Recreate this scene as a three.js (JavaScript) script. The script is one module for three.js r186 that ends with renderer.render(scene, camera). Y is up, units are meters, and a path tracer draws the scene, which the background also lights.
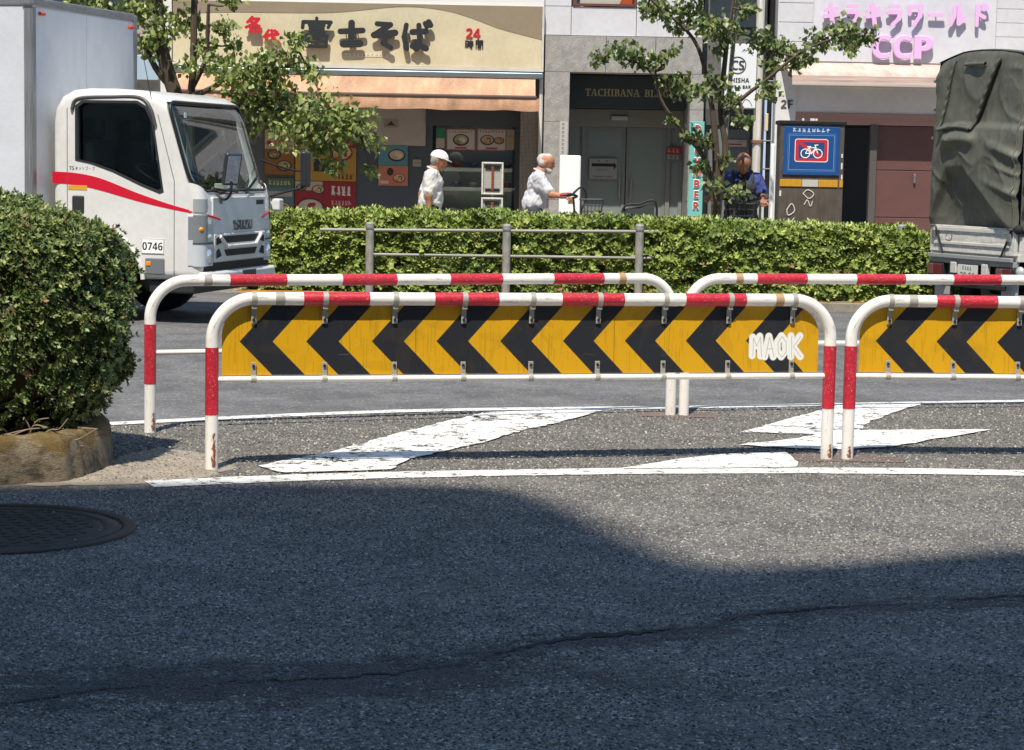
import * as THREE from 'three';
import { mergeGeometries, mergeVertices, toCreasedNormals } from 'three/addons/utils/BufferGeometryUtils.js';
import { RoundedBoxGeometry } from 'three/addons/geometries/RoundedBoxGeometry.js';
import { TextGeometry } from 'three/addons/geometries/TextGeometry.js';
import { FontLoader } from 'three/addons/loaders/FontLoader.js';
import { ImprovedNoise } from 'three/addons/math/ImprovedNoise.js';
import { Brush, Evaluator, SUBTRACTION } from 'three-bvh-csg';

// ---------------------------------------------------------------- camera, sky, sun, exposure
const scene = new THREE.Scene();
const camera = new THREE.PerspectiveCamera(20.249, 1024 / 750, 0.1, 600);
camera.position.set(0, 1.55, 0);
camera.rotation.order = 'YXZ';
camera.rotation.set(-0.10203, 0, 0.019);
const renderer = new THREE.WebGLRenderer({ antialias: true });
renderer.setSize(1024, 750);
renderer.toneMapping = THREE.LinearToneMapping;
renderer.toneMappingExposure = 1.32;
renderer.shadowMap.enabled = true;
const SUN = new THREE.Vector3(-0.225 * 0.5, 0.866, 0.974 * 0.5).normalize();
{ // clear summer sky: deeper blue overhead, pale towards the horizon, soft glow round the sun
  const W = 256, H = 128, d = new Float32Array(W * H * 4), dir = new THREE.Vector3(), sm = THREE.MathUtils.smoothstep;
  for (let y = 0; y < H; y++) for (let x = 0; x < W; x++) {
    const th = (1 - (y + 0.5) / H) * Math.PI, ph = ((x + 0.5) / W - 0.5) * 2 * Math.PI; dir.set(Math.sin(th) * Math.cos(ph), Math.cos(th), Math.sin(th) * Math.sin(ph));
    const e = Math.max(0, dir.y), k = Math.pow(1 - e, 3), c = Math.max(0, dir.dot(SUN)), glow = 0.25 * Math.pow(c, 6) + 0.5 * Math.pow(c, 40);
    const i = (y * W + x) * 4; d[i] = 0.17 + 0.42 * k + glow; d[i + 1] = 0.34 + 0.41 * k + glow * 0.97; d[i + 2] = 0.64 + 0.32 * k + glow * 0.9; d[i + 3] = 1;
  }
  const t = new THREE.DataTexture(d, W, H, THREE.RGBAFormat, THREE.FloatType); t.mapping = THREE.EquirectangularReflectionMapping; t.magFilter = t.minFilter = THREE.LinearFilter; t.needsUpdate = true;
  scene.background = t; scene.environment = t; scene.environmentIntensity = scene.backgroundIntensity = 0.7;
}
const sun = new THREE.DirectionalLight(0xfff5e6, 4.6);
sun.name = 'sun';
sun.position.copy(SUN).multiplyScalar(60).add(new THREE.Vector3(0, 0, -17));
sun.target.position.set(0, 0, -17);
sun.castShadow = true;
sun.shadow.mapSize.set(4096, 4096);
Object.assign(sun.shadow.camera, { left: -18, right: 18, top: 30, bottom: -30, near: 1, far: 140 });
scene.add(sun, sun.target);

// ---------------------------------------------------------------- helpers
let seedState = 12345;
const rnd = () => { seedState = (seedState + 0x6d2b79f5) | 0; let t = Math.imul(seedState ^ (seedState >>> 15), 1 | seedState); t = (t + Math.imul(t ^ (t >>> 7), 61 | t)) ^ t; return ((t ^ (t >>> 14)) >>> 0) / 4294967296; };
const rr = (a, b) => a + (b - a) * rnd();
const gauss = () => (rnd() + rnd() + rnd() + rnd() - 2) * 1.0;
const perlin = new ImprovedNoise();
const nz = (x, y, z) => perlin.noise(x, y, z);
const fbm = (x, y, z = 0, o = 4) => { let s = 0, a = 0.5; for (let i = 0; i < o; i++) { s += a * nz(x, y, z + i * 7.3); x *= 2.03; y *= 2.03; z *= 2.03; a *= 0.5; } return s; };
const V = (x, y, z) => new THREE.Vector3(x, y, z);
const clamp = THREE.MathUtils.clamp, lerp = THREE.MathUtils.lerp, smooth = THREE.MathUtils.smoothstep;
const R = Math.PI / 180;

const taken = new Map();
function numbered(n) { const k = taken.get(n) ?? 0; taken.set(n, k + 1); return k ? n + '_' + String(k).padStart(3, '0') : n; }
function thing(name, label, category, pos = [0, 0, 0], turn = 0, group) {
  const o = new THREE.Group(); o.name = numbered(name); o.position.set(...pos); o.rotation.y = turn;
  o.userData = { label, category }; if (group) o.userData.group = group; scene.add(o); return o;
}
function part(name, geo, mat, parent, label) {
  if (Array.isArray(geo)) geo = merged(geo);
  const m = new THREE.Mesh(geo, mat); m.name = name; m.castShadow = m.receiveShadow = true;
  if (label) m.userData.label = label;
  parent.add(m); return m;
}
function struct(name, geo, mat, label) {
  const m = part(numbered(name), geo, mat, scene); m.userData.kind = 'structure'; if (label) m.userData.label = label; return m;
}
function clean(g) {
  g = g.index ? g.toNonIndexed() : g;
  for (const k of Object.keys(g.attributes)) if (!['position', 'normal', 'uv'].includes(k)) g.deleteAttribute(k);
  if (!g.attributes.normal) g.computeVertexNormals();
  if (!g.attributes.uv) g.setAttribute('uv', new THREE.BufferAttribute(new Float32Array(g.attributes.position.count * 2), 2));
  g.morphAttributes = {}; g.clearGroups(); return g;
}
const merged = (list) => mergeGeometries(list.map(clean));
const box = (w, h, d, x = 0, y = 0, z = 0) => new THREE.BoxGeometry(w, h, d).translate(x, y, z);
const span = (x0, x1, y0, y1, z0, z1) => box(x1 - x0, y1 - y0, Math.abs(z1 - z0), (x0 + x1) / 2, (y0 + y1) / 2, (z0 + z1) / 2);
const rbox = (w, h, d, r, x = 0, y = 0, z = 0, s = 2) => new RoundedBoxGeometry(w, h, d, s, r).translate(x, y, z);
const rspan = (x0, x1, y0, y1, z0, z1, r) => rbox(x1 - x0, y1 - y0, Math.abs(z1 - z0), r, (x0 + x1) / 2, (y0 + y1) / 2, (z0 + z1) / 2);
const cyl = (r0, r1, h, x = 0, y = 0, z = 0, s = 16) => new THREE.CylinderGeometry(r0, r1, h, s).translate(x, y, z);
function tube(points, r, seg = 24, rs = 10, closed = false, tension = 0.5) {
  const c = new THREE.CatmullRomCurve3(points.map((p) => (p.isVector3 ? p : V(...p))), closed, 'catmullrom', tension);
  return new THREE.TubeGeometry(c, seg, r, rs, closed);
}
function rod(a, b, r, r2 = r, s = 10) {
  a = a.isVector3 ? a : V(...a); b = b.isVector3 ? b : V(...b);
  const d = b.clone().sub(a), g = new THREE.CylinderGeometry(r2, r, d.length(), s);
  g.applyQuaternion(new THREE.Quaternion().setFromUnitVectors(V(0, 1, 0), d.normalize()));
  return g.translate((a.x + b.x) / 2, (a.y + b.y) / 2, (a.z + b.z) / 2);
}
function limb(pts, rs = 7) {          // tapered branch through [x, y, z, r] points
  const c = new THREE.CatmullRomCurve3(pts.map((p) => V(p[0], p[1], p[2])), false, 'catmullrom', 0.5);
  const seg = (pts.length - 1) * 5, g = new THREE.TubeGeometry(c, seg, 1, rs), p = g.attributes.position;
  for (let i = 0; i <= seg; i++) {
    const t = i / seg, k = Math.min(t * (pts.length - 1), pts.length - 1.0001), a = Math.floor(k), rad = lerp(pts[a][3], pts[a + 1][3], k - a), o = c.getPointAt(t);
    for (let j = 0; j <= rs; j++) { const q = i * (rs + 1) + j; p.setXYZ(q, o.x + (p.getX(q) - o.x) * rad, o.y + (p.getY(q) - o.y) * rad, o.z + (p.getZ(q) - o.z) * rad); }
  }
  g.computeVertexNormals(); return g;
}
function poly(points, holes) { const s = new THREE.Shape(points.map(([x, y]) => new THREE.Vector2(x, y))); return s; }
function prism(points, depth, bevel = 0, steps = 2) {
  return new THREE.ExtrudeGeometry(poly(points), { depth, bevelEnabled: bevel > 0, bevelSize: bevel, bevelThickness: bevel, bevelSegments: steps, curveSegments: 8 });
}
function mat(color, roughness = 0.7, extra = {}) {
  const phys = ['transmission', 'clearcoat', 'sheen', 'thickness', 'ior'].some((k) => k in extra);
  const m = new (phys ? THREE.MeshPhysicalMaterial : THREE.MeshStandardMaterial)({ color, roughness, ...extra }); return m;
}
function dataTex(w, h, fn, srgb = true, wrap = true) {
  const d = new Uint8Array(w * h * 4);
  for (let y = 0; y < h; y++) for (let x = 0; x < w; x++) { const c = fn(x, y), i = (y * w + x) * 4; d[i] = clamp(c[0], 0, 255); d[i + 1] = clamp(c[1], 0, 255); d[i + 2] = clamp(c[2], 0, 255); d[i + 3] = 255; }
  const t = new THREE.DataTexture(d, w, h); t.magFilter = THREE.LinearFilter; t.minFilter = THREE.LinearMipmapLinearFilter; t.generateMipmaps = true;
  if (wrap) t.wrapS = t.wrapT = THREE.RepeatWrapping; if (srgb) t.colorSpace = THREE.SRGBColorSpace; t.needsUpdate = true; return t;
}
function canvasTex(w, h, draw) {
  const c = document.createElement('canvas'); c.width = w; c.height = h; const g = c.getContext('2d'); draw(g, w, h);
  const t = new THREE.CanvasTexture(c); t.colorSpace = THREE.SRGBColorSpace; t.magFilter = THREE.LinearFilter; t.anisotropy = 8; return t;
}
// periodic value noise for tiling textures
function tileNoise(n) {
  const g = new Float32Array(n * n).map(() => rnd());
  return (u, v) => { const x = u * n, y = v * n, x0 = Math.floor(x), y0 = Math.floor(y), fx = x - x0, fy = y - y0, sx = fx * fx * (3 - 2 * fx), sy = fy * fy * (3 - 2 * fy);
    const a = (i, j) => g[(((j % n) + n) % n) * n + (((i % n) + n) % n)];
    return lerp(lerp(a(x0, y0), a(x0 + 1, y0), sx), lerp(a(x0, y0 + 1), a(x0 + 1, y0 + 1), sx), sy); };
}
// planar uv in metres for a geometry: pick two axes by the dominant normal
function metricUV(g, scale = 1) {
  g = clean(g); const p = g.attributes.position, n = g.attributes.normal, uv = g.attributes.uv;
  for (let i = 0; i < p.count; i++) {
    const ax = Math.abs(n.getX(i)), ay = Math.abs(n.getY(i)), az = Math.abs(n.getZ(i));
    if (ay >= ax && ay >= az) uv.setXY(i, p.getX(i) * scale, p.getZ(i) * scale);
    else if (ax > az) uv.setXY(i, p.getZ(i) * scale, p.getY(i) * scale);
    else uv.setXY(i, p.getX(i) * scale, p.getY(i) * scale);
  }
  return g;
}
function flat(points, y) {             // horizontal sheet from [x, z] outline, uv in metres
  const g = new THREE.ShapeGeometry(poly(points.map(([x, z]) => [x, -z]))); g.rotateX(-Math.PI / 2); g.translate(0, y, 0);
  const p = g.attributes.position, uv = g.attributes.uv; for (let i = 0; i < p.count; i++) uv.setXY(i, p.getX(i), p.getZ(i)); return g;
}
const font = await new FontLoader().loadAsync('fonts/droid/droid_sans_bold.typeface.json');
const fontSerif = await new FontLoader().loadAsync('fonts/droid/droid_serif_bold.typeface.json');
function text(str, size, depth, f = font, bevel = 0) {
  const g = new TextGeometry(str, { font: f, size, depth, curveSegments: 5, bevelEnabled: bevel > 0, bevelSize: bevel, bevelThickness: bevel, bevelSegments: 2 }); g.computeBoundingBox(); return g;
}

// ---------------------------------------------------------------- surface textures
const tn8 = tileNoise(8), tn24 = tileNoise(24), tn80 = tileNoise(80), tn4 = tileNoise(4), tn300 = tileNoise(300);
function asphaltMaps(S, n, base, contrast, stoneTone, stoneShare) {
  // bitumen with stones of a few millimetres: cells with jittered centres, each stone its own tone
  const cells = Array.from({ length: n * n }, () => [rnd(), rnd(), rnd(), rnd()]);
  const hgt = new Float32Array(S * S), col = new Float32Array(S * S), warm = new Float32Array(S * S);
  for (let y = 0; y < S; y++) for (let x = 0; x < S; x++) {
    const u = x / S * n, v = y / S * n, i0 = Math.floor(u), j0 = Math.floor(v); let best = 9, second = 9, id = 0;
    for (let j = -1; j <= 1; j++) for (let i = -1; i <= 1; i++) {
      const k = (((j0 + j) % n + n) % n) * n + ((i0 + i) % n + n) % n, c = cells[k], dx = i0 + i + c[0] - u, dy = j0 + j + c[1] - v, d = dx * dx + dy * dy;
      if (d < best) { second = best; best = d; id = k; } else if (d < second) second = d;
    }
    const edge = Math.sqrt(second) - Math.sqrt(best), c = cells[id], stone = c[2] < stoneShare && edge > 0.18;
    const mac = tn8(x / S, y / S) * 0.5 + tn24(x / S, y / S) * 0.3 + tn4(x / S, y / S) * 0.2;
    hgt[y * S + x] = clamp(edge * 1.2, 0, 1) * (0.5 + 0.5 * c[3]);
    col[y * S + x] = base * (0.8 + 0.4 * mac) + (c[3] - 0.5) * contrast * (0.5 + edge) - (edge < 0.12 ? contrast * 0.5 : 0) + (stone ? stoneTone * (0.4 + 0.6 * c[3]) : 0);
    warm[y * S + x] = stone ? (c[0] - 0.35) * 14 : 0;
  }
  return {
    map: dataTex(S, S, (x, y) => { const c = col[y * S + x], w = warm[y * S + x]; return [c + w, c + w * 0.5, c - w]; }),
    bump: dataTex(S, S, (x, y) => { const h = hgt[y * S + x] * 255; return [h, h, h]; }, false),
  };
}
function asphaltMat(maps, size, color, bump, rough = 0.9) {
  const m = mat(color, rough, { bumpScale: bump });
  for (const [k, t] of [['map', maps.map], ['bumpMap', maps.bump]]) { const c = t.clone(); c.repeat.set(1 / size, 1 / size); c.needsUpdate = true; m[k] = c; }
  return m;
}
const asphA = asphaltMaps(1024, 110, 118, 40, 74, 0.2);
const M_nearRoad = asphaltMat(asphA, 1.35, 0xe2ddd6, 0.004, 0.82);
const M_island = asphaltMat(asphA, 1.1, 0xd6cfc2, 0.003, 0.9);
const asphB = asphaltMaps(1024, 120, 128, 26, 40, 0.2);
const M_farRoad = asphaltMat(asphB, 2.1, 0xc6c6c6, 0.003, 0.9);
function stoneTex(S, fn) { return dataTex(S, S, fn); }
const graniteTex = dataTex(512, 512, (x, y) => { const u = x / 512, v = y / 512, s = tn300(u, v), k = 150 + (tn8(u, v) - 0.5) * 22 + (s - 0.5) * 90 + (tn80(u, v) - 0.5) * 40; return [k, k * 0.985, k * 0.965]; });
const concreteTex = dataTex(512, 512, (x, y) => { const u = x / 512, v = y / 512, k = 190 + (tn4(u, v) - 0.5) * 34 + (tn24(u, v) - 0.5) * 26 + (tn300(u, v) - 0.5) * 30; return [k, k * 0.99, k * 0.97]; });
const plasterTex = dataTex(512, 512, (x, y) => { const u = x / 512, v = y / 512, k = 236 + (tn4(u, v) - 0.5) * 14 + (tn24(u, v) - 0.5) * 8 + (tn300(u, v) - 0.5) * 8; return [k, k, k]; });
const grimeTex = dataTex(512, 512, (x, y) => { const u = x / 512, v = y / 512, k = 225 + (tn8(u, v) - 0.5) * 40 + (tn80(u, v) - 0.5) * 24 + (tn24(u, v * 0.25) - 0.5) * 26; return [k, k * 0.985, k * 0.96]; });
function withTex(m, t, sx, sy = sx, bump = 0) { const c = t.clone(); c.repeat.set(1 / sx, 1 / sy); c.needsUpdate = true; m.map = c; if (bump) { m.bumpMap = c; m.bumpScale = bump; } return m; }
const M_granite = withTex(mat(0xffffff, 0.55), graniteTex, 0.5);
const M_concrete = withTex(mat(0xd8d4cc, 0.9), concreteTex, 1.3);
const M_white = withTex(mat(0xe8e8ea, 0.6), plasterTex, 1.5);
const M_tile = withTex(mat(0xdedfe4, 0.45), plasterTex, 1.1);
const M_darkMetal = mat(0x2c2d30, 0.45, { metalness: 0.4 });
const M_black = mat(0x141416, 0.6);
const M_steel = mat(0xa6a8a8, 0.38, { metalness: 0.85 });
const M_grayPaint = withTex(mat(0xa2a4a2, 0.5), grimeTex, 0.6);
const M_whitePaint = withTex(mat(0xe4e4e0, 0.42), grimeTex, 0.5);
const M_dim = mat(0x2a2e33, 0.75);
const M_glassDark = mat(0xf2f6f5, 0.02, { transmission: 1, thickness: 0, ior: 1.5 });

// ---------------------------------------------------------------- ground, roads, markings
struct('road', flat([[-70, -30], [70, -30], [70, 25], [-70, 25]], 0), M_farRoad, 'grey asphalt carriageway beyond the barriers');
struct('ground', flat([[-300, -300], [300, -300], [300, 300], [-300, 300]], -0.05), M_concrete);
const farEdge = [[-6, -9.6], [-4, -10.85], [-2.6, -11.68], [-2.189, -11.95], [-1.383, -12.45], [-0.563, -12.84], [0.305, -13.09], [1.138, -13.3], [2.211, -13.64], [3.437, -14.02], [6, -14.8], [12, -16.6]];
const nearEdge = [[12, -9.4], [6, -10.4], [4, -10.65], [2.631, -10.64], [1.738, -10.6], [0.962, -10.5], [0.199, -10.35], [-0.541, -10.17], [-1.152, -9.96], [-1.684, -9.723], [-2.6, -9.3], [-4, -8.6], [-6, -7.8]];
struct('median', flat([...farEdge, ...nearEdge], 0.004), M_island, 'worn brownish asphalt strip under the striped barriers');
struct('near_road', flat([...nearEdge.slice().reverse(), [40, -9.0], [40, 4.2], [-40, 4.2], [-40, -7.2]], 0.004), M_nearRoad, 'coarse asphalt lane, mostly in shade');
// worn thermoplastic paint: colour grain and chips where the stones show through
const paintMap = dataTex(1024, 1024, (x, y) => { const u = x / 1024, v = y / 1024, k = 232 + (tn24(u, v) - 0.5) * 26 + (tn300(u, v) - 0.5) * 30 + (tn80(u, v) - 0.5) * 16; return [k, k * 0.995, k * 0.98]; });
const paintAlpha = dataTex(1024, 1024, (x, y) => { const u = x / 1024, v = y / 1024, c = tn80(u, v) * 0.35 + tn300(u, v) * 0.3 + tn24(u, v) * 0.35; const a = c < 0.30 ? 0 : c > 0.34 ? 255 : (c - 0.30) / 0.04 * 255; return [a, a, a]; }, false);
const paintAlphaWorn = dataTex(1024, 1024, (x, y) => { const u = x / 1024, v = y / 1024, c = tn80(u, v) * 0.3 + tn300(u, v) * 0.25 + tn24(u, v) * 0.25 + tn8(u, v) * 0.2; const a = c < 0.39 ? 0 : c > 0.42 ? 255 : (c - 0.39) / 0.03 * 255; return [a, a, a]; }, false);
function paintMat(alpha) { const m = withTex(mat(0xf2f2ef, 0.55, { transparent: true, bumpScale: 0.002 }), paintMap, 1.3); const a = alpha.clone(); a.repeat.set(1 / 1.3, 1 / 1.3); a.needsUpdate = true; m.alphaMap = a; return m; }
const M_paint = paintMat(paintAlpha), M_paintWorn = paintMat(paintAlphaWorn);
function wobble(points, step, amp) {   // outline with small irregular edges
  const out = [];
  points.forEach((a, i) => { const b = points[(i + 1) % points.length], L = Math.hypot(b[0] - a[0], b[1] - a[1]), n = Math.max(1, Math.round(L / step)), nx = -(b[1] - a[1]) / L, nzz = (b[0] - a[0]) / L;
    for (let k = 0; k < n; k++) { const t = k / n, w = k ? amp * (nz(a[0] * 9 + k * 0.7, a[1] * 9, i * 3.1) * 1.2 + (rnd() - 0.5) * 0.6) : 0; out.push([lerp(a[0], b[0], t) + nx * w, lerp(a[1], b[1], t) + nzz * w]); } });
  return out;
}
function ribbon(pts, w, w2 = w) { const L = [], Rr = []; pts.forEach((p, i) => { const a = pts[Math.max(0, i - 1)], b = pts[Math.min(pts.length - 1, i + 1)], l = Math.hypot(b[0] - a[0], b[1] - a[1]), nx = -(b[1] - a[1]) / l, n2 = (b[0] - a[0]) / l, ww = lerp(w, w2, i / (pts.length - 1)) / 2; L.push([p[0] + nx * ww, p[1] + n2 * ww]); Rr.push([p[0] - nx * ww, p[1] - n2 * ww]); }); return [...L, ...Rr.reverse()]; }
const smoothPts = (pts, n) => new THREE.SplineCurve(pts.map((p) => new THREE.Vector2(...p))).getPoints(n).map((p) => [p.x, p.y]);
struct('road_marking', flat(wobble(ribbon(smoothPts([[-1.69, -9.73], [-1.105, -9.981], [-0.442, -10.193], [0.45, -10.41], [1.269, -10.545], [1.994, -10.62], [2.631, -10.635], [4, -10.65], [6, -10.43]], 40), 0.2), 0.09, 0.01), 0.009), M_paint, 'white edge line along the near side of the barriers');
struct('road_marking', flat(wobble(ribbon(smoothPts([[-2.3, -11.9], [-1.383, -12.43], [-0.563, -12.81], [0.305, -13.07], [1.138, -13.27], [2.211, -13.61], [3.437, -13.99], [6, -14.8]], 36), 0.13), 0.1, 0.008), 0.009), M_paint, 'thin white edge line beyond the barriers');
struct('road_marking', flat(wobble([[0.577, -12.985], [0.209, -12.952], [-0.179, -12.737], [-0.589, -11.802], [-0.923, -10.94], [-1.256, -10.356], [-1.098, -10.143], [-0.596, -10.306], [-0.516, -10.699], [-0.156, -11.36], [0.052, -11.897], [0.29, -12.344]], 0.05, 0.022), 0.0135), M_paintWorn, 'broad worn white slanting stripe under the left barrier');
struct('road_marking', flat(wobble([[0.544, -10.487], [0.887, -10.886], [1.127, -11.086], [1.481, -11.23], [1.501, -10.858], [1.464, -10.658]], 0.05, 0.015), 0.0135), M_paint, 'white wedge marking beside the middle posts');
struct('road_marking', flat(wobble([[1.324, -12.039], [1.914, -13.145], [2.126, -13.503], [2.722, -13.74], [2.381, -13.114], [2.127, -12.527], [2.022, -12.141], [1.795, -12.019]], 0.06, 0.02), 0.0115), M_paintWorn, 'worn white stripe behind the middle posts');
struct('road_marking', flat(wobble([[1.253, -11.476], [1.641, -11.823], [1.91, -12.17], [2.109, -12.244], [2.875, -12.38], [2.46, -11.94], [2.097, -11.513], [1.799, -11.372], [1.529, -11.394]], 0.06, 0.02), 0.0135), M_paint, 'white pointed stripe right of the middle posts');
// red-brown mortar pads round the post feet
const M_pad = withTex(mat(0x8f7a70, 0.95), concreteTex, 0.4);
struct('post_footing', flat(wobble([[1.42, -10.93], [2.05, -10.93], [2.12, -11.12], [1.9, -11.2], [1.45, -11.18]], 0.05, 0.015), 0.0075), M_pad, 'reddish mortar pad under the front barrier posts');
struct('post_footing', flat(wobble([[0.78, -12.74], [1.25, -12.74], [1.25, -12.95], [0.8, -12.97]], 0.05, 0.015), 0.0075), M_pad, 'reddish mortar pad under the rear barrier posts');
// crack with a damp band crossing the near lane
const crackPts = [[-2.4, -5.3], [-1.418, -5.761], [-1.172, -5.935], [-0.897, -6.025], [-0.524, -6.125], [-0.173, -6.302], [-0.021, -6.484], [0.172, -6.679], [0.439, -6.817], [0.647, -6.924], [0.872, -7.13], [1.244, -7.294], [1.589, -7.426], [1.882, -7.54], [3, -8.0]];
const M_crack = mat(0x1c1e22, 1), crackFine = smoothPts(crackPts, 150).map(([x, z], i) => [x + nz(i * 0.9, 3.3, 0) * 0.03, z + nz(i * 0.7, 9.1, 0) * 0.05]);
for (const [a, b] of [[0, 31], [33, 58], [59, 96], [98, 125], [126, 150]]) {
  const sl = crackFine.slice(a, b), L = [], Q = []; sl.forEach(([x, z], i) => { const e = Math.sin(Math.PI * i / (sl.length - 1)), w = e * (0.006 + 0.02 * Math.abs(nz(i * 0.31, a, 4)) + 0.02 * Math.exp(-(((x - 0.4) / 0.28) ** 2))); L.push([x, z + w]); Q.push([x, z - w]); });
  struct('asphalt_crack', flat([...L, ...Q.slice(1, -1).reverse()], 0.0085), M_crack, 'dark crack meandering across the shaded lane');
}
// damp, bitumen-rich patches following the crack: ragged alpha from noise
const dampAlpha = dataTex(512, 512, (x, y) => { const u = x / 512, v = y / 512, e = Math.sin(Math.PI * v) ** 1.4 * Math.sin(Math.PI * u) ** 0.7; const n = fbm(u * 14, v * 7, 1.7) * 1.3 + tn300(u * 0.5, v) * 0.6 + tn80(u * 0.6, v) * 0.5; const a = clamp((e * 0.9 + n - 1.0) * 2.6, 0, 0.62) * 255; return [a, a, a]; }, false, false);
const M_damp = mat(0x1d2024, 0.62, { transparent: true, alphaMap: dampAlpha });
function dampPatch(cx, cz, L, W, turn) { const g = new THREE.PlaneGeometry(L, W); g.rotateX(-Math.PI / 2); g.rotateY(turn); g.translate(cx, 0.0065, cz); struct('damp_stain', g, M_damp, 'dark damp stain along the crack'); }
dampPatch(-0.75, -6.05, 2.6, 0.75, 0.2); dampPatch(0.35, -6.7, 1.6, 0.3, 0.45); dampPatch(1.5, -7.35, 1.8, 0.35, 0.32);
// pavement across the road with a painted kerb
const KO = [0, -22.42], KT = 0, kerbPt = (u, off) => [KO[0] + Math.cos(KT) * u - Math.sin(KT) * off, KO[1] - Math.sin(KT) * u - Math.cos(KT) * off];
function raised(outline, y0, y1) { const g = new THREE.ExtrudeGeometry(poly(outline.map(([x, z]) => [x, -z])), { depth: y1 - y0, bevelEnabled: false }); g.rotateX(-Math.PI / 2); return metricUV(g.translate(0, y0, 0)); }
struct('sidewalk', raised([kerbPt(-2.95, 1.14), kerbPt(4.05, 1.14), [9, -25.8], [40, -40], [40, -45], [-40, -33], [-40, -26.6], [-7, -24.6], [-4.2, -24.2]], -0.06, 0.13), withTex(mat(0xd6d0c6, 0.9), concreteTex, 0.9), 'pale pavement in front of the shops');
struct('kerb', metricUV(rspan(-3.0, 4.1, -0.1, 0.1, 0.15, 0, 0.02)), withTex(mat(0xb5afa4, 0.9), concreteTex, 0.7), 'grey concrete kerb under the hedge');
{ const k = scene.children[scene.children.length - 1]; k.position.set(...[kerbPt(0, 0.15)[0], 0, kerbPt(0, 0.15)[1]]); k.rotation.y = KT; }
{ const k2 = struct('kerb', metricUV(rspan(0, 8, -0.1, 0.1, 0.15, 0, 0.02)), withTex(mat(0xb5afa4, 0.9), concreteTex, 0.7), 'grey concrete kerb behind the tarpaulin truck'); k2.position.set(4.1, 0, -22.57); k2.rotation.y = 0.44; }
struct('kerb_paint', metricUV(span(-2.98, 4.08, 0.104, 0.108, -22.445, -22.55)), withTex(mat(0xd9913f, 0.85), grimeTex, 0.7), 'orange painted top of the kerb');
struct('planting_soil', raised([kerbPt(-2.95, 0.155), kerbPt(4.1, 0.155), [9, -24.87], [9, -25.7], kerbPt(4.05, 1.13), kerbPt(-2.95, 1.13)], -0.06, 0.085), withTex(mat(0x4a3b2c, 1), concreteTex, 0.5));
// exposed aggregate: stones standing a few millimetres out of the worn surface
{
  const chip = new THREE.IcosahedronGeometry(1, 0), tones = [[0.075, 0.075, 0.078], [0.13, 0.13, 0.128], [0.21, 0.205, 0.19], [0.34, 0.325, 0.28], [0.5, 0.48, 0.42]];
  const sow = (name, label, n, place, smin, smax) => { const m = new THREE.InstancedMesh(chip, mat(0xffffff, 0.75), n), q = new THREE.Quaternion(), t = new THREE.Matrix4(), c = new THREE.Color();
    for (let i = 0; i < n; i++) { const [x, z] = place(), s = rr(smin, smax), k = rnd() * (crackDamp(x, z) ? 0.4 : 1), a = tones[k < 0.24 ? 0 : k < 0.6 ? 1 : k < 0.85 ? 2 : k < 0.965 ? 3 : 4]; q.setFromEuler(new THREE.Euler(rnd() * 6, rnd() * 6, rnd() * 6)); t.compose(V(x, 0.004 + s * rr(-0.25, 0.25), z), q, V(s * rr(0.7, 1.2), s * rr(0.55, 0.9), s * rr(0.7, 1.2))); m.setMatrixAt(i, t); m.setColorAt(i, c.setRGB(...a)); }
    m.name = name; m.castShadow = m.receiveShadow = true; m.userData = { kind: 'stuff', label }; scene.add(m); };
  const crackDamp = (x, z) => { if (z < -8 || z > -5) return false; let d = 9; for (let i = 0; i < crackFine.length; i += 2) d = Math.min(d, Math.hypot(crackFine[i][0] - x, (crackFine[i][1] - z))); const wide = 0.05 + 0.16 * smooth(x, -1.9, -0.9) * (1 - smooth(x, -0.5, 0.1)) + 0.09 * Math.exp(-(((x - 0.2) / 0.35) ** 2)); return d < wide * (0.9 + 1.3 * nz(x * 4, z * 6, 2.5)); };
  const nearZ = (x) => { for (let i = 0; i + 1 < nearEdge.length; i++) if (x <= nearEdge[i][0] && x >= nearEdge[i + 1][0]) return lerp(nearEdge[i][1], nearEdge[i + 1][1], (x - nearEdge[i][0]) / (nearEdge[i + 1][0] - nearEdge[i][0])); return -9.5; };
  const farZ = (x) => { for (let i = 0; i + 1 < farEdge.length; i++) if (x >= farEdge[i][0] && x <= farEdge[i + 1][0]) return lerp(farEdge[i][1], farEdge[i + 1][1], (x - farEdge[i][0]) / (farEdge[i + 1][0] - farEdge[i][0])); return -12; };
  sow('road_aggregate', 'pale stones worn out of the near lane', 130000, () => { for (;;) { const z = -rr(4.3, 10.7), x = rr(-1, 1) * (0.45 - z * 0.27); if (z > nearZ(x) + 0.09) if (rnd() < 0.75 + 0.9 * fbm(x * 0.9, z * 0.9, 4.4, 3)) return [x, z]; } }, 0.0027, 0.0063);
  sow('median_aggregate', 'coarse stones worn out of the median strip', 42000, () => { for (;;) { const z = -rr(9.8, 14.2), x = rr(-1, 1) * (0.45 - z * 0.27); if (z < nearZ(x) - 0.1 && z > farZ(x) + 0.09) return [x, z]; } }, 0.0035, 0.008);
}
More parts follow.
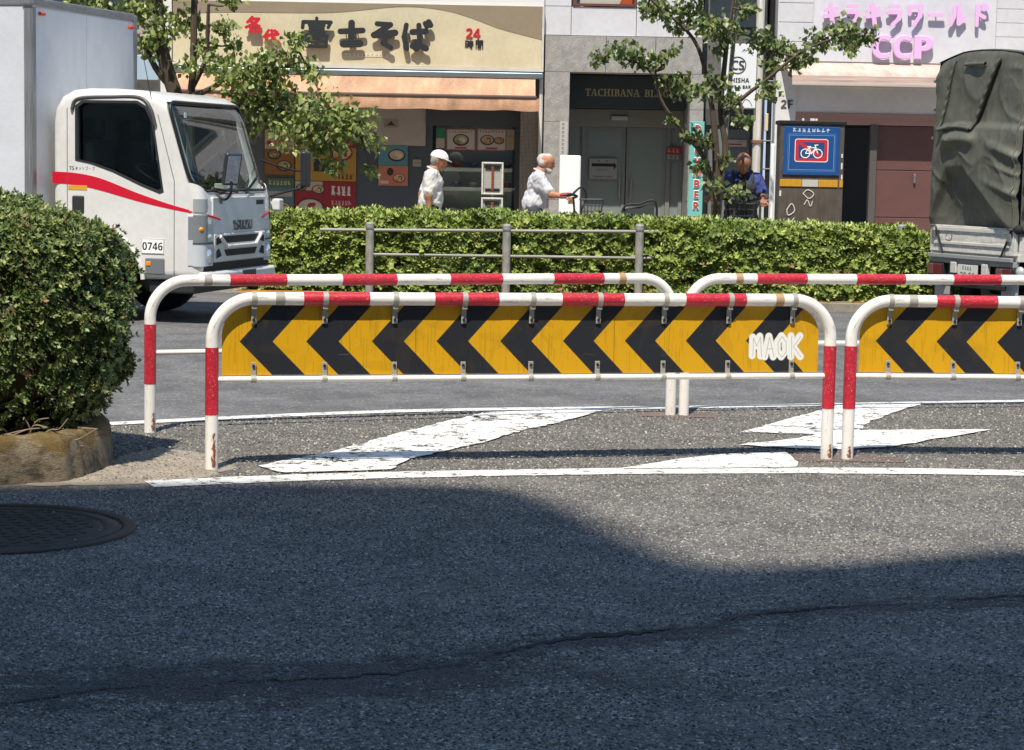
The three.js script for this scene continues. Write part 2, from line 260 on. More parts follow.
// ---------------------------------------------------------------- striped barriers
const scuff = (r, g, b, chip) => dataTex(512, 512, (x, y) => { const u = x / 512, v = y / 512, n = tn80(u, v * 0.5) * 0.5 + tn300(u, v) * 0.5, c = n > chip; const k = 1 + (tn24(u, v) - 0.5) * 0.12 + (tn8(u, v) - 0.5) * 0.08; return c ? [225, 205, 200] : [r * k, g * k, b * k]; });
const M_redBand = mat(0xffffff, 0.4); { const t = scuff(182, 36, 52, 0.80); t.repeat.set(1, 1); M_redBand.map = t; }
const tubeGrime = dataTex(1024, 128, (x, y) => { const u = x / 1024, v = y / 128, d = tn80(u, v * 0.2) * 0.5 + tn300(u * 2, v) * 0.3 + tn24(u, v) * 0.2; const k = 246 - (d > 0.68 ? (d - 0.68) * 420 : 0) + (tn8(u, v) - 0.5) * 8; return [k, k * 0.993, k * 0.98]; });
const M_tubeWhite = mat(0xf0efec, 0.38, { map: tubeGrime });
const M_clamp = withTex(mat(0xbcbcb6, 0.45, { metalness: 0.15 }), grimeTex, 0.2);
const M_bolt = mat(0x4d4f52, 0.4, { metalness: 0.8 });
const rustAlpha = dataTex(64, 256, (x, y) => { const u = x / 64, v = y / 256, e = 1 - Math.abs(u - 0.5) * 2, n = fbm(u * 3, v * 6, 8.2) + tn80(u * 0.2, v) * 0.4; const a = clamp((e * (0.9 - v * 0.35) + n - 0.55) * 5, 0, 1) * 230; return [a, a, a]; }, false, false);
const M_rust = mat(0x8a4a22, 1, { transparent: true, alphaMap: rustAlpha });
const brownTape = withTex(mat(0xc2a07c, 0.7), grimeTex, 0.1), greyTape = withTex(mat(0xb3b1ab, 0.55), grimeTex, 0.1);
const PITCH = 0.33, PX0 = 0.05, PX1 = 3.18, PY0 = 0.462, PY1 = 0.808;
function chevronTex(graffiti, seed) {
  return canvasTex(2048, 224, (g, w, h) => {
    const S = w / (PX1 - PX0), X = (m) => (m - PX0) * S, Y = (m) => (PY1 - m) * h / (PY1 - PY0);
    g.fillStyle = '#cf9d14'; g.fillRect(0, 0, w, h);
    g.fillStyle = '#26282e';
    for (let k = 0; k < 9; k++) { const t = 0.137 + k * PITCH, ym = 0.628, dx = 0.162; g.beginPath(); g.moveTo(X(t), Y(ym)); g.lineTo(X(t + dx), Y(PY1)); g.lineTo(X(t + dx + 0.163), Y(PY1)); g.lineTo(X(t + 0.163), Y(ym)); g.lineTo(X(t + dx + 0.163), Y(PY0)); g.lineTo(X(t + dx), Y(PY0)); g.closePath(); g.fill(); }
    let s = seed; const q = () => { s = (s * 16807) % 2147483647; return s / 2147483647; };
    for (let i = 0; i < 420; i++) { const x = q() * w, y = q() * h * 0.8, L = 14 + q() * 90; g.strokeStyle = `rgba(${60 + q() * 40 | 0},${45 + q() * 20 | 0},20,${0.05 + q() * 0.13})`; g.lineWidth = 0.8 + q() * 3; g.beginPath(); g.moveTo(x, y); g.lineTo(x + (q() - 0.5) * 4, y + L); g.stroke(); }   // rain streaks
    for (let i = 0; i < 60; i++) { g.fillStyle = `rgba(120,90,30,${0.04 + q() * 0.06})`; g.beginPath(); g.ellipse(q() * w, q() * h, 20 + q() * 60, 6 + q() * 20, q() * 3, 0, 7); g.fill(); }
    for (let i = 0; i < 26; i++) { const x = q() * w, y = q() * h; g.strokeStyle = `rgba(190,180,150,${0.15 + q() * 0.3})`; g.lineWidth = 0.8 + q(); g.beginPath(); g.moveTo(x, y); g.lineTo(x + (q() - 0.5) * 90, y + (q() - 0.5) * 20); g.stroke(); }
    g.strokeStyle = 'rgba(20,20,22,.55)'; g.lineWidth = 1.5; for (const m of [1.02, 2.06]) { g.beginPath(); g.moveTo(X(m), 0); g.lineTo(X(m), h); g.stroke(); }
    if (graffiti) {
      const gx = X(2.805), gw = X(3.085) - gx, gy = Y(0.665), gh = Y(0.537) - gy, P = (u, v) => [gx + u * gw, gy + v * gh];
      const strokes = [[[.03, .9], [.03, .15], [.1, .5], [.17, .12], [.2, .92]], [[.28, .95], [.35, .12], [.45, .95]], [[.3, .62], [.42, .6]], [[.6, .1], [.52, .35], [.53, .75], [.61, .95], [.69, .72], [.68, .32], [.6, .1]], [[.79, .1], [.8, .95]], [[.97, .1], [.83, .52], [.99, .95]]];
      for (const [c, lw] of [['#b9b8b0', 27], ['#e9e9e4', 24]]) { g.strokeStyle = c; g.lineWidth = lw; g.lineJoin = g.lineCap = 'round'; for (const st of strokes) { g.beginPath(); st.forEach(([u, v], i) => g[i ? 'lineTo' : 'moveTo'](...P(u, v))); g.stroke(); } }
      g.strokeStyle = 'rgba(140,140,134,.7)'; g.lineWidth = 2; for (const st of strokes) { g.beginPath(); st.forEach(([u, v], i) => g[i ? 'lineTo' : 'moveTo'](P(u, v)[0] + 3, P(u, v)[1] + 2)); g.stroke(); }
    }
  });
}
const barrierLen = 3.24, TR = 0.032, TOPY = 0.843, BEND = 0.21;
function barrierCurve() {
  const c = new THREE.CurvePath(), L = barrierLen, q = Math.PI / 2;
  class Arc extends THREE.Curve { constructor(cx, cy, a0, a1) { super(); Object.assign(this, { cx, cy, a0, a1 }); } getPoint(t, o = V()) { const a = lerp(this.a0, this.a1, t); return o.set(this.cx + Math.cos(a) * BEND, this.cy + Math.sin(a) * BEND, 0); } }
  c.add(new THREE.LineCurve3(V(0, -0.02, 0), V(0, TOPY - BEND, 0))); c.add(new Arc(BEND, TOPY - BEND, Math.PI, q));
  c.add(new THREE.LineCurve3(V(BEND, TOPY, 0), V(L - BEND, TOPY, 0))); c.add(new Arc(L - BEND, TOPY - BEND, q, 0));
  c.add(new THREE.LineCurve3(V(L, TOPY - BEND, 0), V(L, -0.02, 0))); return c;
}
const barrierTube = new THREE.TubeGeometry(barrierCurve(), 220, TR, 16);
const ringGeo = new THREE.CylinderGeometry(TR + 0.004, TR + 0.004, 0.026, 18, 1, false).rotateZ(Math.PI / 2);
const clampTop = merged([ringGeo.clone().translate(0, TOPY, 0), rbox(0.026, 0.1, 0.006, 0.002, 0, 0.768, -0.012), rbox(0.026, 0.03, 0.03, 0.003, 0, 0.806, 0.002)]);
const clampLow = merged([new THREE.CylinderGeometry(0.019, 0.019, 0.026, 14).rotateZ(Math.PI / 2).translate(0, 0.443, 0), rbox(0.026, 0.075, 0.006, 0.002, 0, 0.488, -0.01)]);
const boltGeo = new THREE.CylinderGeometry(0.008, 0.008, 0.012, 6).rotateX(Math.PI / 2);
const bandTop = rod([0, TOPY, 0], [PITCH, TOPY, 0], TR + 0.0012, TR + 0.0012, 20), bandPost = rod([0, 0.27, 0], [0, 0.602, 0], TR + 0.0012, TR + 0.0012, 20);
function panelGeo() {
  const s = new THREE.Shape(), r = 0.15; s.moveTo(PX0, PY0); s.lineTo(PX1, PY0); s.lineTo(PX1, PY1 - r); s.absarc(PX1 - r, PY1 - r, r, 0, Math.PI / 2); s.lineTo(PX0 + r, PY1); s.absarc(PX0 + r, PY1 - r, r, Math.PI / 2, Math.PI); s.closePath();
  const g = new THREE.ExtrudeGeometry(s, { depth: 0.004, bevelEnabled: false, curveSegments: 12 }); g.translate(0, 0, -0.024);
  const p = g.attributes.position, uv = g.attributes.uv; for (let i = 0; i < p.count; i++) uv.setXY(i, (p.getX(i) - PX0) / (PX1 - PX0), (p.getY(i) - PY0) / (PY1 - PY0)); return g;
}
function barrier(label, A, B, opts) {
  const o = thing('guard_barrier', label, 'barrier', [A[0], 0.006, A[1]], -Math.atan2(B[1] - A[1], B[0] - A[0]), 'red and white barriers on the median');
  part('tube_frame', barrierTube, M_tubeWhite, o);
  part('lower_bar', rod([0, 0.443, 0], [barrierLen, 0.443, 0], 0.0145, 0.0145, 12), M_tubeWhite, o);
  for (let k = 0; k < 4; k++) { const b = part('red_band', bandTop, M_redBand, o); b.position.x = 0.448 + k * 2 * PITCH + (opts.shift ?? 0); }
  for (const x of [0, barrierLen]) { const b = part('red_band', bandPost, M_redBand, o); b.position.x = x; }
  if (opts.chevrons) {
    part('chevron_board', panelGeo(), mat(0xffffff, 0.38, { map: opts.chevrons }), o, 'yellow board with black left-pointing chevrons');
    for (let k = 0; k < 9; k++) {
      const x = 0.205 + k * 0.353, t = part('clamp', clampTop, M_clamp, o), l = part('clamp', clampLow, M_clamp, o); t.position.x = l.position.x = x; if (k === 8) t.rotation.z = 0; 
      const b1 = part('bolt', boltGeo, M_bolt, t), b2 = part('bolt', boltGeo, M_bolt, l); b1.position.set(0, 0.738, -0.007); b2.position.set(0, 0.508, -0.005);
    }
  }
  for (const [s, m] of opts.tapes ?? []) part('tape_wrap', rod([s, TOPY, 0], [s + 0.045, TOPY, 0], TR + 0.0015, TR + 0.0015, 18), m, o);
  for (const [x, h, turn] of opts.rust ?? []) { const g = new THREE.CylinderGeometry(TR + 0.0018, TR + 0.0018, h, 10, 1, true, -0.5 + turn, 1.0); part('rust_streak', g, M_rust, o).position.set(x, h / 2 + 0.012, 0); }
  return o;
}
barrier('front left barrier, its chevron board scrawled with white graffiti', [-1.474, -10.26], [1.672, -11.028], { chevrons: chevronTex(true, 77), tapes: [[0.31, greyTape], [2.92, brownTape]], rust: [[0, 0.17, 0.25], [barrierLen, 0.07, 0.2]] });
barrier('front right barrier, its chevron board cut off by the picture edge', [1.786, -11.043], [2.70, -11.13], { chevrons: chevronTex(false, 991), tapes: [[0.3, greyTape]], rust: [[0, 0.06, 0.1]] });
barrier('rear left barrier without a board, nearest the clipped bush', [-2.009, -11.594], [0.965, -12.84], { tapes: [[0.3, greyTape], [2.86, brownTape]], rust: [[0, 0.1, 0.4]] });
barrier('rear right barrier without a board, in front of the tarp truck', [1.062, -12.855], [3.27, -13.42], { tapes: [[0.31, brownTape]], rust: [] });

// ---------------------------------------------------------------- manhole
{
  const o = thing('manhole_cover', 'round dark iron manhole cover in the shaded lane', 'manhole', [-2.12, 0.004, -8.5]);
  const ironT = dataTex(512, 512, (x, y) => { const u = x / 512, v = y / 512, k = 95 + (tn8(u, v) - 0.5) * 40 + (tn80(u, v) - 0.5) * 50 + (tn300(u, v) - 0.5) * 30; return [k * 1.05, k, k * 0.93]; });
  const M_iron = withTex(mat(0x8a8580, 0.6, { metalness: 0.35 }), ironT, 0.4);
  part('frame_ring', new THREE.LatheGeometry([[0.525, -0.01], [0.525, 0.008], [0.535, 0.011], [0.575, 0.011], [0.585, 0.006], [0.585, -0.01]].map((p) => new THREE.Vector2(...p)), 64), M_iron, o);
  part('lid', metricUV(new THREE.LatheGeometry([[0, 0.006], [0.43, 0.006], [0.435, 0.002], [0.455, 0.002], [0.46, 0.007], [0.51, 0.007], [0.515, -0.01]].map((p) => new THREE.Vector2(...p)), 64)), M_iron, o);
  const studs = []; for (let i = -6; i <= 6; i++) for (let j = -6; j <= 6; j++) { const x = (i + (j & 1) / 2) * 0.07, z = j * 0.064; if (Math.hypot(x, z) < 0.41) studs.push(rbox(0.036, 0.004, 0.02, 0.0015, 0, -0.001, 0, 1).rotateY((i + j) % 2 ? 0.8 : -0.8).translate(x, 0.008, z)); }
  const st = part('tread_studs', studs, M_iron, o); st.userData.kind = 'stuff';
}

// ---------------------------------------------------------------- foliage helpers
function leafGeo(w, fold, curl) { const g = new THREE.BufferGeometry(); g.setAttribute('position', new THREE.Float32BufferAttribute([0, 0, 0, w, 0.45, fold, 0, 0.5, 0, 0, 1, -curl, -w, 0.45, fold], 3)); g.setIndex([0, 1, 2, 1, 3, 2, 0, 2, 4, 2, 3, 4]); g.computeVertexNormals(); g.setAttribute('uv', new THREE.Float32BufferAttribute(new Float32Array(10), 2)); return g; }
function sprigGeo(n, w) { const l = []; for (let i = 0; i < n; i++) { const s = 0.7 + 0.3 * ((i * 37) % 10) / 10; l.push(leafGeo(w, 0.1, 0.12).scale(s, s, s).rotateX(0.8 + (i % 3) * 0.33).rotateY(i * 2.4).translate(0, 0.1 * (i % 2), 0)); } return merged(l); }
const M_leafSmall = mat(0xffffff, 0.5, { transmission: 0.14, thickness: 0, side: THREE.DoubleSide });
const M_leafTree = mat(0xffffff, 0.45, { transmission: 0.3, thickness: 0, side: THREE.DoubleSide });
const up = V(0, 1, 0);
function cloud(name, geo, material, parent, list) {        // list of { p, n, s, c }
  const m = new THREE.InstancedMesh(geo, material, list.length), q = new THREE.Quaternion(), spin = new THREE.Quaternion(), mtx = new THREE.Matrix4();
  list.forEach((l, i) => { q.setFromUnitVectors(up, l.n); spin.setFromAxisAngle(up, rnd() * 6.283); q.multiply(spin); mtx.compose(l.p, q, V(l.s, l.s, l.s)); m.setMatrixAt(i, mtx); m.setColorAt(i, l.c); });
  m.name = name; m.castShadow = m.receiveShadow = true; m.userData.kind = 'stuff'; parent.add(m); return m;
}
const lin = (r, g, b) => new THREE.Color().setRGB(r, g, b);
const mix = (a, b, t) => a.clone().lerp(b, t);
const tilt = (n, k) => n.clone().add(V(gauss() * k, gauss() * k, gauss() * k)).normalize();
const M_twig = withTex(mat(0xb3a08a, 0.95), concreteTex, 0.2), M_twigDark = mat(0x3d3328, 0.95), M_bark = withTex(mat(0x5d5348, 0.95, { bumpScale: 0.01 }), grimeTex, 0.15, 0.4);
const M_hedgeCore = mat(0x6b5f48, 1);

// ---------------------------------------------------------------- planter island with the big clipped bush
{
  const o = thing('planter_kerb', 'mossy concrete planter kerb under the big clipped bush', 'planter');
  const outline = smoothPts([[-5.5, -8.75], [-3.6, -9.15], [-2.6, -9.52], [-2.3, -9.665], [-2.13, -9.755], [-2.095, -9.775], [-2.075, -9.8], [-2.065, -9.84], [-2.03, -10.0], [-1.99, -10.4], [-2.12, -10.85], [-2.5, -11.05], [-3.5, -10.9], [-5.5, -10.2]], 180);
  const mossTex = dataTex(1024, 512, (x, y) => { const u = x / 1024, v = y / 512, n = fbm(u * 14, v * 5, 2.2) + (tn80(u, v) - 0.5) * 0.3, m = clamp((n + (v - 0.55) * 1.1) * 3.2, 0, 1), st = clamp(fbm(u * 22, v * 3, 5.5) * 2.2 + (tn80(u, v * 0.3) - 0.5) * 0.9, 0, 1) * 0.8, g = (tn300(u, v) - 0.5) * 34; const b = [150 - st * 82 + g * 1.5, 142 - st * 80 + g * 1.5, 126 - st * 74 + g * 1.4], k = [112 + g, 92 + g * 0.8, 42 + g * 0.5]; return b.map((c, i) => lerp(c, k[i], m * 0.8)); });
  // kerb: wall section swept round the outline, rounded top edge
  const sec = [[0.0, -0.03], [0.01, 0.12], [0.02, 0.185], [0.05, 0.215], [0.1, 0.222], [0.16, 0.21], [0.16, 0.0]], pos = [], uv = [], idx = [];
  let run = 0; const N = outline.length;
  for (let i = 0; i < N; i++) {
    const a = outline[(i + N - 1) % N], b = outline[(i + 1) % N], c = outline[i], l = Math.hypot(b[0] - a[0], b[1] - a[1]) || 1, nx = (b[1] - a[1]) / l, n2 = -(b[0] - a[0]) / l; if (i) run += Math.hypot(c[0] - outline[i - 1][0], c[1] - outline[i - 1][1]);
    sec.forEach(([d, y], k) => { const w = nz(c[0] * 6, c[1] * 6, k) * 0.016 + nz(c[0] * 17, c[1] * 17, k * 3) * 0.01; pos.push(c[0] + nx * (d + w), y + w, c[1] + n2 * (d + w)); uv.push(run / 2.2, [0, .5, .72, .85, .95, 1, 1][k]); });
  }
  const K = sec.length; for (let i = 0; i < N - 1; i++) for (let k = 0; k < K - 1; k++) { const a = i * K + k, b = a + K; idx.push(a, b, a + 1, b, b + 1, a + 1); }
  const g = new THREE.BufferGeometry(); g.setAttribute('position', new THREE.Float32BufferAttribute(pos, 3)); g.setAttribute('uv', new THREE.Float32BufferAttribute(uv, 2)); g.setIndex(idx); g.computeVertexNormals();
  part('kerb_stone', g, mat(0xd6cfc2, 0.95, { map: mossTex, bumpMap: mossTex, bumpScale: 0.014, side: THREE.DoubleSide }), o);
  part('soil', flat(outline.map(([x, z]) => [lerp(x, -3.3, 0.06), lerp(z, -10.3, 0.06)]), 0.17), withTex(mat(0x57493a, 1), concreteTex, 0.3), o);
}
{
  const o = thing('clipped_bush', 'big dense rounded green bush filling the left edge', 'bush', [-3.03, 0.15, -10.42]);
  const hx = 1.09, hy = 0.6, hz = 0.55, cy = 0.57, e = 3.4;
  const surf = (d) => { const k = (Math.abs(d.x / hx) ** e + Math.abs(d.y / hy) ** e + Math.abs(d.z / hz) ** e) ** (-1 / e); const p = d.clone().multiplyScalar(k), lum = 1 + 0.07 * nz(p.x * 3.2, p.y * 3.2, p.z * 3.2) + 0.05 * nz(p.x * 8, p.y * 8, p.z * 8); p.multiplyScalar(lum); if (p.y < 0) { const t = -p.y / hy; p.x *= 1 - 0.03 * t * t; p.z *= 1 - 0.03 * t * t; } p.y += cy; return p; };
  const dir = () => { let d; do d = V(rr(-1, 1), rr(-1, 1), rr(-1, 1)); while (d.length() > 1 || d.length() < 0.1); return V(d.x * hx, d.y * hy, d.z * hz).normalize(); };
  const core = new THREE.IcosahedronGeometry(1, 12); { const p = core.attributes.position, v = V(); for (let i = 0; i < p.count; i++) { v.fromBufferAttribute(p, i).normalize(); const s = surf(v); s.y -= cy; s.multiplyScalar(0.84); s.y += cy; p.setXYZ(i, s.x, Math.max(s.y, 0.2), s.z); } core.computeVertexNormals(); }
  part('light_block_core', core, M_hedgeCore, o);  // solid twig-coloured core, added so light does not pass through the bush
  const cols = [lin(0.06, 0.1, 0.025), lin(0.13, 0.19, 0.045), lin(0.22, 0.28, 0.075), lin(0.36, 0.42, 0.15)], list = [];
  for (let i = 0; i < 52000; i++) {
    const d = dir(), s = surf(d), hole = fbm(s.x * 4.2 + 5, s.y * 4.2, s.z * 4.2, 3);
    if (hole < -0.1 && s.y < 0.85 && rnd() < 0.85) continue;
    if (s.x > 0.25 && s.x < 0.85 && s.y < 0.26 && s.z > 0 && rnd() < 0.7) continue;            // bare patch low on the street side where twigs show
    const n = s.clone().sub(V(0, cy, 0)).normalize(), depth = -Math.abs(gauss()) * 0.05 + (rnd() < 0.05 ? 0.03 : 0);
    s.addScaledVector(n, depth + (rnd() < 0.02 ? rr(0.02, 0.07) : 0)); const t = rnd() + 0.5 * fbm(s.x * 2.3, s.y * 2.3, s.z * 2.3 + 9, 2), c = t < 0.35 ? cols[0] : t < 0.72 ? cols[1] : t < 0.93 ? cols[2] : cols[3];
    list.push({ p: s, n: tilt(n.add(V(0, 0.25, 0)).normalize(), 0.55), s: rr(0.019, 0.04), c: rnd() < 0.025 ? lin(0.3, 0.2, 0.09) : mix(c, cols[(rnd() * 4) | 0], 0.25) });
  }
  cloud('foliage', sprigGeo(6, 0.3), M_leafSmall, o, list);
  const tw = [], twd = []; for (let i = 0; i < 46; i++) { const x0 = rr(0.2, 0.85), z0 = rr(0.2, 0.45), a = rr(-0.8, 0.8); const pts = [[x0, 0.0, z0, 0.006]]; let x = x0, y = 0, z = z0; for (let k = 0; k < 3; k++) { x += Math.sin(a * 2) * rr(0.04, 0.14) + gauss() * 0.05; y += rr(-0.01, 0.07); z += rr(0.01, 0.09); pts.push([x, y, Math.min(z, 0.55), 0.005 - k * 0.001]); } tw.push(limb(pts, 5)); }
  for (let i = 0; i < 14; i++) { const a = rr(0, 6.28), x = Math.cos(a) * 0.6, z = Math.sin(a) * 0.4; twd.push(limb([[x * 0.3, -0.03, z * 0.3, 0.018], [x * 0.6, 0.2, z * 0.6, 0.013], [x, 0.5, z, 0.007]], 6)); }
  part('twigs', tw, M_twig, o); part('stems', twd, M_twigDark, o);
}

// ---------------------------------------------------------------- hedges and the low rail fence (x runs along the kerb, -z away from the road)
function hedge(label, pos, turn, X0, X1, tops, frontZ, backZ, count) {
  const o = thing('hedge', label, 'hedge', pos, turn), bot = 0.09;
  const topY = (x) => { let k = 0; while (k < tops.length - 2 && x > tops[k + 1][0]) k++; return lerp(tops[k][1], tops[k + 1][1], (x - tops[k][0]) / (tops[k + 1][0] - tops[k][0])) - 0.035 + 0.035 * nz(x * 2.1, 3, 0) + 0.02 * nz(x * 5.3, 8, 0); };
  const core = new THREE.BoxGeometry(X1 - X0, 1, 1, 140, 8, 8); { const p = core.attributes.position; for (let i = 0; i < p.count; i++) { const x = (p.getX(i)) * 0.985 + (X0 + X1) / 2, v = p.getY(i) + 0.5, w = p.getZ(i) + 0.5, f = frontZ(x) - 0.11, b = backZ + 0.1; p.setXYZ(i, x, 0.12 + v * (topY(x) - 0.25) + nz(x * 5, v * 3, w * 3) * 0.04, lerp(b, f, w) + nz(x * 6, v * 5, 2) * 0.05); } core.computeVertexNormals(); }
  part('light_block_core', core, M_hedgeCore, o);  // solid lump added inside the leaves to block light, coloured like twigs
  const cols = [lin(0.07, 0.115, 0.02), lin(0.16, 0.235, 0.035), lin(0.28, 0.37, 0.06), lin(0.42, 0.48, 0.13)], list = [];
  for (let i = 0; i < count; i++) {
    const x = rr(X0, X1), f = frontZ(x), top = topY(x), H = top - bot, D = f - backZ, q = rnd() * (H * 1.35 + D + H * 0.25 + 0.06); let p, n;
    if (q < H * 1.35) { const y = bot + H * (1 - rnd()), r = Math.max(0, y - (top - 0.12)); p = V(x, y, f - r * r * 5 + 0.07 * nz(x * 3.4, y * 4, 1)); n = V(0, 0.3, 1); } else if (q < H * 1.35 + D) { const z = rr(backZ, f), e = Math.max(0, z - (f - 0.12)); p = V(x, top - e * e * 4 + 0.04 * nz(x * 5, 0, z * 5), z); n = V(0, 1, 0.15); } else if (q < H * 1.6 + D) { p = V(x, rr(0.2, top), backZ); n = V(0, 0.2, -1); } else { p = V(rnd() < 0.5 ? X0 : X1, rr(bot, top), rr(backZ, f)); n = V(p.x === X0 ? -1 : 1, 0.2, 0); }
    const hole = fbm(p.x * 3.1, p.y * 3.6, p.z * 3.1, 3); if (hole < -0.12 && n.z > 0.5 && p.y < 0.75 && rnd() < 0.85) continue;
    p.addScaledVector(n, -Math.abs(gauss()) * 0.03 + (rnd() < 0.1 ? rr(0.02, 0.07) : 0)); const t = rnd() + 0.45 * nz(p.x * 1.7, p.y * 2, 6);
    list.push({ p, n: tilt(n.clone().normalize().add(V(0, 0.25, 0)), 0.45), s: rr(0.04, 0.08), c: rnd() < 0.012 ? lin(0.3, 0.2, 0.08) : mix(t < 0.22 ? cols[0] : t < 0.55 ? cols[1] : t < 0.88 ? cols[2] : cols[3], cols[(rnd() * 4) | 0], 0.25) });
  }
  cloud('foliage', sprigGeo(6, 0.27), M_leafSmall, o, list);
  const stems = []; for (let x = X0 + 0.2; x < X1; x += 0.3) stems.push(limb([[x, 0.06, -0.6, 0.02], [x + rr(-0.08, 0.08), 0.3, -0.55, 0.014], [x + rr(-0.15, 0.15), 0.6, -0.5, 0.008]], 5));
  part('stems', stems, M_twigDark, o);
}
hedge('long clipped yellow-green hedge in front of the shops', [0, 0, -22.42], 0, -2.9, 4.32, [[-3, 0.9], [-2.677, 0.913], [-2.022, 0.936], [-1.257, 0.958], [-0.383, 0.953], [0.492, 0.94], [1.803, 0.921], [3.116, 0.892], [4.264, 0.875], [5, 0.86]], (x) => lerp(-0.38, -0.1, smooth(x, 1.3, 1.9)), -1.08, 42000);
hedge('short hedge section behind the tarpaulin truck', [4.42, 0, -22.9], 0.44, 0.02, 3.9, [[0, 0.8], [4, 0.8]], () => -0.1, -0.8, 12000);
{
  const o = thing('rail_fence', 'low grey metal rail fence in front of the hedge', 'fence', [0, 0, -22.7]);
  const postG = merged([cyl(0.046, 0.046, 0.76, 0, 0.46, 0, 18), new THREE.LatheGeometry([[0, 0.87], [0.033, 0.867], [0.048, 0.855], [0.048, 0.84], [0.046, 0.835]].map((p) => new THREE.Vector2(...p)), 18)]), collarG = cyl(0.0495, 0.0495, 0.02, 0, 0.8, 0, 18);
  for (const [x, dy] of [[-1.562, -0.012], [-0.085, -0.006], [1.349, 0.02], [2.71, 0.035], [4.175, 0.07]]) { const p = part('post', postG, M_grayPaint, o); p.position.set(x, dy, 0); part('collar', collarG, M_steel, p); }
  part('upper_rail', rod([-2.1, 0.762, 0], [4.175, 0.845, 0], 0.018, 0.018, 10), M_grayPaint, o);
  part('lower_rail', rod([-1.562, 0.507, 0], [1.5, 0.523, 0], 0.016, 0.016, 10), M_grayPaint, o);
}

// ---------------------------------------------------------------- street trees
function tree(name, label, base, limbs, clusters, cols, size, dens, twigMat) {
  const o = thing(name, label, 'tree', base, 0, 'pruned street trees behind the hedge');
  const rel = (p) => [p[0] - base[0], p[1] - base[1], p[2] - base[2], p[3]];
  part('trunk', limb(limbs[0].map(rel), 10), M_bark, o);
  for (const l of limbs.slice(1)) part('branch', limb(l.map(rel), 8), M_bark, o);
  const nodes = []; limbs.forEach((l) => { const c = new THREE.CatmullRomCurve3(l.map((p) => V(p[0], p[1], p[2]))); for (let i = 2; i <= 14; i++) nodes.push(c.getPoint(i / 14)); });
  const twigs = [], list = [], B = V(...base);
  for (const [x, y, r] of clusters) {
    const near0 = nodes.reduce((a, n) => (Math.hypot(n.x - x, n.y - y) < Math.hypot(a.x - x, a.y - y) ? n : a)), c = V(x, y, near0.z + gauss() * 0.3), nr = nodes.reduce((a, n) => (n.distanceTo(c) < a.distanceTo(c) ? n : a));
    const md = nr.clone().lerp(c, 0.5).add(V(gauss() * 0.06, -0.03 + gauss() * 0.04, gauss() * 0.06)); twigs.push(limb([[nr.x - B.x, nr.y - B.y, nr.z - B.z, 0.016], [md.x - B.x, md.y - B.y, md.z - B.z, 0.011], [c.x - B.x, c.y - B.y, c.z - B.z, 0.005]], 5));
    const n = Math.round(r * r * dens + 10);
    for (let k = 0; k < 3; k++) { const d = V(gauss(), gauss(), gauss()).multiplyScalar(r); twigs.push(rod([c.x - B.x, c.y - B.y, c.z - B.z], [c.x + d.x - B.x, c.y + d.y - B.y, c.z + d.z - B.z], 0.005, 0.003, 4)); }
    for (let i = 0; i < n; i++) {
      const d = V(gauss() * 0.95, gauss() * 0.8, gauss() * 0.95); if (d.length() > 1.5) continue; d.multiplyScalar(r);
      const p = c.clone().add(d).sub(B), nn = V(d.x, -0.25 + gauss() * 0.5, d.z + 0.1).normalize(), t = rnd();
      list.push({ p, n: tilt(nn, 0.6), s: size * rr(0.6, 1.2), c: mix(t < 0.4 ? cols[0] : t < 0.8 ? cols[1] : cols[2], cols[(rnd() * 3) | 0], 0.3) });
    }
  }
  const cr = part('twigs', twigs, M_bark, o); cloud('crown', leafGeo(0.42, 0.1, 0.18), M_leafTree, o, list);
  return o;
}
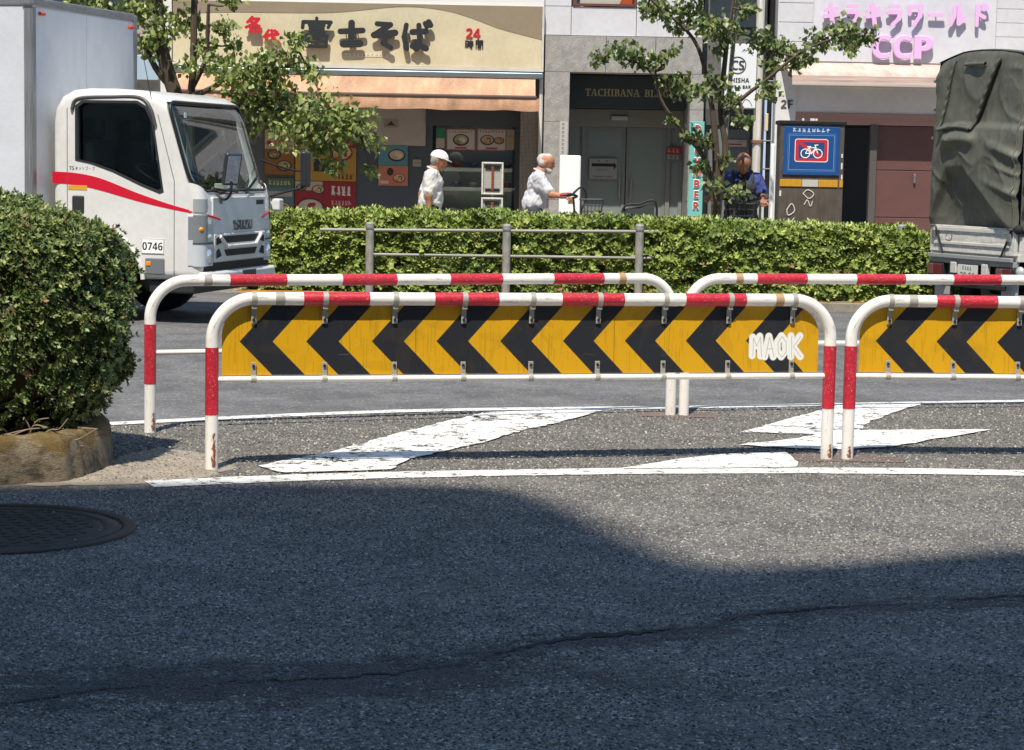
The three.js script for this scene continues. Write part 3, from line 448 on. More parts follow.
tree('street_tree', 'leafy street tree behind the white truck cab', [-4.07, 0.1, -25.25],
  [[[-4.07, 0.05, -25.25, 0.13], [-4.06, 1.2, -25.25, 0.11], [-4.04, 2.07, -25.25, 0.1], [-4.12, 2.36, -25.25, 0.095], [-4.22, 2.75, -25.2, 0.075], [-4.28, 3.2, -25.2, 0.06], [-4.35, 4.2, -25.2, 0.03]],
    [[-4.03, 1.95, -25.25, 0.05], [-3.9, 2.2, -25.2, 0.045], [-3.85, 2.6, -25.15, 0.04], [-3.84, 3.4, -25.15, 0.035], [-3.8, 4.3, -25.1, 0.02]],
    [[-3.88, 2.3, -25.2, 0.03], [-3.72, 2.6, -25.1, 0.028], [-3.68, 2.82, -25.1, 0.025], [-3.65, 3.3, -25.0, 0.018]],
    [[-3.95, 2.2, -25.2, 0.04], [-3.6, 2.33, -25.0, 0.035], [-3.35, 2.5, -24.9, 0.028], [-2.9, 2.55, -24.8, 0.02], [-2.5, 2.65, -24.8, 0.012]],
    [[-4.0, 1.9, -25.2, 0.04], [-3.5, 2.1, -25.0, 0.032], [-2.9, 2.1, -24.9, 0.024], [-2.3, 1.95, -24.85, 0.016], [-1.85, 1.85, -24.85, 0.008]],
    [[-4.1, 2.3, -25.25, 0.045], [-4.3, 2.55, -25.2, 0.035], [-4.5, 2.9, -25.2, 0.025], [-4.9, 3.3, -25.1, 0.012]]],
  [[-5.25, 3.42, 0.18], [-5.0, 3.55, 0.2], [-4.97, 3.29, 0.17], [-4.67, 3.21, 0.19], [-4.37, 3.26, 0.2], [-4.2, 3.01, 0.2], [-3.96, 3.13, 0.19], [-3.72, 2.84, 0.15], [-3.48, 3.04, 0.13], [-3.18, 2.26, 0.28], [-2.82, 2.27, 0.25], [-2.58, 2.09, 0.28], [-2.23, 2.04, 0.28], [-1.99, 1.87, 0.23], [-1.81, 2.01, 0.17], [-1.69, 1.76, 0.12], [-2.28, 1.69, 0.21], [-2.16, 1.47, 0.12], [-2.58, 1.8, 0.22], [-3.0, 2.09, 0.26], [-3.24, 1.84, 0.18], [-2.95, 2.65, 0.15], [-2.71, 2.71, 0.15], [-2.59, 2.9, 0.12], [-2.41, 2.57, 0.12], [-3.3, 2.49, 0.2], [-3.54, 2.64, 0.16], [-3.36, 2.85, 0.11], [-2.33, 2.48, 0.1], [-4.37, 2.83, 0.16], [-3.9, 2.6, 0.12], [-3.12, 2.5, 0.18], [-2.83, 2.5, 0.16], [-4.61, 3.58, 0.24], [-4.14, 3.65, 0.26], [-3.66, 3.55, 0.2], [-3.31, 3.36, 0.1], [-1.87, 1.81, 0.11], [-2.05, 2.01, 0.14], [-2.46, 1.98, 0.17], [-1.72, 1.42, 0.07], [-4.5, 4.1, 0.4], [-3.9, 4.3, 0.42], [-4.2, 4.6, 0.35]],
  [lin(0.12, 0.17, 0.04), lin(0.26, 0.33, 0.08), lin(0.42, 0.48, 0.17)], 0.088, 3500);
tree('street_tree', 'thin street tree with sparse clumps in front of the stone entrance', [2.42, 0.1, -25.2],
  [[[2.42, 0.05, -25.2, 0.075], [2.4, 0.82, -25.2, 0.065], [2.39, 1.54, -25.2, 0.055], [2.32, 2.19, -25.15, 0.045], [2.16, 2.83, -25.1, 0.032], [1.97, 3.12, -25.05, 0.025], [1.67, 3.35, -25.0, 0.018], [1.4, 3.6, -25, 0.01]],
    [[2.39, 1.2, -25.2, 0.035], [2.22, 1.65, -25.15, 0.032], [1.95, 1.94, -25.05, 0.026], [1.70, 2.29, -25.0, 0.018], [1.62, 2.62, -25.0, 0.012]],
    [[2.4, 1.1, -25.2, 0.045], [2.5, 1.7, -25.25, 0.04], [2.43, 2.15, -25.25, 0.035], [2.45, 2.6, -25.25, 0.03], [2.5, 3.2, -25.2, 0.02], [2.6, 3.9, -25.2, 0.01]],
    [[2.44, 2.1, -25.2, 0.028], [2.73, 2.38, -25.15, 0.023], [2.92, 2.53, -25.1, 0.02], [3.33, 2.87, -25.1, 0.014], [3.70, 3.04, -25.1, 0.01], [4.11, 3.13, -25.1, 0.006]],
    [[1.65, 2.5, -25.0, 0.012], [1.45, 2.7, -25.0, 0.01], [1.05, 2.8, -25.0, 0.006]]],
  [[0.97, 2.77, 0.1], [1.15, 2.87, 0.12], [1.33, 2.82, 0.12], [1.45, 2.74, 0.12], [1.63, 2.76, 0.1], [1.78, 2.86, 0.07], [1.55, 3.41, 0.13], [1.73, 3.33, 0.15], [2.03, 3.38, 0.15], [1.91, 3.18, 0.12], [2.21, 3.19, 0.16], [2.45, 3.13, 0.15], [2.39, 2.95, 0.1], [2.68, 3.39, 0.1], [2.87, 3.04, 0.15], [3.05, 2.97, 0.14], [3.23, 2.91, 0.12], [3.41, 2.85, 0.1], [3.0, 2.73, 0.1], [2.94, 2.44, 0.12], [3.58, 3.04, 0.15], [3.81, 3.16, 0.16], [3.99, 3.1, 0.14], [4.17, 3.1, 0.11], [3.88, 2.95, 0.1], [1.93, 2.47, 0.14], [2.11, 2.42, 0.13], [1.75, 2.51, 0.1], [2.35, 2.54, 0.12], [2.53, 2.31, 0.12], [2.66, 2.08, 0.1], [2.07, 1.89, 0.1], [2.25, 1.83, 0.1], [2.2, 1.53, 0.09], [2.35, 1.3, 0.1], [2.62, 1.24, 0.1], [2.49, 1.6, 0.09], [1.82, 2.08, 0.05], [3.35, 2.77, 0.1], [2.13, 3.71, 0.22], [2.61, 3.78, 0.22], [1.66, 3.7, 0.19], [2.3, 4.1, 0.3]],
  [lin(0.08, 0.13, 0.04), lin(0.17, 0.23, 0.07), lin(0.3, 0.35, 0.12)], 0.083, 5000);
{
  const o = thing('slender_pole', 'slender grey metal pole rising beside the thin tree', 'pole', [2.42, 0.13, -25.45]);
  part('shaft', rod([0, 0, 0], [0.25, 4.6, 0], 0.03, 0.026, 12), M_grayPaint, o); part('base_plate', rbox(0.16, 0.02, 0.16, 0.005, 0, 0.01, 0), M_grayPaint, o);
}

// dusty concrete skin at the foot of the planter
struct('dusty_patch', flat(wobble([[-2.3, -9.6], [-1.75, -9.74], [-1.5, -9.9], [-1.35, -10.3], [-1.55, -10.75], [-1.85, -11.0], [-2.0, -10.6], [-2.0, -10.1]], 0.06, 0.03), 0.0065), withTex(mat(0xc4b9a8, 0.95), concreteTex, 0.35), 'dusty pale ground at the foot of the planter');
// ---------------------------------------------------------------- lettering helpers
function capsule(ax, ay, bx, by, r) {
  const a = Math.atan2(by - ay, bx - ax), s = new THREE.Shape();
  s.absarc(bx, by, r, a - Math.PI / 2, a + Math.PI / 2, false); s.absarc(ax, ay, r, a + Math.PI / 2, a + 1.5 * Math.PI, false); s.closePath(); return s;
}
function strokes(list, w, h, t, depth, x = 0, y = 0, z = 0) {     // brush strokes as raised bars, each a hair deeper than the last
  const gs = []; let k = 0;
  for (const st of list) for (let i = 0; i + 1 < st.length; i++) gs.push(new THREE.ExtrudeGeometry(capsule(st[i][0] * w, st[i][1] * h, st[i + 1][0] * w, st[i + 1][1] * h, t / 2 * (0.85 + 0.3 * ((k * 7) % 5) / 5)), { depth: depth + (k++) * 0.0006, bevelEnabled: false, curveSegments: 5 }).translate(x, y, z));
  return merged(gs);
}
const GLYPH = {
  na: [[[.45, .98], [.15, .62]], [[.38, .85], [.82, .85], [.55, .5], [.08, .28]], [[.35, .68], [.5, .58]], [[.35, .38], [.85, .38], [.85, .03], [.35, .03], [.35, .38]]],
  dai: [[[.35, .98], [.05, .5]], [[.2, .7], [.2, 0]], [[.38, .62], [.95, .72]], [[.55, .98], [.62, .4], [.85, .05], [.97, .2]], [[.75, .95], [.88, .85]]],
  fu: [[[.5, 1], [.5, .88]], [[.06, .66], [.08, .86], [.94, .86], [.86, .68]], [[.28, .75], [.72, .75]], [[.3, .64], [.7, .64], [.68, .5], [.32, .5], [.3, .64]], [[.18, .38], [.82, .38], [.8, .02], [.2, .02], [.18, .38]], [[.5, .38], [.5, .02]], [[.2, .2], [.8, .2]]],
  shi: [[[.02, .6], [.98, .66]], [[.5, .98], [.48, .08]], [[.16, .05], [.86, .08]]],
  so: [[[.22, .93], [.75, .9], [.1, .5], [.95, .6], [.55, .42], [.48, .2], [.78, .03]]],
  ba: [[[.13, .95], [.05, .5], [.15, .05]], [[.36, .68], [.86, .72]], [[.6, .95], [.64, .2], [.5, .04], [.36, .14], [.5, .26], [.88, .06]], [[.84, 1.02], [.9, .9]], [[.97, 1.08], [1.04, .96]]],
  ji: [[[.08, .9], [.38, .9], [.38, .2], [.08, .2], [.08, .9]], [[.08, .55], [.38, .55]], [[.5, .85], [.95, .85]], [[.72, .98], [.72, .62]], [[.46, .62], [.98, .62]], [[.48, .42], [.96, .42]], [[.82, .6], [.82, .04], [.7, .08]], [[.58, .3], [.66, .18]]],
  ne: [[[.5, .98], [.5, .85]], [[.15, .75], [.85, .75], [.15, .3]], [[.5, .5], [.5, 0]], [[.65, .45], [.9, .3]]], tsu: [[[.15, .6], [.25, .45]], [[.4, .65], [.5, .5]], [[.85, .65], [.7, .3], [.4, .1]]], to: [[[.35, .98], [.35, 0]], [[.35, .6], [.8, .4]]], ku: [[[.4, .98], [.15, .55]], [[.35, .8], [.85, .8], [.75, .4], [.35, 0]]],
  kan: [[[.1, 0], [.1, .95], [.42, .95], [.42, .6], [.1, .6]], [[.1, .78], [.42, .78]], [[.9, 0], [.9, .95], [.58, .95], [.58, .6], [.9, .6]], [[.58, .78], [.9, .78]], [[.34, .45], [.66, .45], [.66, .08], [.34, .08], [.34, .45]], [[.34, .27], [.66, .27]]],
  ki: [[[.1, .7], [.88, .8]], [[.03, .4], [.97, .5]], [[.42, .98], [.62, 0]]], ra: [[[.2, .92], [.8, .92]], [[.06, .62], [.9, .62], [.8, .3], [.38, 0]]],
  wa: [[[.1, .52], [.1, .9], [.9, .9], [.8, .42], [.4, 0]]], bar: [[[.05, .5], [.95, .5]]], ru: [[[.3, .9], [.28, .45], [.03, .03]], [[.6, .95], [.6, .08], [.97, .4]]], dou: [[[.25, .98], [.25, 0]], [[.25, .6], [.75, .4]], [[.62, .98], [.7, .8]], [[.84, 1.0], [.92, .84]]],
};

// ---------------------------------------------------------------- posters (flat print)
function bowl(g, x, y, r, rim, inner, top) { g.fillStyle = rim; g.beginPath(); g.ellipse(x, y, r, r * 0.72, 0, 0, 7); g.fill(); g.fillStyle = inner; g.beginPath(); g.ellipse(x, y - r * 0.04, r * 0.82, r * 0.56, 0, 0, 7); g.fill(); for (let i = 0; i < 9; i++) { g.fillStyle = top[i % top.length]; g.beginPath(); g.ellipse(x + Math.cos(i * 2.3) * r * 0.42, y + Math.sin(i * 1.9) * r * 0.26, r * 0.24, r * 0.14, i, 0, 7); g.fill(); } }
function scribble(g, x, y, w, h, n, c, lw) { g.strokeStyle = c; g.lineWidth = lw; let s = 7; const q = () => ((s = (s * 16807) % 2147483647) / 2147483647); for (let i = 0; i < n; i++) { const x0 = x + w * i / n, cw = w / n * 0.72; for (let k = 0; k < 4; k++) { g.beginPath(); if (k & 1) { g.moveTo(x0 + q() * cw, y); g.lineTo(x0 + q() * cw, y + h); } else { const yy = y + h * q(); g.moveTo(x0, yy); g.lineTo(x0 + cw, yy + (q() - 0.5) * h * 0.2); } g.stroke(); } } }
const FOOD = ['#e8d9b0', '#8b5a2b', '#d9b36a', '#5c7a35', '#c9564a'];
function poster(label, x0, x1, y0, y1, z, draw, cat = 'poster', name = 'food_poster', group = 'posters on the noodle shop front') {
  const o = part(numbered(name), span(x0, x1, y0, y1, z, z - 0.012), [M_black, M_black, M_black, M_black, mat(0xc9c4bd, 0.5, { map: canvasTex(384, Math.max(64, Math.round(384 * (y1 - y0) / (x1 - x0) / 16) * 16), draw) }), M_black], scene);
  o.userData = { label, category: cat }; if (group) o.userData.group = group; return o;
}

// ---------------------------------------------------------------- noodle shop
{
  const o = thing('noodle_shop', 'beige noodle shop with a wide signboard and peach awning', 'shop', [0, 0.13, -30]);
  const Y = (y) => y - 0.13, M_dark = mat(0x4a4f55, 0.8), M_cream = withTex(mat(0xd9cfae, 0.7), plasterTex, 1);
  part('upper_wall', metricUV(span(-4.88, 0.36, Y(3.86), 8.2, 0, -6)), M_white, o);
  for (let f = 0; f < 2; f++) for (let k = 0; k < 3; k++) { const x = -4.1 + k * 1.6, y = Y(4.7) + f * 2.1; const w = part('window', [span(x, x + 1.1, y, y + 0.05, 0.03, -0.02), span(x, x + 1.1, y + 1.1, y + 1.15, 0.03, -0.02), span(x, x + 0.05, y + 0.05, y + 1.1, 0.03, -0.02), span(x + 1.05, x + 1.1, y + 0.05, y + 1.1, 0.03, -0.02)], M_steel, o); part('pane', span(x + 0.05, x + 1.05, y + 0.05, y + 1.1, 0.012, 0.004), mat(0x3a4750, 0.06), w); }
  part('roof_slab', span(-4.95, 0.4, 8.2, 8.35, 0.1, -6.1), M_concrete, o);
  part('eave_strip', rspan(-4.88, 0.36, Y(3.70), Y(3.86), 0.09, -0.4, 0.01), M_white, o);
  // shell of the ground floor: side walls, back, lintel behind the sign
  part('lintel', span(-4.88, 0.36, Y(2.3), Y(3.70), 0, -0.3), M_dark, o);
  part('side_wall', span(-4.88, -4.6, 0, Y(2.3), 0, -6), M_concrete, o); part('side_wall', span(0.3, 0.36, 0, Y(2.3), -0.01, -6), M_concrete, o);
  part('back_wall', span(-4.6, 0.3, 0, Y(2.3), -3, -3.2), M_dark, o); part('ceiling', span(-4.6, 0.3, Y(2.3), Y(2.36), -0.3, -3.2), M_dark, o);
  // signboard: cream field below, brown hill above, real step between them
  const wave = smoothPts([[-4.86, 3.5], [-4.08, 3.54], [-2.67, 3.56], [-1.68, 3.66], [-1.11, 3.63], [-0.69, 3.53], [-0.26, 3.38], [0.34, 3.235]], 50).map(([x, y]) => [x, Y(y)]);
  const sb = part('signboard', metricUV(span(-4.86, 0.33, Y(2.84), Y(3.70), 0.14, 0.0)), M_cream, o, 'cream signboard with a brown swoosh');
  part('brown_swoosh', metricUV(prism([...wave.map(([x, y]) => [Math.min(x, 0.33), y]), [0.33, Y(3.698)], [-4.86, Y(3.698)]], 0.004).translate(0, 0, 0.141)), withTex(mat(0x988a74, 0.7), plasterTex, 1), sb);
  part('frame_edge', [span(-4.88, 0.36, Y(2.79), Y(2.838), 0.16, 0), span(0.332, 0.36, Y(2.84), Y(3.70), 0.16, 0)], M_whitePaint, sb);
  const M_ink = mat(0x23272b, 0.55), M_redL = mat(0xc01f2e, 0.5), Z = 0.215;
  const L = (name, list, x0, x1, y0, y1, t, m) => { const g = strokes(list, x1 - x0 - t, y1 - y0 - t, t, 0.022, x0 + t / 2, Y(y0) + t / 2, Z), pins = [0.3, 0.7].map((k) => rod([lerp(x0, x1, k), Y(lerp(y0, y1, 0.5)), 0.13], [lerp(x0, x1, k), Y(lerp(y0, y1, 0.5)), Z + 0.01], 0.008, 0.008, 6)); return part(name, [g, ...pins], m, sb); };
  L('letter', GLYPH.na, -3.86, -3.58, 3.25, 3.5, 0.046, M_redL); L('letter', GLYPH.dai, -3.6, -3.34, 3.08, 3.32, 0.046, M_redL);
  L('letter', GLYPH.fu, -3.08, -2.58, 3.05, 3.5, 0.052, M_ink); L('letter', GLYPH.shi, -2.55, -2.13, 3.06, 3.47, 0.095, M_ink); L('letter', GLYPH.so, -2.1, -1.67, 3.03, 3.48, 0.085, M_ink); L('letter', GLYPH.ba, -1.66, -1.21, 3.02, 3.46, 0.078, M_ink);
  const t24 = text('24', 0.14, 0.012); t24.translate(-0.745, Y(3.24), 0.141); part('letter', t24, M_redL, sb);
  part('letter', strokes(GLYPH.ji, 0.115, 0.115, 0.016, 0.008, -0.75, Y(3.1), 0.141), M_ink, sb); part('letter', strokes(GLYPH.kan, 0.115, 0.115, 0.016, 0.008, -0.605, Y(3.1), 0.141), M_ink, sb);
  const cap = part('caption', span(-2.48, -1.83, Y(2.955), Y(3.005), 0.146, 0.141), [M_cream, M_cream, M_cream, M_cream, mat(0xffffff, 0.7, { map: canvasTex(512, 48, (g, w, h) => { g.fillStyle = '#d6cdb0'; g.fillRect(0, 0, w, h); scribble(g, 6, 8, 500, 32, 11, '#8a8068', 3.4); }) }), M_cream], sb);
  // steel gutter and folding-arm awning
  part('gutter', [rspan(-4.88, 0.36, Y(2.69), Y(2.775), 0.2, 0, 0.02)], mat(0x8494a0, 0.35, { metalness: 0.6 }), o);
  part('gutter_shade_strip', span(-4.88, 0.36, Y(2.775), Y(2.79), 0.12, 0), M_black, o);  // black strip painted in as the shadow gap above the gutter
  const aw = (x0, x1, rows, nx) => { const pos = [], idx = [], uv = []; for (let j = 0; j < rows.length; j++) for (let i = 0; i <= nx; i++) { const t = i / nx, x = lerp(x0, x1, t), r = rows[j]; pos.push(x, Y(r[0]) + (r[2] ?? 0) * nz(x * 2.6, j, 1) * 1.4, r[1] + (r[2] ?? 0) * nz(x * 3.3, j * 2, 5)); uv.push(x, r[0]); } for (let j = 0; j < rows.length - 1; j++) for (let i = 0; i < nx; i++) { const a = j * (nx + 1) + i, b = a + nx + 1; idx.push(a, b, a + 1, b, b + 1, a + 1); } const g = new THREE.BufferGeometry(); g.setAttribute('position', new THREE.Float32BufferAttribute(pos, 3)); g.setAttribute('uv', new THREE.Float32BufferAttribute(uv, 2)); g.setIndex(idx); g.computeVertexNormals(); return g; };
  const M_aw = withTex(mat(0xdcb092, 0.85, { side: THREE.DoubleSide, transmission: 0.12, thickness: 0 }), grimeTex, 1.4);
  const awn = thing('shop_awning', 'peach fabric awning drooping at its right end over the shop front', 'awning', [0, 0.13, -30]);
  part('canopy', aw(-4.8, 0.25, [[2.69, 0.16], [2.62, 0.35, 0.01], [2.52, 0.58, 0.012], [2.435, 0.8]], 60), M_aw, awn);
  part('front_bar', rspan(-4.8, 0.27, Y(2.395), Y(2.43), 0.83, 0.78, 0.01), mat(0x5d4b46, 0.5), awn);
  part('valance', aw(-4.8, 0.3, [[2.395, 0.81], [2.34, 0.82, 0.012], [2.28, 0.82, 0.02], [2.225, 0.815, 0.022]], 90), M_aw, awn);
  for (const x of [-3.2, 0.22]) part('folding_arm', [rod([x, Y(2.66), 0.15], [x - 0.25, Y(2.5), 0.5], 0.02), rod([x - 0.25, Y(2.5), 0.5], [x, Y(2.41), 0.79], 0.02)], M_darkMetal, awn);
  // shop front under the awning
  const M_frame = mat(0x40464b, 0.6), gz = -0.25;
  part('front_panel', span(-4.6, -3.62, 0, Y(2.3), gz, gz - 0.05), M_dark, o);
  part('front_panel', span(-3.62, -2.28, 0, Y(2.3), gz, gz - 0.05), mat(0x51443c, 0.7), o);
  part('front_panel', span(-2.28, -1.3, 0, Y(1.72), gz, gz - 0.05), mat(0x3f464d, 0.6), o);
  part('front_panel', span(-2.28, -1.3, Y(1.725), Y(2.3), gz + 0.02, gz - 0.05), withTex(mat(0xa8a09a, 0.8), plasterTex, 0.8), o, 'grey panel beside the display window');
  part('shutter_box', [span(-1.3, 0.05, Y(2.02), Y(2.3), gz + 0.05, gz - 0.2)], M_frame, o);
  part('window_frame', [span(-1.3, -1.2, 0, Y(2.02), gz, gz - 0.1), span(-0.02, 0.05, 0, Y(2.02), gz, gz - 0.1), span(-1.2, -0.02, 0, Y(0.55), gz, gz - 0.1)], M_frame, o);
  part('display_pane', span(-1.2, -0.02, Y(0.55), Y(2.02), gz - 0.03, gz - 0.036), M_glassDark, o);
  const pebT = dataTex(256, 256, (x, y) => { const a = Math.sin((x + y) * 0.196) * Math.sin((x - y) * 0.196), k = 148 + a * 60 + (tn80(x / 256, y / 256) - 0.5) * 60; return [k, k * 0.96, k * 0.9]; });
  const pil = withTex(mat(0xdcd5ca, 0.85, { bumpScale: 0.01 }), pebT, 0.3); pil.bumpMap = pil.map;
  part('pebble_pillar', metricUV(span(0.05, 0.3, 0, Y(2.3), 0.0, -0.3)), pil, o, 'rough pebble-dashed pillar');
  part('lattice', span(-4.6, -3.62, Y(0.4), Y(0.45), gz + 0.01, gz), M_steel, o);
  part('downpipe', rod([0.335, 0, 0.05], [0.335, Y(3.7), 0.05], 0.028, 0.028, 12), M_whitePaint, o);
}
poster('tan poster with two dark bowls and a red price', -3.6, -3.18, 1.28, 1.91, -30.23, (g, w, h) => { g.fillStyle = '#c9b99a'; g.fillRect(0, 0, w, h); g.fillStyle = '#9a6a28'; g.fillRect(0, h * 0.42, w, h * 0.58); scribble(g, 30, 20, w - 60, h * 0.1, 5, '#6d5a44', 6); g.fillStyle = '#b23a38'; g.font = 'bold 96px sans-serif'; g.fillText('150', w * 0.3, h * 0.35); g.beginPath(); g.arc(w * 0.15, h * 0.29, 34, 0, 7); g.fill(); bowl(g, w * 0.32, h * 0.55, 90, '#2a2522', '#8a7860', FOOD); bowl(g, w * 0.66, h * 0.8, 100, '#2a2522', '#b8a880', FOOD); });
poster('green and blue topped poster low by the truck mirror', -3.57, -3.18, 0.6, 1.23, -30.23, (g, w, h) => { g.fillStyle = '#5c7f92'; g.fillRect(0, 0, w, h); g.fillStyle = '#55705a'; g.fillRect(0, 0, w, h * 0.22); scribble(g, 30, h * 0.06, w - 60, h * 0.1, 6, '#d8d8b0', 7); g.fillStyle = '#b9b3a6'; g.fillRect(20, h * 0.3, w - 40, h * 0.12); g.fillStyle = '#7a2030'; g.fillRect(0, h * 0.9, w, h * 0.1); bowl(g, w * 0.62, h * 0.66, 100, '#8a3a36', '#e0c0a8', FOOD); });
poster('large yellow poster half hidden by the tree leaves', -3.16, -2.29, 1.2, 1.94, -30.23, (g, w, h) => { g.fillStyle = '#c79a36'; g.fillRect(0, 0, w, h); g.fillStyle = '#8d2f34'; g.fillRect(w * 0.35, 0, w * 0.65, h * 0.36); bowl(g, w * 0.75, h * 0.45, 75, '#a5302f', '#e3cfa0', FOOD); bowl(g, w * 0.2, h * 0.35, 50, '#b34a30', '#d8c090', FOOD); g.fillStyle = '#33302e'; g.fillRect(w * 0.3, h * 0.58, w * 0.3, h * 0.24); scribble(g, w * 0.63, h * 0.86, w * 0.33, h * 0.1, 5, '#5c2b20', 5); });
poster('red noodle poster with white lettering above the hedge', -3.16, -2.29, 0.55, 1.19, -30.23, (g, w, h) => { g.fillStyle = '#a81f35'; g.fillRect(0, 0, w, h); g.fillStyle = '#c9c2b4'; g.fillRect(0, 0, w * 0.45, h * 0.2); bowl(g, w * 0.1, h * 0.14, 34, '#3a3230', '#9c8c70', FOOD); bowl(g, w * 0.38, h * 0.18, 42, '#5a3030', '#d8c0a0', FOOD); bowl(g, w * 0.25, h * 0.6, 95, '#7a1a20', '#d8d3c4', ['#e8e0d0', '#c8bca0', '#b03030', '#e8e0d0']); scribble(g, w * 0.6, h * 0.1, w * 0.34, h * 0.2, 4, '#f2efe8', 9); scribble(g, w * 0.6, h * 0.42, w * 0.34, h * 0.1, 6, '#e8c0c0', 4); scribble(g, w * 0.6, h * 0.66, w * 0.34, h * 0.22, 3, '#e8e4da', 10); });
poster('square teal poster with one bowl', -1.97, -1.55, 1.44, 1.73, -30.23, (g, w, h) => { g.fillStyle = '#5f9fb4'; g.fillRect(0, 0, w, h); bowl(g, w * 0.62, h * 0.5, 115, '#2a2a2a', '#d8c8b0', ['#e6d8c0', '#d8b898', '#efe6d6']); g.fillStyle = '#dfe9ea'; g.fillRect(20, 24, 90, 36); });
poster('salmon poster with a small bowl under the teal one', -1.97, -1.545, 1.15, 1.435, -30.23, (g, w, h) => { g.fillStyle = '#d98a76'; g.fillRect(0, 0, w, h); g.fillStyle = '#3a2a28'; g.beginPath(); g.ellipse(w * 0.4, h * 0.3, 44, 50, 0, 0, 7); g.fill(); bowl(g, w * 0.7, h * 0.62, 84, '#a83a34', '#e2c8a8', FOOD); g.fillStyle = '#f0d0c4'; g.fillRect(w * 0.05, h * 0.75, w * 0.3, h * 0.15); });
poster('green strip notice at the left of the display window', -1.15, -1.03, 1.70, 1.98, -30.262, (g, w, h) => { g.fillStyle = '#c7bfae'; g.fillRect(0, 0, w, h); g.fillStyle = '#2f8f62'; g.fillRect(0, 0, w, h * 0.5); });
const menuPrint = (two) => (g, w, h) => { g.fillStyle = '#d9d3ca'; g.fillRect(0, 0, w, h); g.strokeStyle = '#c98d92'; g.lineWidth = 16; g.strokeRect(4, 4, w - 8, h - 8); scribble(g, 30, 20, w - 60, 28, 9, two ? '#b04a58' : '#8a9a60', 5); if (two) { bowl(g, w * 0.35, h * 0.52, 96, '#5a3a34', '#cfb9a0', FOOD); bowl(g, w * 0.76, h * 0.54, 70, '#5a4038', '#c0a090', FOOD); } else bowl(g, w * 0.5, h * 0.52, 108, '#2c2c2c', '#b8b0a0', ['#ded6c0', '#7d9a58', '#efe8d8']); g.fillStyle = '#c23c4c'; g.fillRect(w * 0.3, h * 0.86, w * 0.4, h * 0.08); };
poster('menu card with a single bowl above the display shelves', -1.0, -0.59, 1.68, 1.975, -30.262, menuPrint(false));
poster('menu card with two bowls above the display shelves', -0.56, -0.15, 1.68, 1.985, -30.262, menuPrint(true));
poster('plain beige card at the right of the menu cards', -0.14, -0.03, 1.69, 1.98, -30.262, (g, w, h) => { g.fillStyle = '#b8ac98'; g.fillRect(0, 0, w, h); g.fillStyle = '#8d8270'; g.fillRect(40, h * 0.3, w - 80, 40); });
poster('small white plate sign on the dark shop wall', -1.48, -1.36, 1.43, 1.53, -30.235, (g, w, h) => { g.fillStyle = '#b9b4ac'; g.fillRect(0, 0, w, h); g.fillStyle = '#8b8a86'; g.fillRect(30, h * 0.4, w - 60, 40); }, 'sign', 'plate_sign', null);
poster('small mountain emblem on the grey shop panel', -1.9, -1.7, 1.98, 2.1, -30.225, (g, w, h) => { g.fillStyle = '#a8a09a'; g.fillRect(0, 0, w, h); g.fillStyle = '#2a2b2d'; g.beginPath(); g.moveTo(30, h * 0.85); g.quadraticCurveTo(w * 0.4, h * 0.6, w * 0.46, h * 0.25); g.lineTo(w * 0.56, h * 0.25); g.quadraticCurveTo(w * 0.62, h * 0.6, w - 30, h * 0.85); g.quadraticCurveTo(w * 0.5, h * 0.65, 30, h * 0.85); g.fill(); }, 'sign', 'emblem_sign', null);
// display shelves with food samples
{
  const o = thing('display_shelf', 'pale shelves with food samples behind the shop window', 'shelf', [-0.61, 0.13, -30.55]);
  for (const y of [1.40, 1.12, 0.72]) part('shelf_board', rbox(1.14, 0.055, 0.34, 0.006, 0, y - 0.13, 0), mat(0xdad8cc, 0.6), o);
  part('side_panel', [span(-0.58, -0.555, 0, 1.9, 0.17, -0.17), span(0.555, 0.58, 0, 1.9, 0.17, -0.17)], M_dim, o); part('back_panel', span(-0.555, 0.555, 0.05, 1.9, -0.16, -0.18), mat(0xb4b8b6, 0.8), o);
  const bowlG = new THREE.LatheGeometry([[0.02, 0], [0.035, 0.004], [0.06, 0.035], [0.075, 0.07], [0.07, 0.07], [0.05, 0.045], [0, 0.05]].map((p) => new THREE.Vector2(...p)), 18), fill = new THREE.SphereGeometry(0.055, 12, 6).scale(1, 0.35, 1).translate(0, 0.062, 0);
  const rimC = [0x3a302c, 0x8a3a30, 0x47586a, 0xb0a890], fC = [0xc7a860, 0xd8cdb4, 0x9a6a3c, 0xa8a04a];
  [[1.428, 5], [1.148, 5], [0.748, 6]].forEach(([y, n], r) => { for (let k = 0; k < n; k++) { const b = thing('sample_bowl', ['bowl of food on the top display shelf', 'bowl of food on the middle display shelf', 'bowl of food on the bottom display shelf'][r], 'bowl', [-1.1 + k * (0.98 / (n - 1)), y, -30.5], 0, 'food samples in the shop window'); const s = r === 2 ? 1.25 : 1; b.scale.setScalar(s); part('bowl', bowlG, mat(rimC[(k + r) % 4], 0.4), b); part('food', fill, mat(fC[(k * 3 + r) % 4], 0.7), b); } });
}
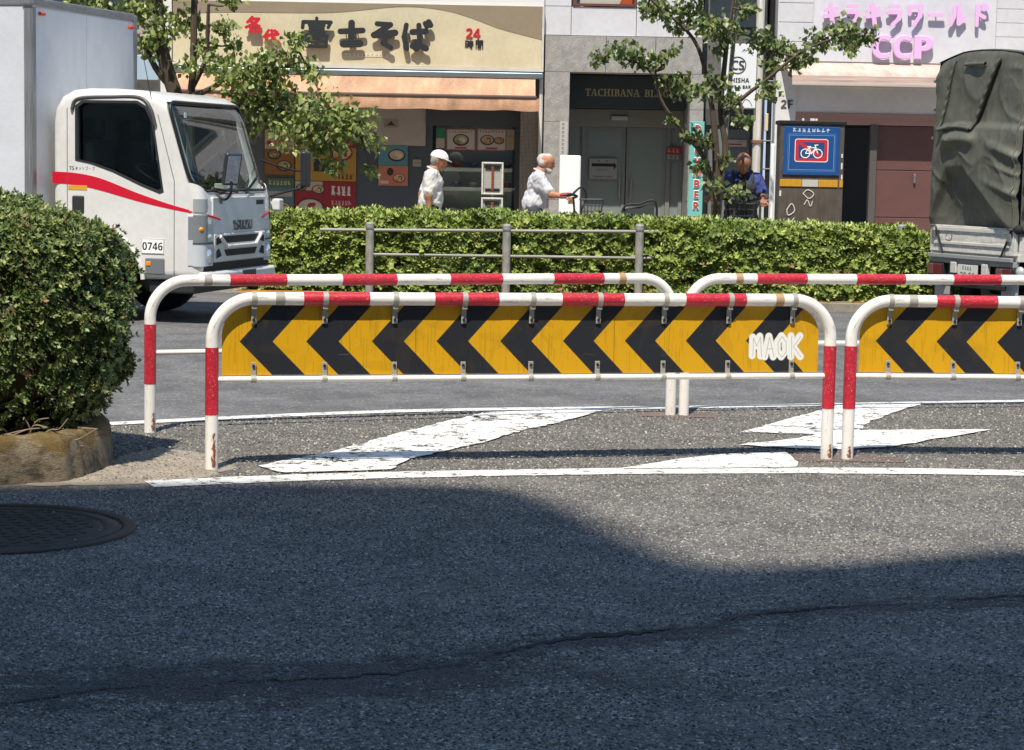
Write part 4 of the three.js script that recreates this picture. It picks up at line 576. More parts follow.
// white framed stand in front of the window: two stacked frames
{
  const o = thing('display_stand', 'two stacked chrome-framed display racks outside the shop window', 'rack', [-0.32, 0.13, -29]);
  const fr = (y0, y1) => [rspan(-0.15, -0.125, y0, y1, 0.03, -0.03, 0.008), rspan(0.125, 0.15, y0, y1, 0.03, -0.03, 0.008), rspan(-0.125, 0.125, y1 - 0.025, y1, 0.03, -0.03, 0.008), rspan(-0.125, 0.125, y0, y0 + 0.025, 0.03, -0.03, 0.008)];
  part('upper_frame', fr(0.94, 1.385), M_whitePaint, o); part('lower_frame', fr(0.45, 0.9), M_whitePaint, o);
  for (const y of [0.965, 0.475]) { const w = part('backing_sheet', span(-0.125, 0.125, y, y + 0.395, -0.01, -0.02), withTex(mat(0xb8bcb8, 0.4), grimeTex, 0.2), o); part('strap', [rspan(-0.015, 0.02, y + 0.03, y + 0.36, 0.012, -0.008, 0.004)], mat(0x7a3a2c, 0.6), w); part('bracket', [rspan(-0.1, 0.1, y + 0.32, y + 0.37, 0.008, -0.009, 0.004), rspan(-0.1, 0.1, y + 0.02, y + 0.06, 0.008, -0.009, 0.004)], M_darkMetal, w); }
  part('post', [rod([0, 0, -0.03], [0, 0.95, -0.03], 0.018)], M_steel, o); part('base', rbox(0.36, 0.03, 0.3, 0.01, 0, 0.015, -0.03), M_darkMetal, o);
}

// ---------------------------------------------------------------- stone office entrance
{
  const o = thing('stone_building', 'grey granite office building with a recessed glass entrance', 'building', [0, 0.13, -30]);
  const Y = (y) => y - 0.13, gap = 0.005;
  const slab = (x0, x1, y0, y1, z0 = 0.06, z1 = -0.4) => part('stone_slab', metricUV(rspan(x0 + gap / 2, x1 - gap / 2, Y(y0) + gap / 2, Y(y1) - gap / 2, z0, z1, 0.004)), M_granite, o);
  for (const [a, b] of [[0.13, 1.0], [1.0, 2.1], [2.1, 2.8]]) slab(0.38, 0.74, a, b);
  slab(0.38, 1.24, 2.8, 3.31); slab(1.24, 1.94, 2.8, 3.31); slab(1.94, 2.6, 2.8, 3.31); for (const [a, b] of [[0.13, 1.0], [1.0, 2.3], [2.3, 2.8]]) slab(2.44, 2.64, a, b);
  part('backing_wall', span(0.38, 2.6, Y(2.8), Y(3.3), -0.38, -0.6), M_concrete, o);
  // white tiled storeys above with a strip window
  const tileG = new Map(); for (let r = 0; r < 3; r++) for (let k = 0; k < 3; k++) { const xs = [0.36, 0.74, 1.66, 2.6], x0 = xs[k], x1 = xs[k + 1], y0 = [3.315, 3.72, 4.6][r], y1 = [3.72, 4.6, 5.6][r]; if (r === 1 && k === 1) continue; part('wall_panel', metricUV(span(x0 + 0.004, x1 - 0.004, Y(y0) + 0.004, Y(y1) - 0.004, k === 1 ? 0.0 : 0.03, -0.3)), M_tile, o); }
  part('wall_core', span(0.37, 2.6, Y(3.32), 8.4, -0.3, -5), M_tile, o); part('upper_wall', metricUV(span(0.37, 2.6, Y(5.62), 8.4, 0.02, -0.299)), M_tile, o);
  const w = part('window', [span(0.76, 0.8, Y(3.73), Y(4.58), 0.02, -0.06), span(1.62, 1.655, Y(3.73), Y(4.58), 0.02, -0.06), span(0.8, 1.62, Y(3.73), Y(3.765), 0.02, -0.06), span(0.8, 1.62, Y(4.54), Y(4.58), 0.02, -0.06)], mat(0x6a4038, 0.5), o);
  part('pane', span(0.8, 1.62, Y(3.765), Y(4.54), -0.03, -0.04), M_glassDark, w);
  const inkW = part('window_poster', span(0.86, 1.6, Y(3.77), Y(4.4), -0.05, -0.06), [M_white, M_white, M_white, M_white, mat(0xffffff, 0.6, { map: canvasTex(256, 256, (g, W, H) => { g.fillStyle = '#e9ded0'; g.fillRect(0, 0, W, H); g.fillStyle = '#d9602a'; g.beginPath(); g.moveTo(W * 0.75, H); g.lineTo(W, H * 0.4); g.lineTo(W, H); g.fill(); }) }), M_white], w);
  // recess: header sign, transom, doors
  const z = -1.0, M_head = mat(0x343c3e, 0.4), M_trans = withTex(mat(0x8f8d86, 0.6), plasterTex, 0.8), M_al = mat(0x777a78, 0.5), M_paneSheen = mat(0x9aa5a1, 0.2, { transmission: 0.35, thickness: 0 });  // entrance panes: grey mixed into the colour stands in for reflections
  part('recess_wall', metricUV(span(0.66, 0.735, 0, Y(2.8), -0.4, -2.6)), M_granite, o); part('recess_wall', metricUV(span(2.445, 2.52, 0, Y(2.8), -0.4, -2.6)), M_granite, o);
  part('recess_ceiling', span(0.735, 2.445, Y(2.8), Y(2.86), -0.01, -2.6), M_concrete, o);
  part('inner_floor', span(0.735, 2.445, 0.0, 0.03, 0.0, -2.6), M_concrete, o); part('inner_wall', span(0.735, 2.445, 0.03, Y(2.8), -2.55, -2.6), mat(0x8a8e8e, 0.8), o);
  const hd = part('header_sign', rspan(0.74, 2.44, Y(2.32), Y(2.79), -0.55, -0.75, 0.005), M_head, o, 'dark header with faded gold lettering');
  const nm = text('TACHIBANA  BLDG.', 0.105, 0.012, fontSerif); nm.translate(0.98 - nm.boundingBox.min.x, Y(2.49), -0.55); const nmw = nm.boundingBox.max.x - nm.boundingBox.min.x; nm.translate(-0.98, 0, 0); nm.scale(1.24 / nmw, 1, 1); nm.translate(0.98, 0, 0);
  part('letters', nm, mat(0xa89a78, 0.5), hd);
  part('transom', rspan(0.74, 2.44, Y(2.06), Y(2.315), z + 0.05, z - 0.1, 0.004), M_trans, o); part('door_sensor', rspan(1.38, 1.62, Y(2.16), Y(2.22), z + 0.09, z + 0.051, 0.01), mat(0xa9b0b0, 0.4), o);
  part('door_frame', [span(0.74, 0.8, 0.03, Y(2.06), z + 0.03, z - 0.06), span(0.96, 1.02, 0.03, Y(2.06), z + 0.03, z - 0.06), span(2.2, 2.26, 0.03, Y(2.06), z + 0.03, z - 0.06), span(2.39, 2.44, 0.03, Y(2.06), z + 0.03, z - 0.06)], M_al, o);
  for (const [x0, x1, hs] of [[1.02, 1.605, 1], [1.615, 2.2, -1]]) {
    const d = part('door', [span(x0 + 0.002, x0 + 0.05, 0.035, Y(2.055), z, z - 0.04), span(x1 - 0.05, x1 - 0.002, 0.035, Y(2.055), z, z - 0.04), span(x0 + 0.05, x1 - 0.05, 0.035, 0.16, z, z - 0.04), span(x0 + 0.05, x1 - 0.05, Y(1.99), Y(2.055), z, z - 0.04)], M_al, o);
    part('pane', span(x0 + 0.05, x1 - 0.05, 0.16, Y(1.99), z - 0.015, z - 0.022), M_paneSheen, d); const hx = hs > 0 ? x1 - 0.08 : x0 + 0.08; part('handle', rspan(hx - 0.012, hx + 0.012, Y(1.02), Y(1.32), z + 0.05, z + 0.02, 0.006), M_steel, d);
  }
  part('side_pane', span(0.8, 0.96, 0.03, Y(2.06), z - 0.01, z - 0.02), M_paneSheen, o); part('side_pane', span(2.26, 2.39, 0.03, Y(2.06), z - 0.01, z - 0.02), M_paneSheen, o);
  // lobby things seen dimly
  part('lobby_counter', rspan(1.9, 2.4, 0.03, 1.0, -1.9, -2.3, 0.01), mat(0x5d625f, 0.6), o); part('mailbox_bank', [0, 1, 2].map((k) => rspan(0.78, 1.4, 0.3 + k * 0.3, 0.58 + k * 0.3, -2.3, -2.5, 0.01)), M_steel, o);
  part('roof_slab', span(0.44, 2.7, 8.4, 8.55, 0.1, -5.1), M_concrete, o); part('joint_filler', span(0.3605, 0.379, 0, 8.19, -0.12, -2), M_concrete, o);
}
poster('white notice with a black arrow on the entrance glass', 1.07, 1.49, 1.29, 1.6, -30.975, (g, w, h) => { g.fillStyle = '#b9bcbc'; g.fillRect(0, 0, w, h); g.strokeStyle = '#8d9191'; g.lineWidth = 8; g.strokeRect(3, 3, w - 6, h - 6); g.fillStyle = '#17191b'; g.fillRect(w * 0.1, h * 0.24, w * 0.78, h * 0.15); g.beginPath(); g.moveTo(w * 0.88, h * 0.2); g.lineTo(w * 0.97, h * 0.34); g.lineTo(w * 0.86, h * 0.56); g.fill(); g.beginPath(); g.arc(w * 0.35, h * 0.12, 9, 0, 7); g.arc(w * 0.62, h * 0.12, 9, 0, 7); g.fill(); scribble(g, w * 0.25, h * 0.5, w * 0.45, h * 0.08, 9, '#6d7a66', 4); scribble(g, w * 0.15, h * 0.82, w * 0.7, h * 0.08, 12, '#55595b', 4); }, 'notice', 'notice_board', null);
poster('narrow white vertical nameplate on the stone column', 0.61, 0.725, 1.62, 2.11, -29.925, (g, w, h) => { g.fillStyle = '#e6e9ee'; g.fillRect(0, 0, w, h); for (let i = 0; i < 8; i++) scribble(g, w * 0.25, h * (0.06 + i * 0.115), w * 0.5, h * 0.07, 1, '#4a4f58', 16); }, 'nameplate', 'name_plate', null);
poster('small red and white sticker on the glass side panel', 2.2, 2.42, 1.58, 1.78, -30.955, (g, w, h) => { g.fillStyle = '#8b9090'; g.fillRect(0, 0, w, h); g.fillStyle = '#c9323a'; g.fillRect(0, 0, w, h * 0.5); scribble(g, 30, h * 0.1, w - 60, h * 0.3, 3, '#e4e4e4', 10); scribble(g, 30, h * 0.58, w - 60, h * 0.3, 3, '#d4d4d4', 14); }, 'sticker', 'glass_sticker', null);
{
  const o = thing('sign_pillar', 'tall blank white sign pillar behind the man with the bicycle', 'sign', [0.76, 0.13, -29.6]);
  part('panel', rbox(0.3, 1.32, 0.06, 0.028, 0, 0.84, 0, 3), mat(0xeceef0, 0.35), o); part('base', rbox(0.36, 0.18, 0.24, 0.02, 0, 0.09, 0), M_whitePaint, o);
}
{
  const o = thing('letter_banner', 'teal vertical sign with red and white letters on the pillar', 'sign', [2.555, 0.13, -29.93]);
  const W = 0.2, H = 1.35; part('board', rspan(-W / 2, W / 2, 0.8 - 0.13, 2.14 - 0.13, 0.02, -0.01, 0.004), mat(0x6db5b0, 0.55), o); part('wood_foot', rspan(-0.09, 0.3, 0.45, 0.665, 0.03, -0.02, 0.008), mat(0xb98a55, 0.8), o);
  'DECYMBER'.split('').forEach((c, i) => { for (const [d, m, s] of [[0.021, mat(0xf0eaea, 0.6), 0.017], [0.034, mat(0xb0303c, 0.6), 0]]) { const t = text(c, 0.105, 0.006, font, s ? 0.006 : 0); const bb = t.boundingBox; t.translate(-(bb.min.x + bb.max.x) / 2 + 0.01, 1.86 - i * 0.155, d); part(s ? 'letter_outline' : 'letter', t, m, o); } });
}
{
  const o = thing('folded_rack', 'low black tubular rack standing before the glass doors', 'rack', [1.64, 0.13, -28]);
  part('frame', [tube([[-0.2, 0, 0], [-0.21, 0.4, 0], [-0.2, 0.81, 0.02], [0, 0.87, 0.02], [0.22, 0.9, 0.02], [0.235, 0.5, 0], [0.22, 0, 0]], 0.016, 60, 8), rod([-0.2, 0.68, 0.01], [0.23, 0.7, 0.01], 0.01)], M_black, o); part('mesh_panel', prism([[-0.19, 0.3], [0.22, 0.3], [0.21, 0.87], [-0.19, 0.8]], 0.006).translate(0, 0, 0), mat(0x3a4042, 0.5), o); part('feet', [rspan(-0.25, -0.15, 0, 0.03, 0.15, -0.15, 0.01), rspan(0.17, 0.27, 0, 0.03, 0.15, -0.15, 0.01)], M_black, o);
}

// ---------------------------------------------------------------- narrow grey block with the vertical cafe sign
{
  const o = thing('narrow_building', 'narrow dark grey building squeezed beside the stone entrance', 'building', [0, 0.13, -30.5]);
  const Y = (y) => y - 0.13; part('wall', metricUV(span(2.66, 3.52, 0, 8.6, 0, -5)), withTex(mat(0x8b8d8f, 0.8), concreteTex, 0.9), o);
  part('door', [rspan(2.78, 3.36, 0, Y(2.05), 0.03, 0.0, 0.006)], mat(0x6f7376, 0.5), o); part('door_header', rspan(2.7, 3.42, Y(2.1), Y(2.34), 0.06, 0, 0.006), mat(0x494c4f, 0.6), o);
  part('white_pipe', rod([3.42, 0, 0.42], [3.42, 7.5, 0.42], 0.062, 0.062, 14), M_whitePaint, o); part('pipe_clip', [rspan(3.35, 3.49, Y(1.85), Y(1.9), 0.5, 0, 0.01)], mat(0x7c5a4a, 0.6), o);
  part('rear_wall', span(3.521, 3.659, 0, 8.6, -0.9, -1.1), mat(0x4b4a48, 0.9), o); part('rear_wall', span(2.605, 2.659, 0, 8.4, -0.9, -1.1), mat(0x4b4a48, 0.9), o); part('window', [rspan(2.74, 3.4, Y(3.5), Y(4.4), 0.03, 0, 0.01)], mat(0x39424a, 0.1), o);
}
{
  const o = thing('cafe_sign', 'white vertical sign with a ringed monogram beside the white pipe', 'sign', [3.12, 2.34, -29.95]);
  part('board', rspan(-0.25, 0.25, 0, 0.9, 0.02, -0.05, 0.01), mat(0xdfe3e6, 0.45), o); part('bracket', [rod([-0.1, 0.8, -0.05], [-0.1, 0.8, -0.56], 0.02), rod([-0.1, 0.1, -0.05], [-0.1, 0.1, -0.56], 0.02)], M_darkMetal, o);
  const ink = mat(0x33373a, 0.6); part('ring', new THREE.TorusGeometry(0.115, 0.007, 6, 40).translate(-0.02, 0.6, 0.022), ink, o);
  const ct = (s, size, x, y, f) => { const t = text(s, size, 0.005, f); const b = t.boundingBox; t.translate(-(b.min.x + b.max.x) / 2 + x, y, 0.021); part('letters', t, ink, o); };
  ct('C', 0.13, -0.06, 0.535); ct('S', 0.13, 0.035, 0.535); ct('SHISHA', 0.062, 0, 0.36); ct('CAFE & BAR', 0.046, 0, 0.275);
  part('flourish', [tube([[-0.2, 0.13, 0.022], [-0.1, 0.15, 0.022], [0, 0.12, 0.022]], 0.004, 16, 5), tube([[0.05, 0.03, 0.022], [0.1, 0.12, 0.022], [0.16, 0.1, 0.022], [0.2, 0.03, 0.022]], 0.004, 16, 5)], ink, o);
}
poster('white plate with a red line on the grey wall above the worker', 3.04, 3.32, 1.80, 1.90, -30.45, (g, w, h) => { g.fillStyle = '#e6e3de'; g.fillRect(0, 0, w, h); g.fillStyle = '#cc3b36'; g.fillRect(20, h * 0.55, w * 0.7, h * 0.2); scribble(g, w * 0.5, h * 0.15, w * 0.4, h * 0.2, 6, '#77777a', 4); }, 'sign', 'wall_plate', null);

// ---------------------------------------------------------------- white shop with pink letters
{
  const o = thing('white_shop', 'white shop building with pink lettering above a pale awning', 'shop', [0, 0.13, -30]);
  const Y = (y) => y - 0.13, M_board = withTex(mat(0xdfe1e8, 0.5), plasterTex, 1.3);
  part('upper_wall', metricUV(span(3.66, 9, Y(2.66), 8.6, 0, -5)), M_white, o);
  part('sign_field', metricUV(span(4.16, 6.72, Y(3.02), Y(4.4), 0.03, 0)), M_board, o);
  for (let k = 0; k < 5; k++) part('cladding_board', metricUV(rspan(3.67, 4.145, Y(3.02) + k * 0.27, Y(3.02) + k * 0.27 + 0.262, 0.025, 0, 0.004)), M_tile, o);
  for (let k = 0; k < 7; k++) part('cladding_board', metricUV(rspan(6.735, 8.9, Y(3.02) + k * 0.195, Y(3.02) + k * 0.195 + 0.189, 0.025, 0, 0.004)), M_tile, o);
  for (let f = 0; f < 2; f++) for (let k = 0; k < 3; k++) { const x = 4.0 + k * 1.7, y = 4.55 + f * 2; const w = part('upper_window', [span(x, x + 1.3, y, y + 0.05, 0.04, 0.001), span(x, x + 1.3, y + 1.15, y + 1.2, 0.04, 0.001), span(x, x + 0.05, y + 0.05, y + 1.15, 0.04, 0.001), span(x + 1.25, x + 1.3, y + 0.05, y + 1.15, 0.04, 0.001), span(x + 0.63, x + 0.67, y + 0.05, y + 1.15, 0.03, 0.001)], M_steel, o); part('pane', span(x + 0.05, x + 1.25, y + 0.05, y + 1.15, 0.018, 0.006), mat(0x2f3a42, 0.05), w); }  // unseen windows, added as dark shapes for the truck windscreen to mirror
  const M_pink = mat(0xe6b8e6, 0.45), seq = ['ki', 'ra', 'ki', 'ra', 'wa', 'bar', 'ru', 'dou'];
  seq.forEach((k, i) => { const w = 0.262, x = 4.26 + i * 0.296 + (i === 7 ? 0.03 : 0), t = 0.058; part('pink_letter', [strokes(GLYPH[k], w - t, 0.34 - t, t, 0.03, x + t / 2, Y(3.5) + t / 2 + i * 0.004, 0.085), rod([x + w / 2, Y(3.68), 0.02], [x + w / 2, Y(3.68), 0.1], 0.01, 0.01, 6)], M_pink, o); });
  'CCP'.split('').forEach((c, i) => { const t = text(c, 0.31, 0.035, font, 0.012), b = t.boundingBox; t.translate(-b.min.x, 0, 0); t.scale(0.27 / (b.max.x - b.min.x), 1, 1); t.translate(4.98 + i * 0.295, Y(3.08), 0.085); part('pink_letter', [t, rod([5.06 + i * 0.295, Y(3.2), 0.02], [5.06 + i * 0.295, Y(3.2), 0.1], 0.01, 0.01, 6)], M_pink, o); });
  const M_pale = withTex(mat(0xd9c4bd, 0.8, { side: THREE.DoubleSide }), grimeTex, 1.2);
  const sl = new THREE.BufferGeometry(); sl.setAttribute('position', new THREE.Float32BufferAttribute([3.7, Y(3.0), 0.03, 3.82, Y(2.8), 0.5, 8.9, Y(3.0), 0.03, 8.9, Y(2.8), 0.5], 3)); sl.setAttribute('uv', new THREE.Float32BufferAttribute([0, 0, 0, 0.5, 5, 0, 5, 0.5], 2)); sl.setIndex([0, 1, 2, 1, 3, 2]); sl.computeVertexNormals();
  part('awning', sl, M_pale, o); part('awning_front', [span(3.82, 8.9, Y(2.68), Y(2.8), 0.505, 0.485)], M_pale, o); part('awning_bar', rspan(3.82, 8.9, Y(2.655), Y(2.678), 0.515, 0.48, 0.008), M_grayPaint, o);
  part('front_wall', metricUV(span(3.66, 3.95, 0, Y(2.66), 0, -0.3)), M_white, o); part('front_wall', metricUV(span(3.95, 9, Y(2.3), Y(2.66), -0.02, -0.3)), M_white, o);
  part('beam', rspan(3.95, 9, Y(2.14), Y(2.3), 0.0, -0.25, 0.006), withTex(mat(0xb98f86, 0.8), plasterTex, 1), o);
  const f2 = text('2F', 0.12, 0.008); f2.translate(3.73, Y(2.35), 0.001); part('floor_number', f2, mat(0x4a4c50, 0.6), o);
  part('post', rspan(5.02, 5.12, 0, Y(2.14), 0.02, -0.12, 0.006), mat(0x55504e, 0.5), o);
  for (const [y0, y1] of [[0.02, 0.70], [0.71, 1.37], [1.38, 2.0]]) { part('maroon_panel', [rspan(5.125, 5.98, y0, y1, -0.06, -0.1, 0.006)], withTex(mat(0x6b4a46, 0.5), plasterTex, 0.8), o); part('maroon_panel', [rspan(5.99, 6.9, y0, y1, -0.06, -0.1, 0.006)], withTex(mat(0x6b4a46, 0.5), plasterTex, 0.8), o); }
  part('door_handle', [rspan(5.66, 5.69, 1.2, 1.33, -0.02, -0.06, 0.005)], M_steel, o);
  part('inner_wall', span(3.95, 9, 0, Y(2.14), -2.5, -2.6), mat(0x6a7480, 0.8), o); part('inner_wall', span(3.94, 3.96, 0, Y(2.14), -0.3, -2.5), mat(0x6a7480, 0.8), o); part('inner_wall', span(6.92, 9, 0, Y(2.14), -0.05, -0.2), M_white, o);
  part('inner_shelf', [0.6, 1.0, 1.4].map((y) => span(4.0, 5.0, y, y + 0.03, -2.1, -2.5)), mat(0x3b4048, 0.6), o); part('inner_ceiling', span(3.95, 9, Y(2.14), Y(2.2), -0.25, -2.6), mat(0x2d3036, 0.8), o);
}
// dark slot between the two buildings with pipes
{
  const o = thing('pipe_stack', 'thin dark pipes in the slot left of the white shop', 'pipe', [3.58, 0.13, -30.3]);
  part('dark_pipe', rod([0.03, 0, 0], [0.03, 6, 0], 0.035, 0.035, 10), M_darkMetal, o); part('thin_pipe', rod([-0.05, 0, -0.03], [-0.05, 5, -0.03], 0.016, 0.016, 8), M_steel, o); part('cross_bracket', [0.9, 1.35, 1.75, 2.6].map((y) => rspan(-0.09, 0.075, y, y + 0.02, 0.05, -0.06, 0.004)), M_steel, o); part('cable_wrap', [rspan(-0.035, 0.015, 1.9, 2.15, 0.06, 0.02, 0.01)], mat(0xd8c9ac, 0.8), o);
}
{
  const o = thing('grey_building', 'plain grey building behind the left tree', 'building', [0, 0.13, -30.2]);
  part('wall', metricUV(span(-14, -5.05, 0, 9, 0, -5)), M_concrete, o); part('column', metricUV(rspan(-5.05, -4.89, 0, 8, 0.25, -0.3, 0.01)), M_white, o);
  part('shop_window', [span(-9, -5.2, 0.2, 2.0, 0.02, 0.0)], mat(0x2a3036, 0.1), o); part('blue_fascia', rspan(-9, -5.1, 2.45, 2.8, 0.12, 0, 0.01), mat(0x9fb4c4, 0.5), o); part('upper_window', [span(-8.5, -5.4, 3.2, 4.3, 0.02, 0.0)], mat(0x39434b, 0.1), o);
}
// tall block behind the viewer whose roof edge shades the near lane
{
  const o = thing('tall_block', 'tall plain concrete block across the street behind the viewer', 'building');
  const off = [-3.895, 16.87], edge = [[-26, -8.2], [-6, -9.2], [-2.35, -9.62], [-1.0, -9.9], [-0.047, -9.88], [0.14, -9.617], [0.273, -9.351], [0.393, -8.97], [0.573, -8.399], [0.708, -8.073], [0.855, -7.98], [1.345, -8.15], [2.122, -8.53], [6, -9.6], [22, -11]].map(([x, z]) => [x + off[0], z + off[1]]);
  const g = new THREE.ExtrudeGeometry(poly([...edge, [22, 24], [-30, 24]].map(([x, z]) => [x, -z])), { depth: 29.85, bevelEnabled: false }); g.rotateX(-Math.PI / 2); g.translate(0, 0.15, 0); part('tower', metricUV(g), M_concrete, o);
}
// ---------------------------------------------------------------- bicycle no-parking cabinet and white bar
{
  const o = thing('sign_cabinet', 'dark cabinet with a blue bicycle sign on its upper half', 'sign', [3.78, 0.13, -27.2]);
  const M_cab = withTex(mat(0x5a554f, 0.6), grimeTex, 0.5);
  part('body', rbox(0.82, 1.93, 0.4, 0.012, 0, 0.985, 0), M_cab, o); part('cornice', rbox(0.86, 0.05, 0.44, 0.01, 0, 1.965, 0), M_black, o);
  part('blue_panel', rspan(-0.37, 0.35, 1.3, 1.915, 0.225, 0.2, 0.006), [mat(0xffffff, 0.25, { map: canvasTex(512, 448, (g, w, h) => {
    g.fillStyle = '#27508a'; g.fillRect(0, 0, w, h); g.strokeStyle = '#3a6cab'; g.lineWidth = 8; g.strokeRect(40, 66, w - 80, h - 100); g.strokeStyle = '#9fb9d8'; g.lineWidth = 3; g.strokeRect(52, 80, w - 104, h - 128); scribble(g, 80, 16, 350, 34, 8, '#c9d8e8', 5);
    const x = 110, y = 120, W = 290, H = 200; g.fillStyle = '#e9dad8'; g.beginPath(); g.roundRect(x - 8, y - 8, W + 16, H + 16, 24); g.fill(); g.fillStyle = '#c8303c'; g.beginPath(); g.roundRect(x, y, W, H, 18); g.fill(); g.fillStyle = '#28507f'; g.beginPath(); g.roundRect(x + 26, y + 24, W - 52, H - 48, 12); g.fill();
    g.strokeStyle = '#c8303c'; g.lineWidth = 30; g.beginPath(); g.moveTo(x + 20, y + 20); g.lineTo(x + W - 20, y + H - 20); g.stroke();
    g.strokeStyle = '#f2f2f0'; g.lineWidth = 9; g.beginPath(); g.arc(x + 90, y + 128, 40, 0, 7); g.stroke(); g.beginPath(); g.arc(x + 204, y + 128, 40, 0, 7); g.stroke(); g.beginPath(); g.moveTo(x + 90, y + 128); g.lineTo(x + 122, y + 74); g.lineTo(x + 184, y + 74); g.lineTo(x + 146, y + 128); g.lineTo(x + 122, y + 74); g.moveTo(x + 204, y + 128); g.lineTo(x + 176, y + 50); g.lineTo(x + 206, y + 48); g.moveTo(x + 104, y + 66); g.lineTo(x + 140, y + 64); g.moveTo(x + 90, y + 128); g.lineTo(x + 146, y + 128); g.stroke();
  }) })][0], o, 'blue panel with a struck-through bicycle in a red frame');
  const M_yel = withTex(mat(0xd9a21e, 0.6), grimeTex, 0.3); for (const [a, b, m] of [[-0.4, -0.12, M_yel], [-0.115, 0.09, mat(0xb8b8b0, 0.5)], [0.095, 0.34, M_yel], [0.36, 0.405, M_yel]]) part('band_strip', rspan(a, b, 1.15, 1.24, 0.215, 0.19, 0.004), m, o);
  part('graffiti', [tube([[-0.3, 0.85, 0.205], [-0.24, 0.93, 0.205], [-0.2, 0.84, 0.205], [-0.28, 0.78, 0.205], [-0.3, 0.85, 0.205]], 0.008, 24, 5), tube([[-0.28, 0.74, 0.205], [-0.24, 0.7, 0.205], [-0.2, 0.75, 0.205]], 0.008, 12, 5), tube([[-0.1, 1.06, 0.205], [-0.04, 1.11, 0.205], [0.04, 1.06, 0.205], [-0.02, 1.0, 0.205], [-0.1, 1.06, 0.205]], 0.007, 24, 5), tube([[-0.08, 0.92, 0.205], [-0.04, 0.98, 0.205], [0, 0.9, 0.205], [0.03, 0.97, 0.205]], 0.007, 20, 5)], mat(0xc9c6c0, 0.7), o);
  const stk = mat(0xd4d2cc, 0.6); for (const [x, y, w, h] of [[0.385, 1.55, 0.02, 0.05], [0.385, 1.42, 0.02, 0.08], [0.39, 1.28, 0.02, 0.06], [-0.39, 1.06, 0.025, 0.07]]) part('sticker', rbox(w, h, 0.006, 0.002, x, y, 0.203), stk, o);
  for (const [x, w] of [[-0.12, 0.03], [0.0, 0.06], [0.05, 0.03]]) part('roof_fitting', rbox(w, 0.035, 0.03, 0.008, x, 2.0, 0.15), stk, o);
}
{
  const o = thing('white_post', 'slim white post left of the dark sign cabinet', 'post', [3.26, 0.13, -26.8]);
  part('shaft', rod([0, 0, 0], [-0.005, 1.66, 0], 0.028, 0.028, 14), mat(0xf0f0ee, 0.4), o); part('cap', new THREE.SphereGeometry(0.029, 12, 8).translate(-0.005, 1.66, 0), mat(0xf0f0ee, 0.4), o);
}

// ---------------------------------------------------------------- wheels shared by the trucks
const M_tyre = mat(0x1b1b1c, 0.9), M_rim = withTex(mat(0xb9bab8, 0.5, { metalness: 0.5 }), grimeTex, 0.3);
const tyreG = new THREE.LatheGeometry([[0.22, -0.1], [0.33, -0.11], [0.365, -0.085], [0.375, -0.05], [0.375, 0.05], [0.365, 0.085], [0.33, 0.11], [0.22, 0.1]].map((p) => new THREE.Vector2(...p)), 40).rotateX(Math.PI / 2);
const rimG = merged([new THREE.LatheGeometry([[0, 0.06], [0.07, 0.06], [0.08, 0.04], [0.16, 0.02], [0.2, 0.07], [0.225, 0.095], [0.225, -0.09], [0, -0.09]].map((p) => new THREE.Vector2(...p)), 32).rotateX(Math.PI / 2), ...[0, 1, 2, 3, 4, 5].map((k) => cyl(0.012, 0.012, 0.03, 0, 0, 0, 6).rotateX(Math.PI / 2).translate(Math.cos(k * 1.047) * 0.11, Math.sin(k * 1.047) * 0.11, 0.045))]);
function wheel(parent, x, z, k = 1, flip = false) { const w = new THREE.Group(); w.name = 'wheel'; parent.add(w); w.position.set(x, 0.375 * k, z); w.scale.setScalar(k); if (flip) w.rotation.y = Math.PI; part('tyre', tyreG, M_tyre, w); part('rim', rimG, M_rim, w); return w; }
const csg = new Evaluator(); csg.useGroups = false; csg.attributes = ['position', 'normal', 'uv'];
const brush = (g) => { g = clean(g); const b = new Brush(g); b.updateMatrixWorld(); return b; };
const cut = (a, list) => { let r = brush(a); for (const g of list) r = csg.evaluate(r, brush(g), SUBTRACTION); const g = r.geometry; return g; };

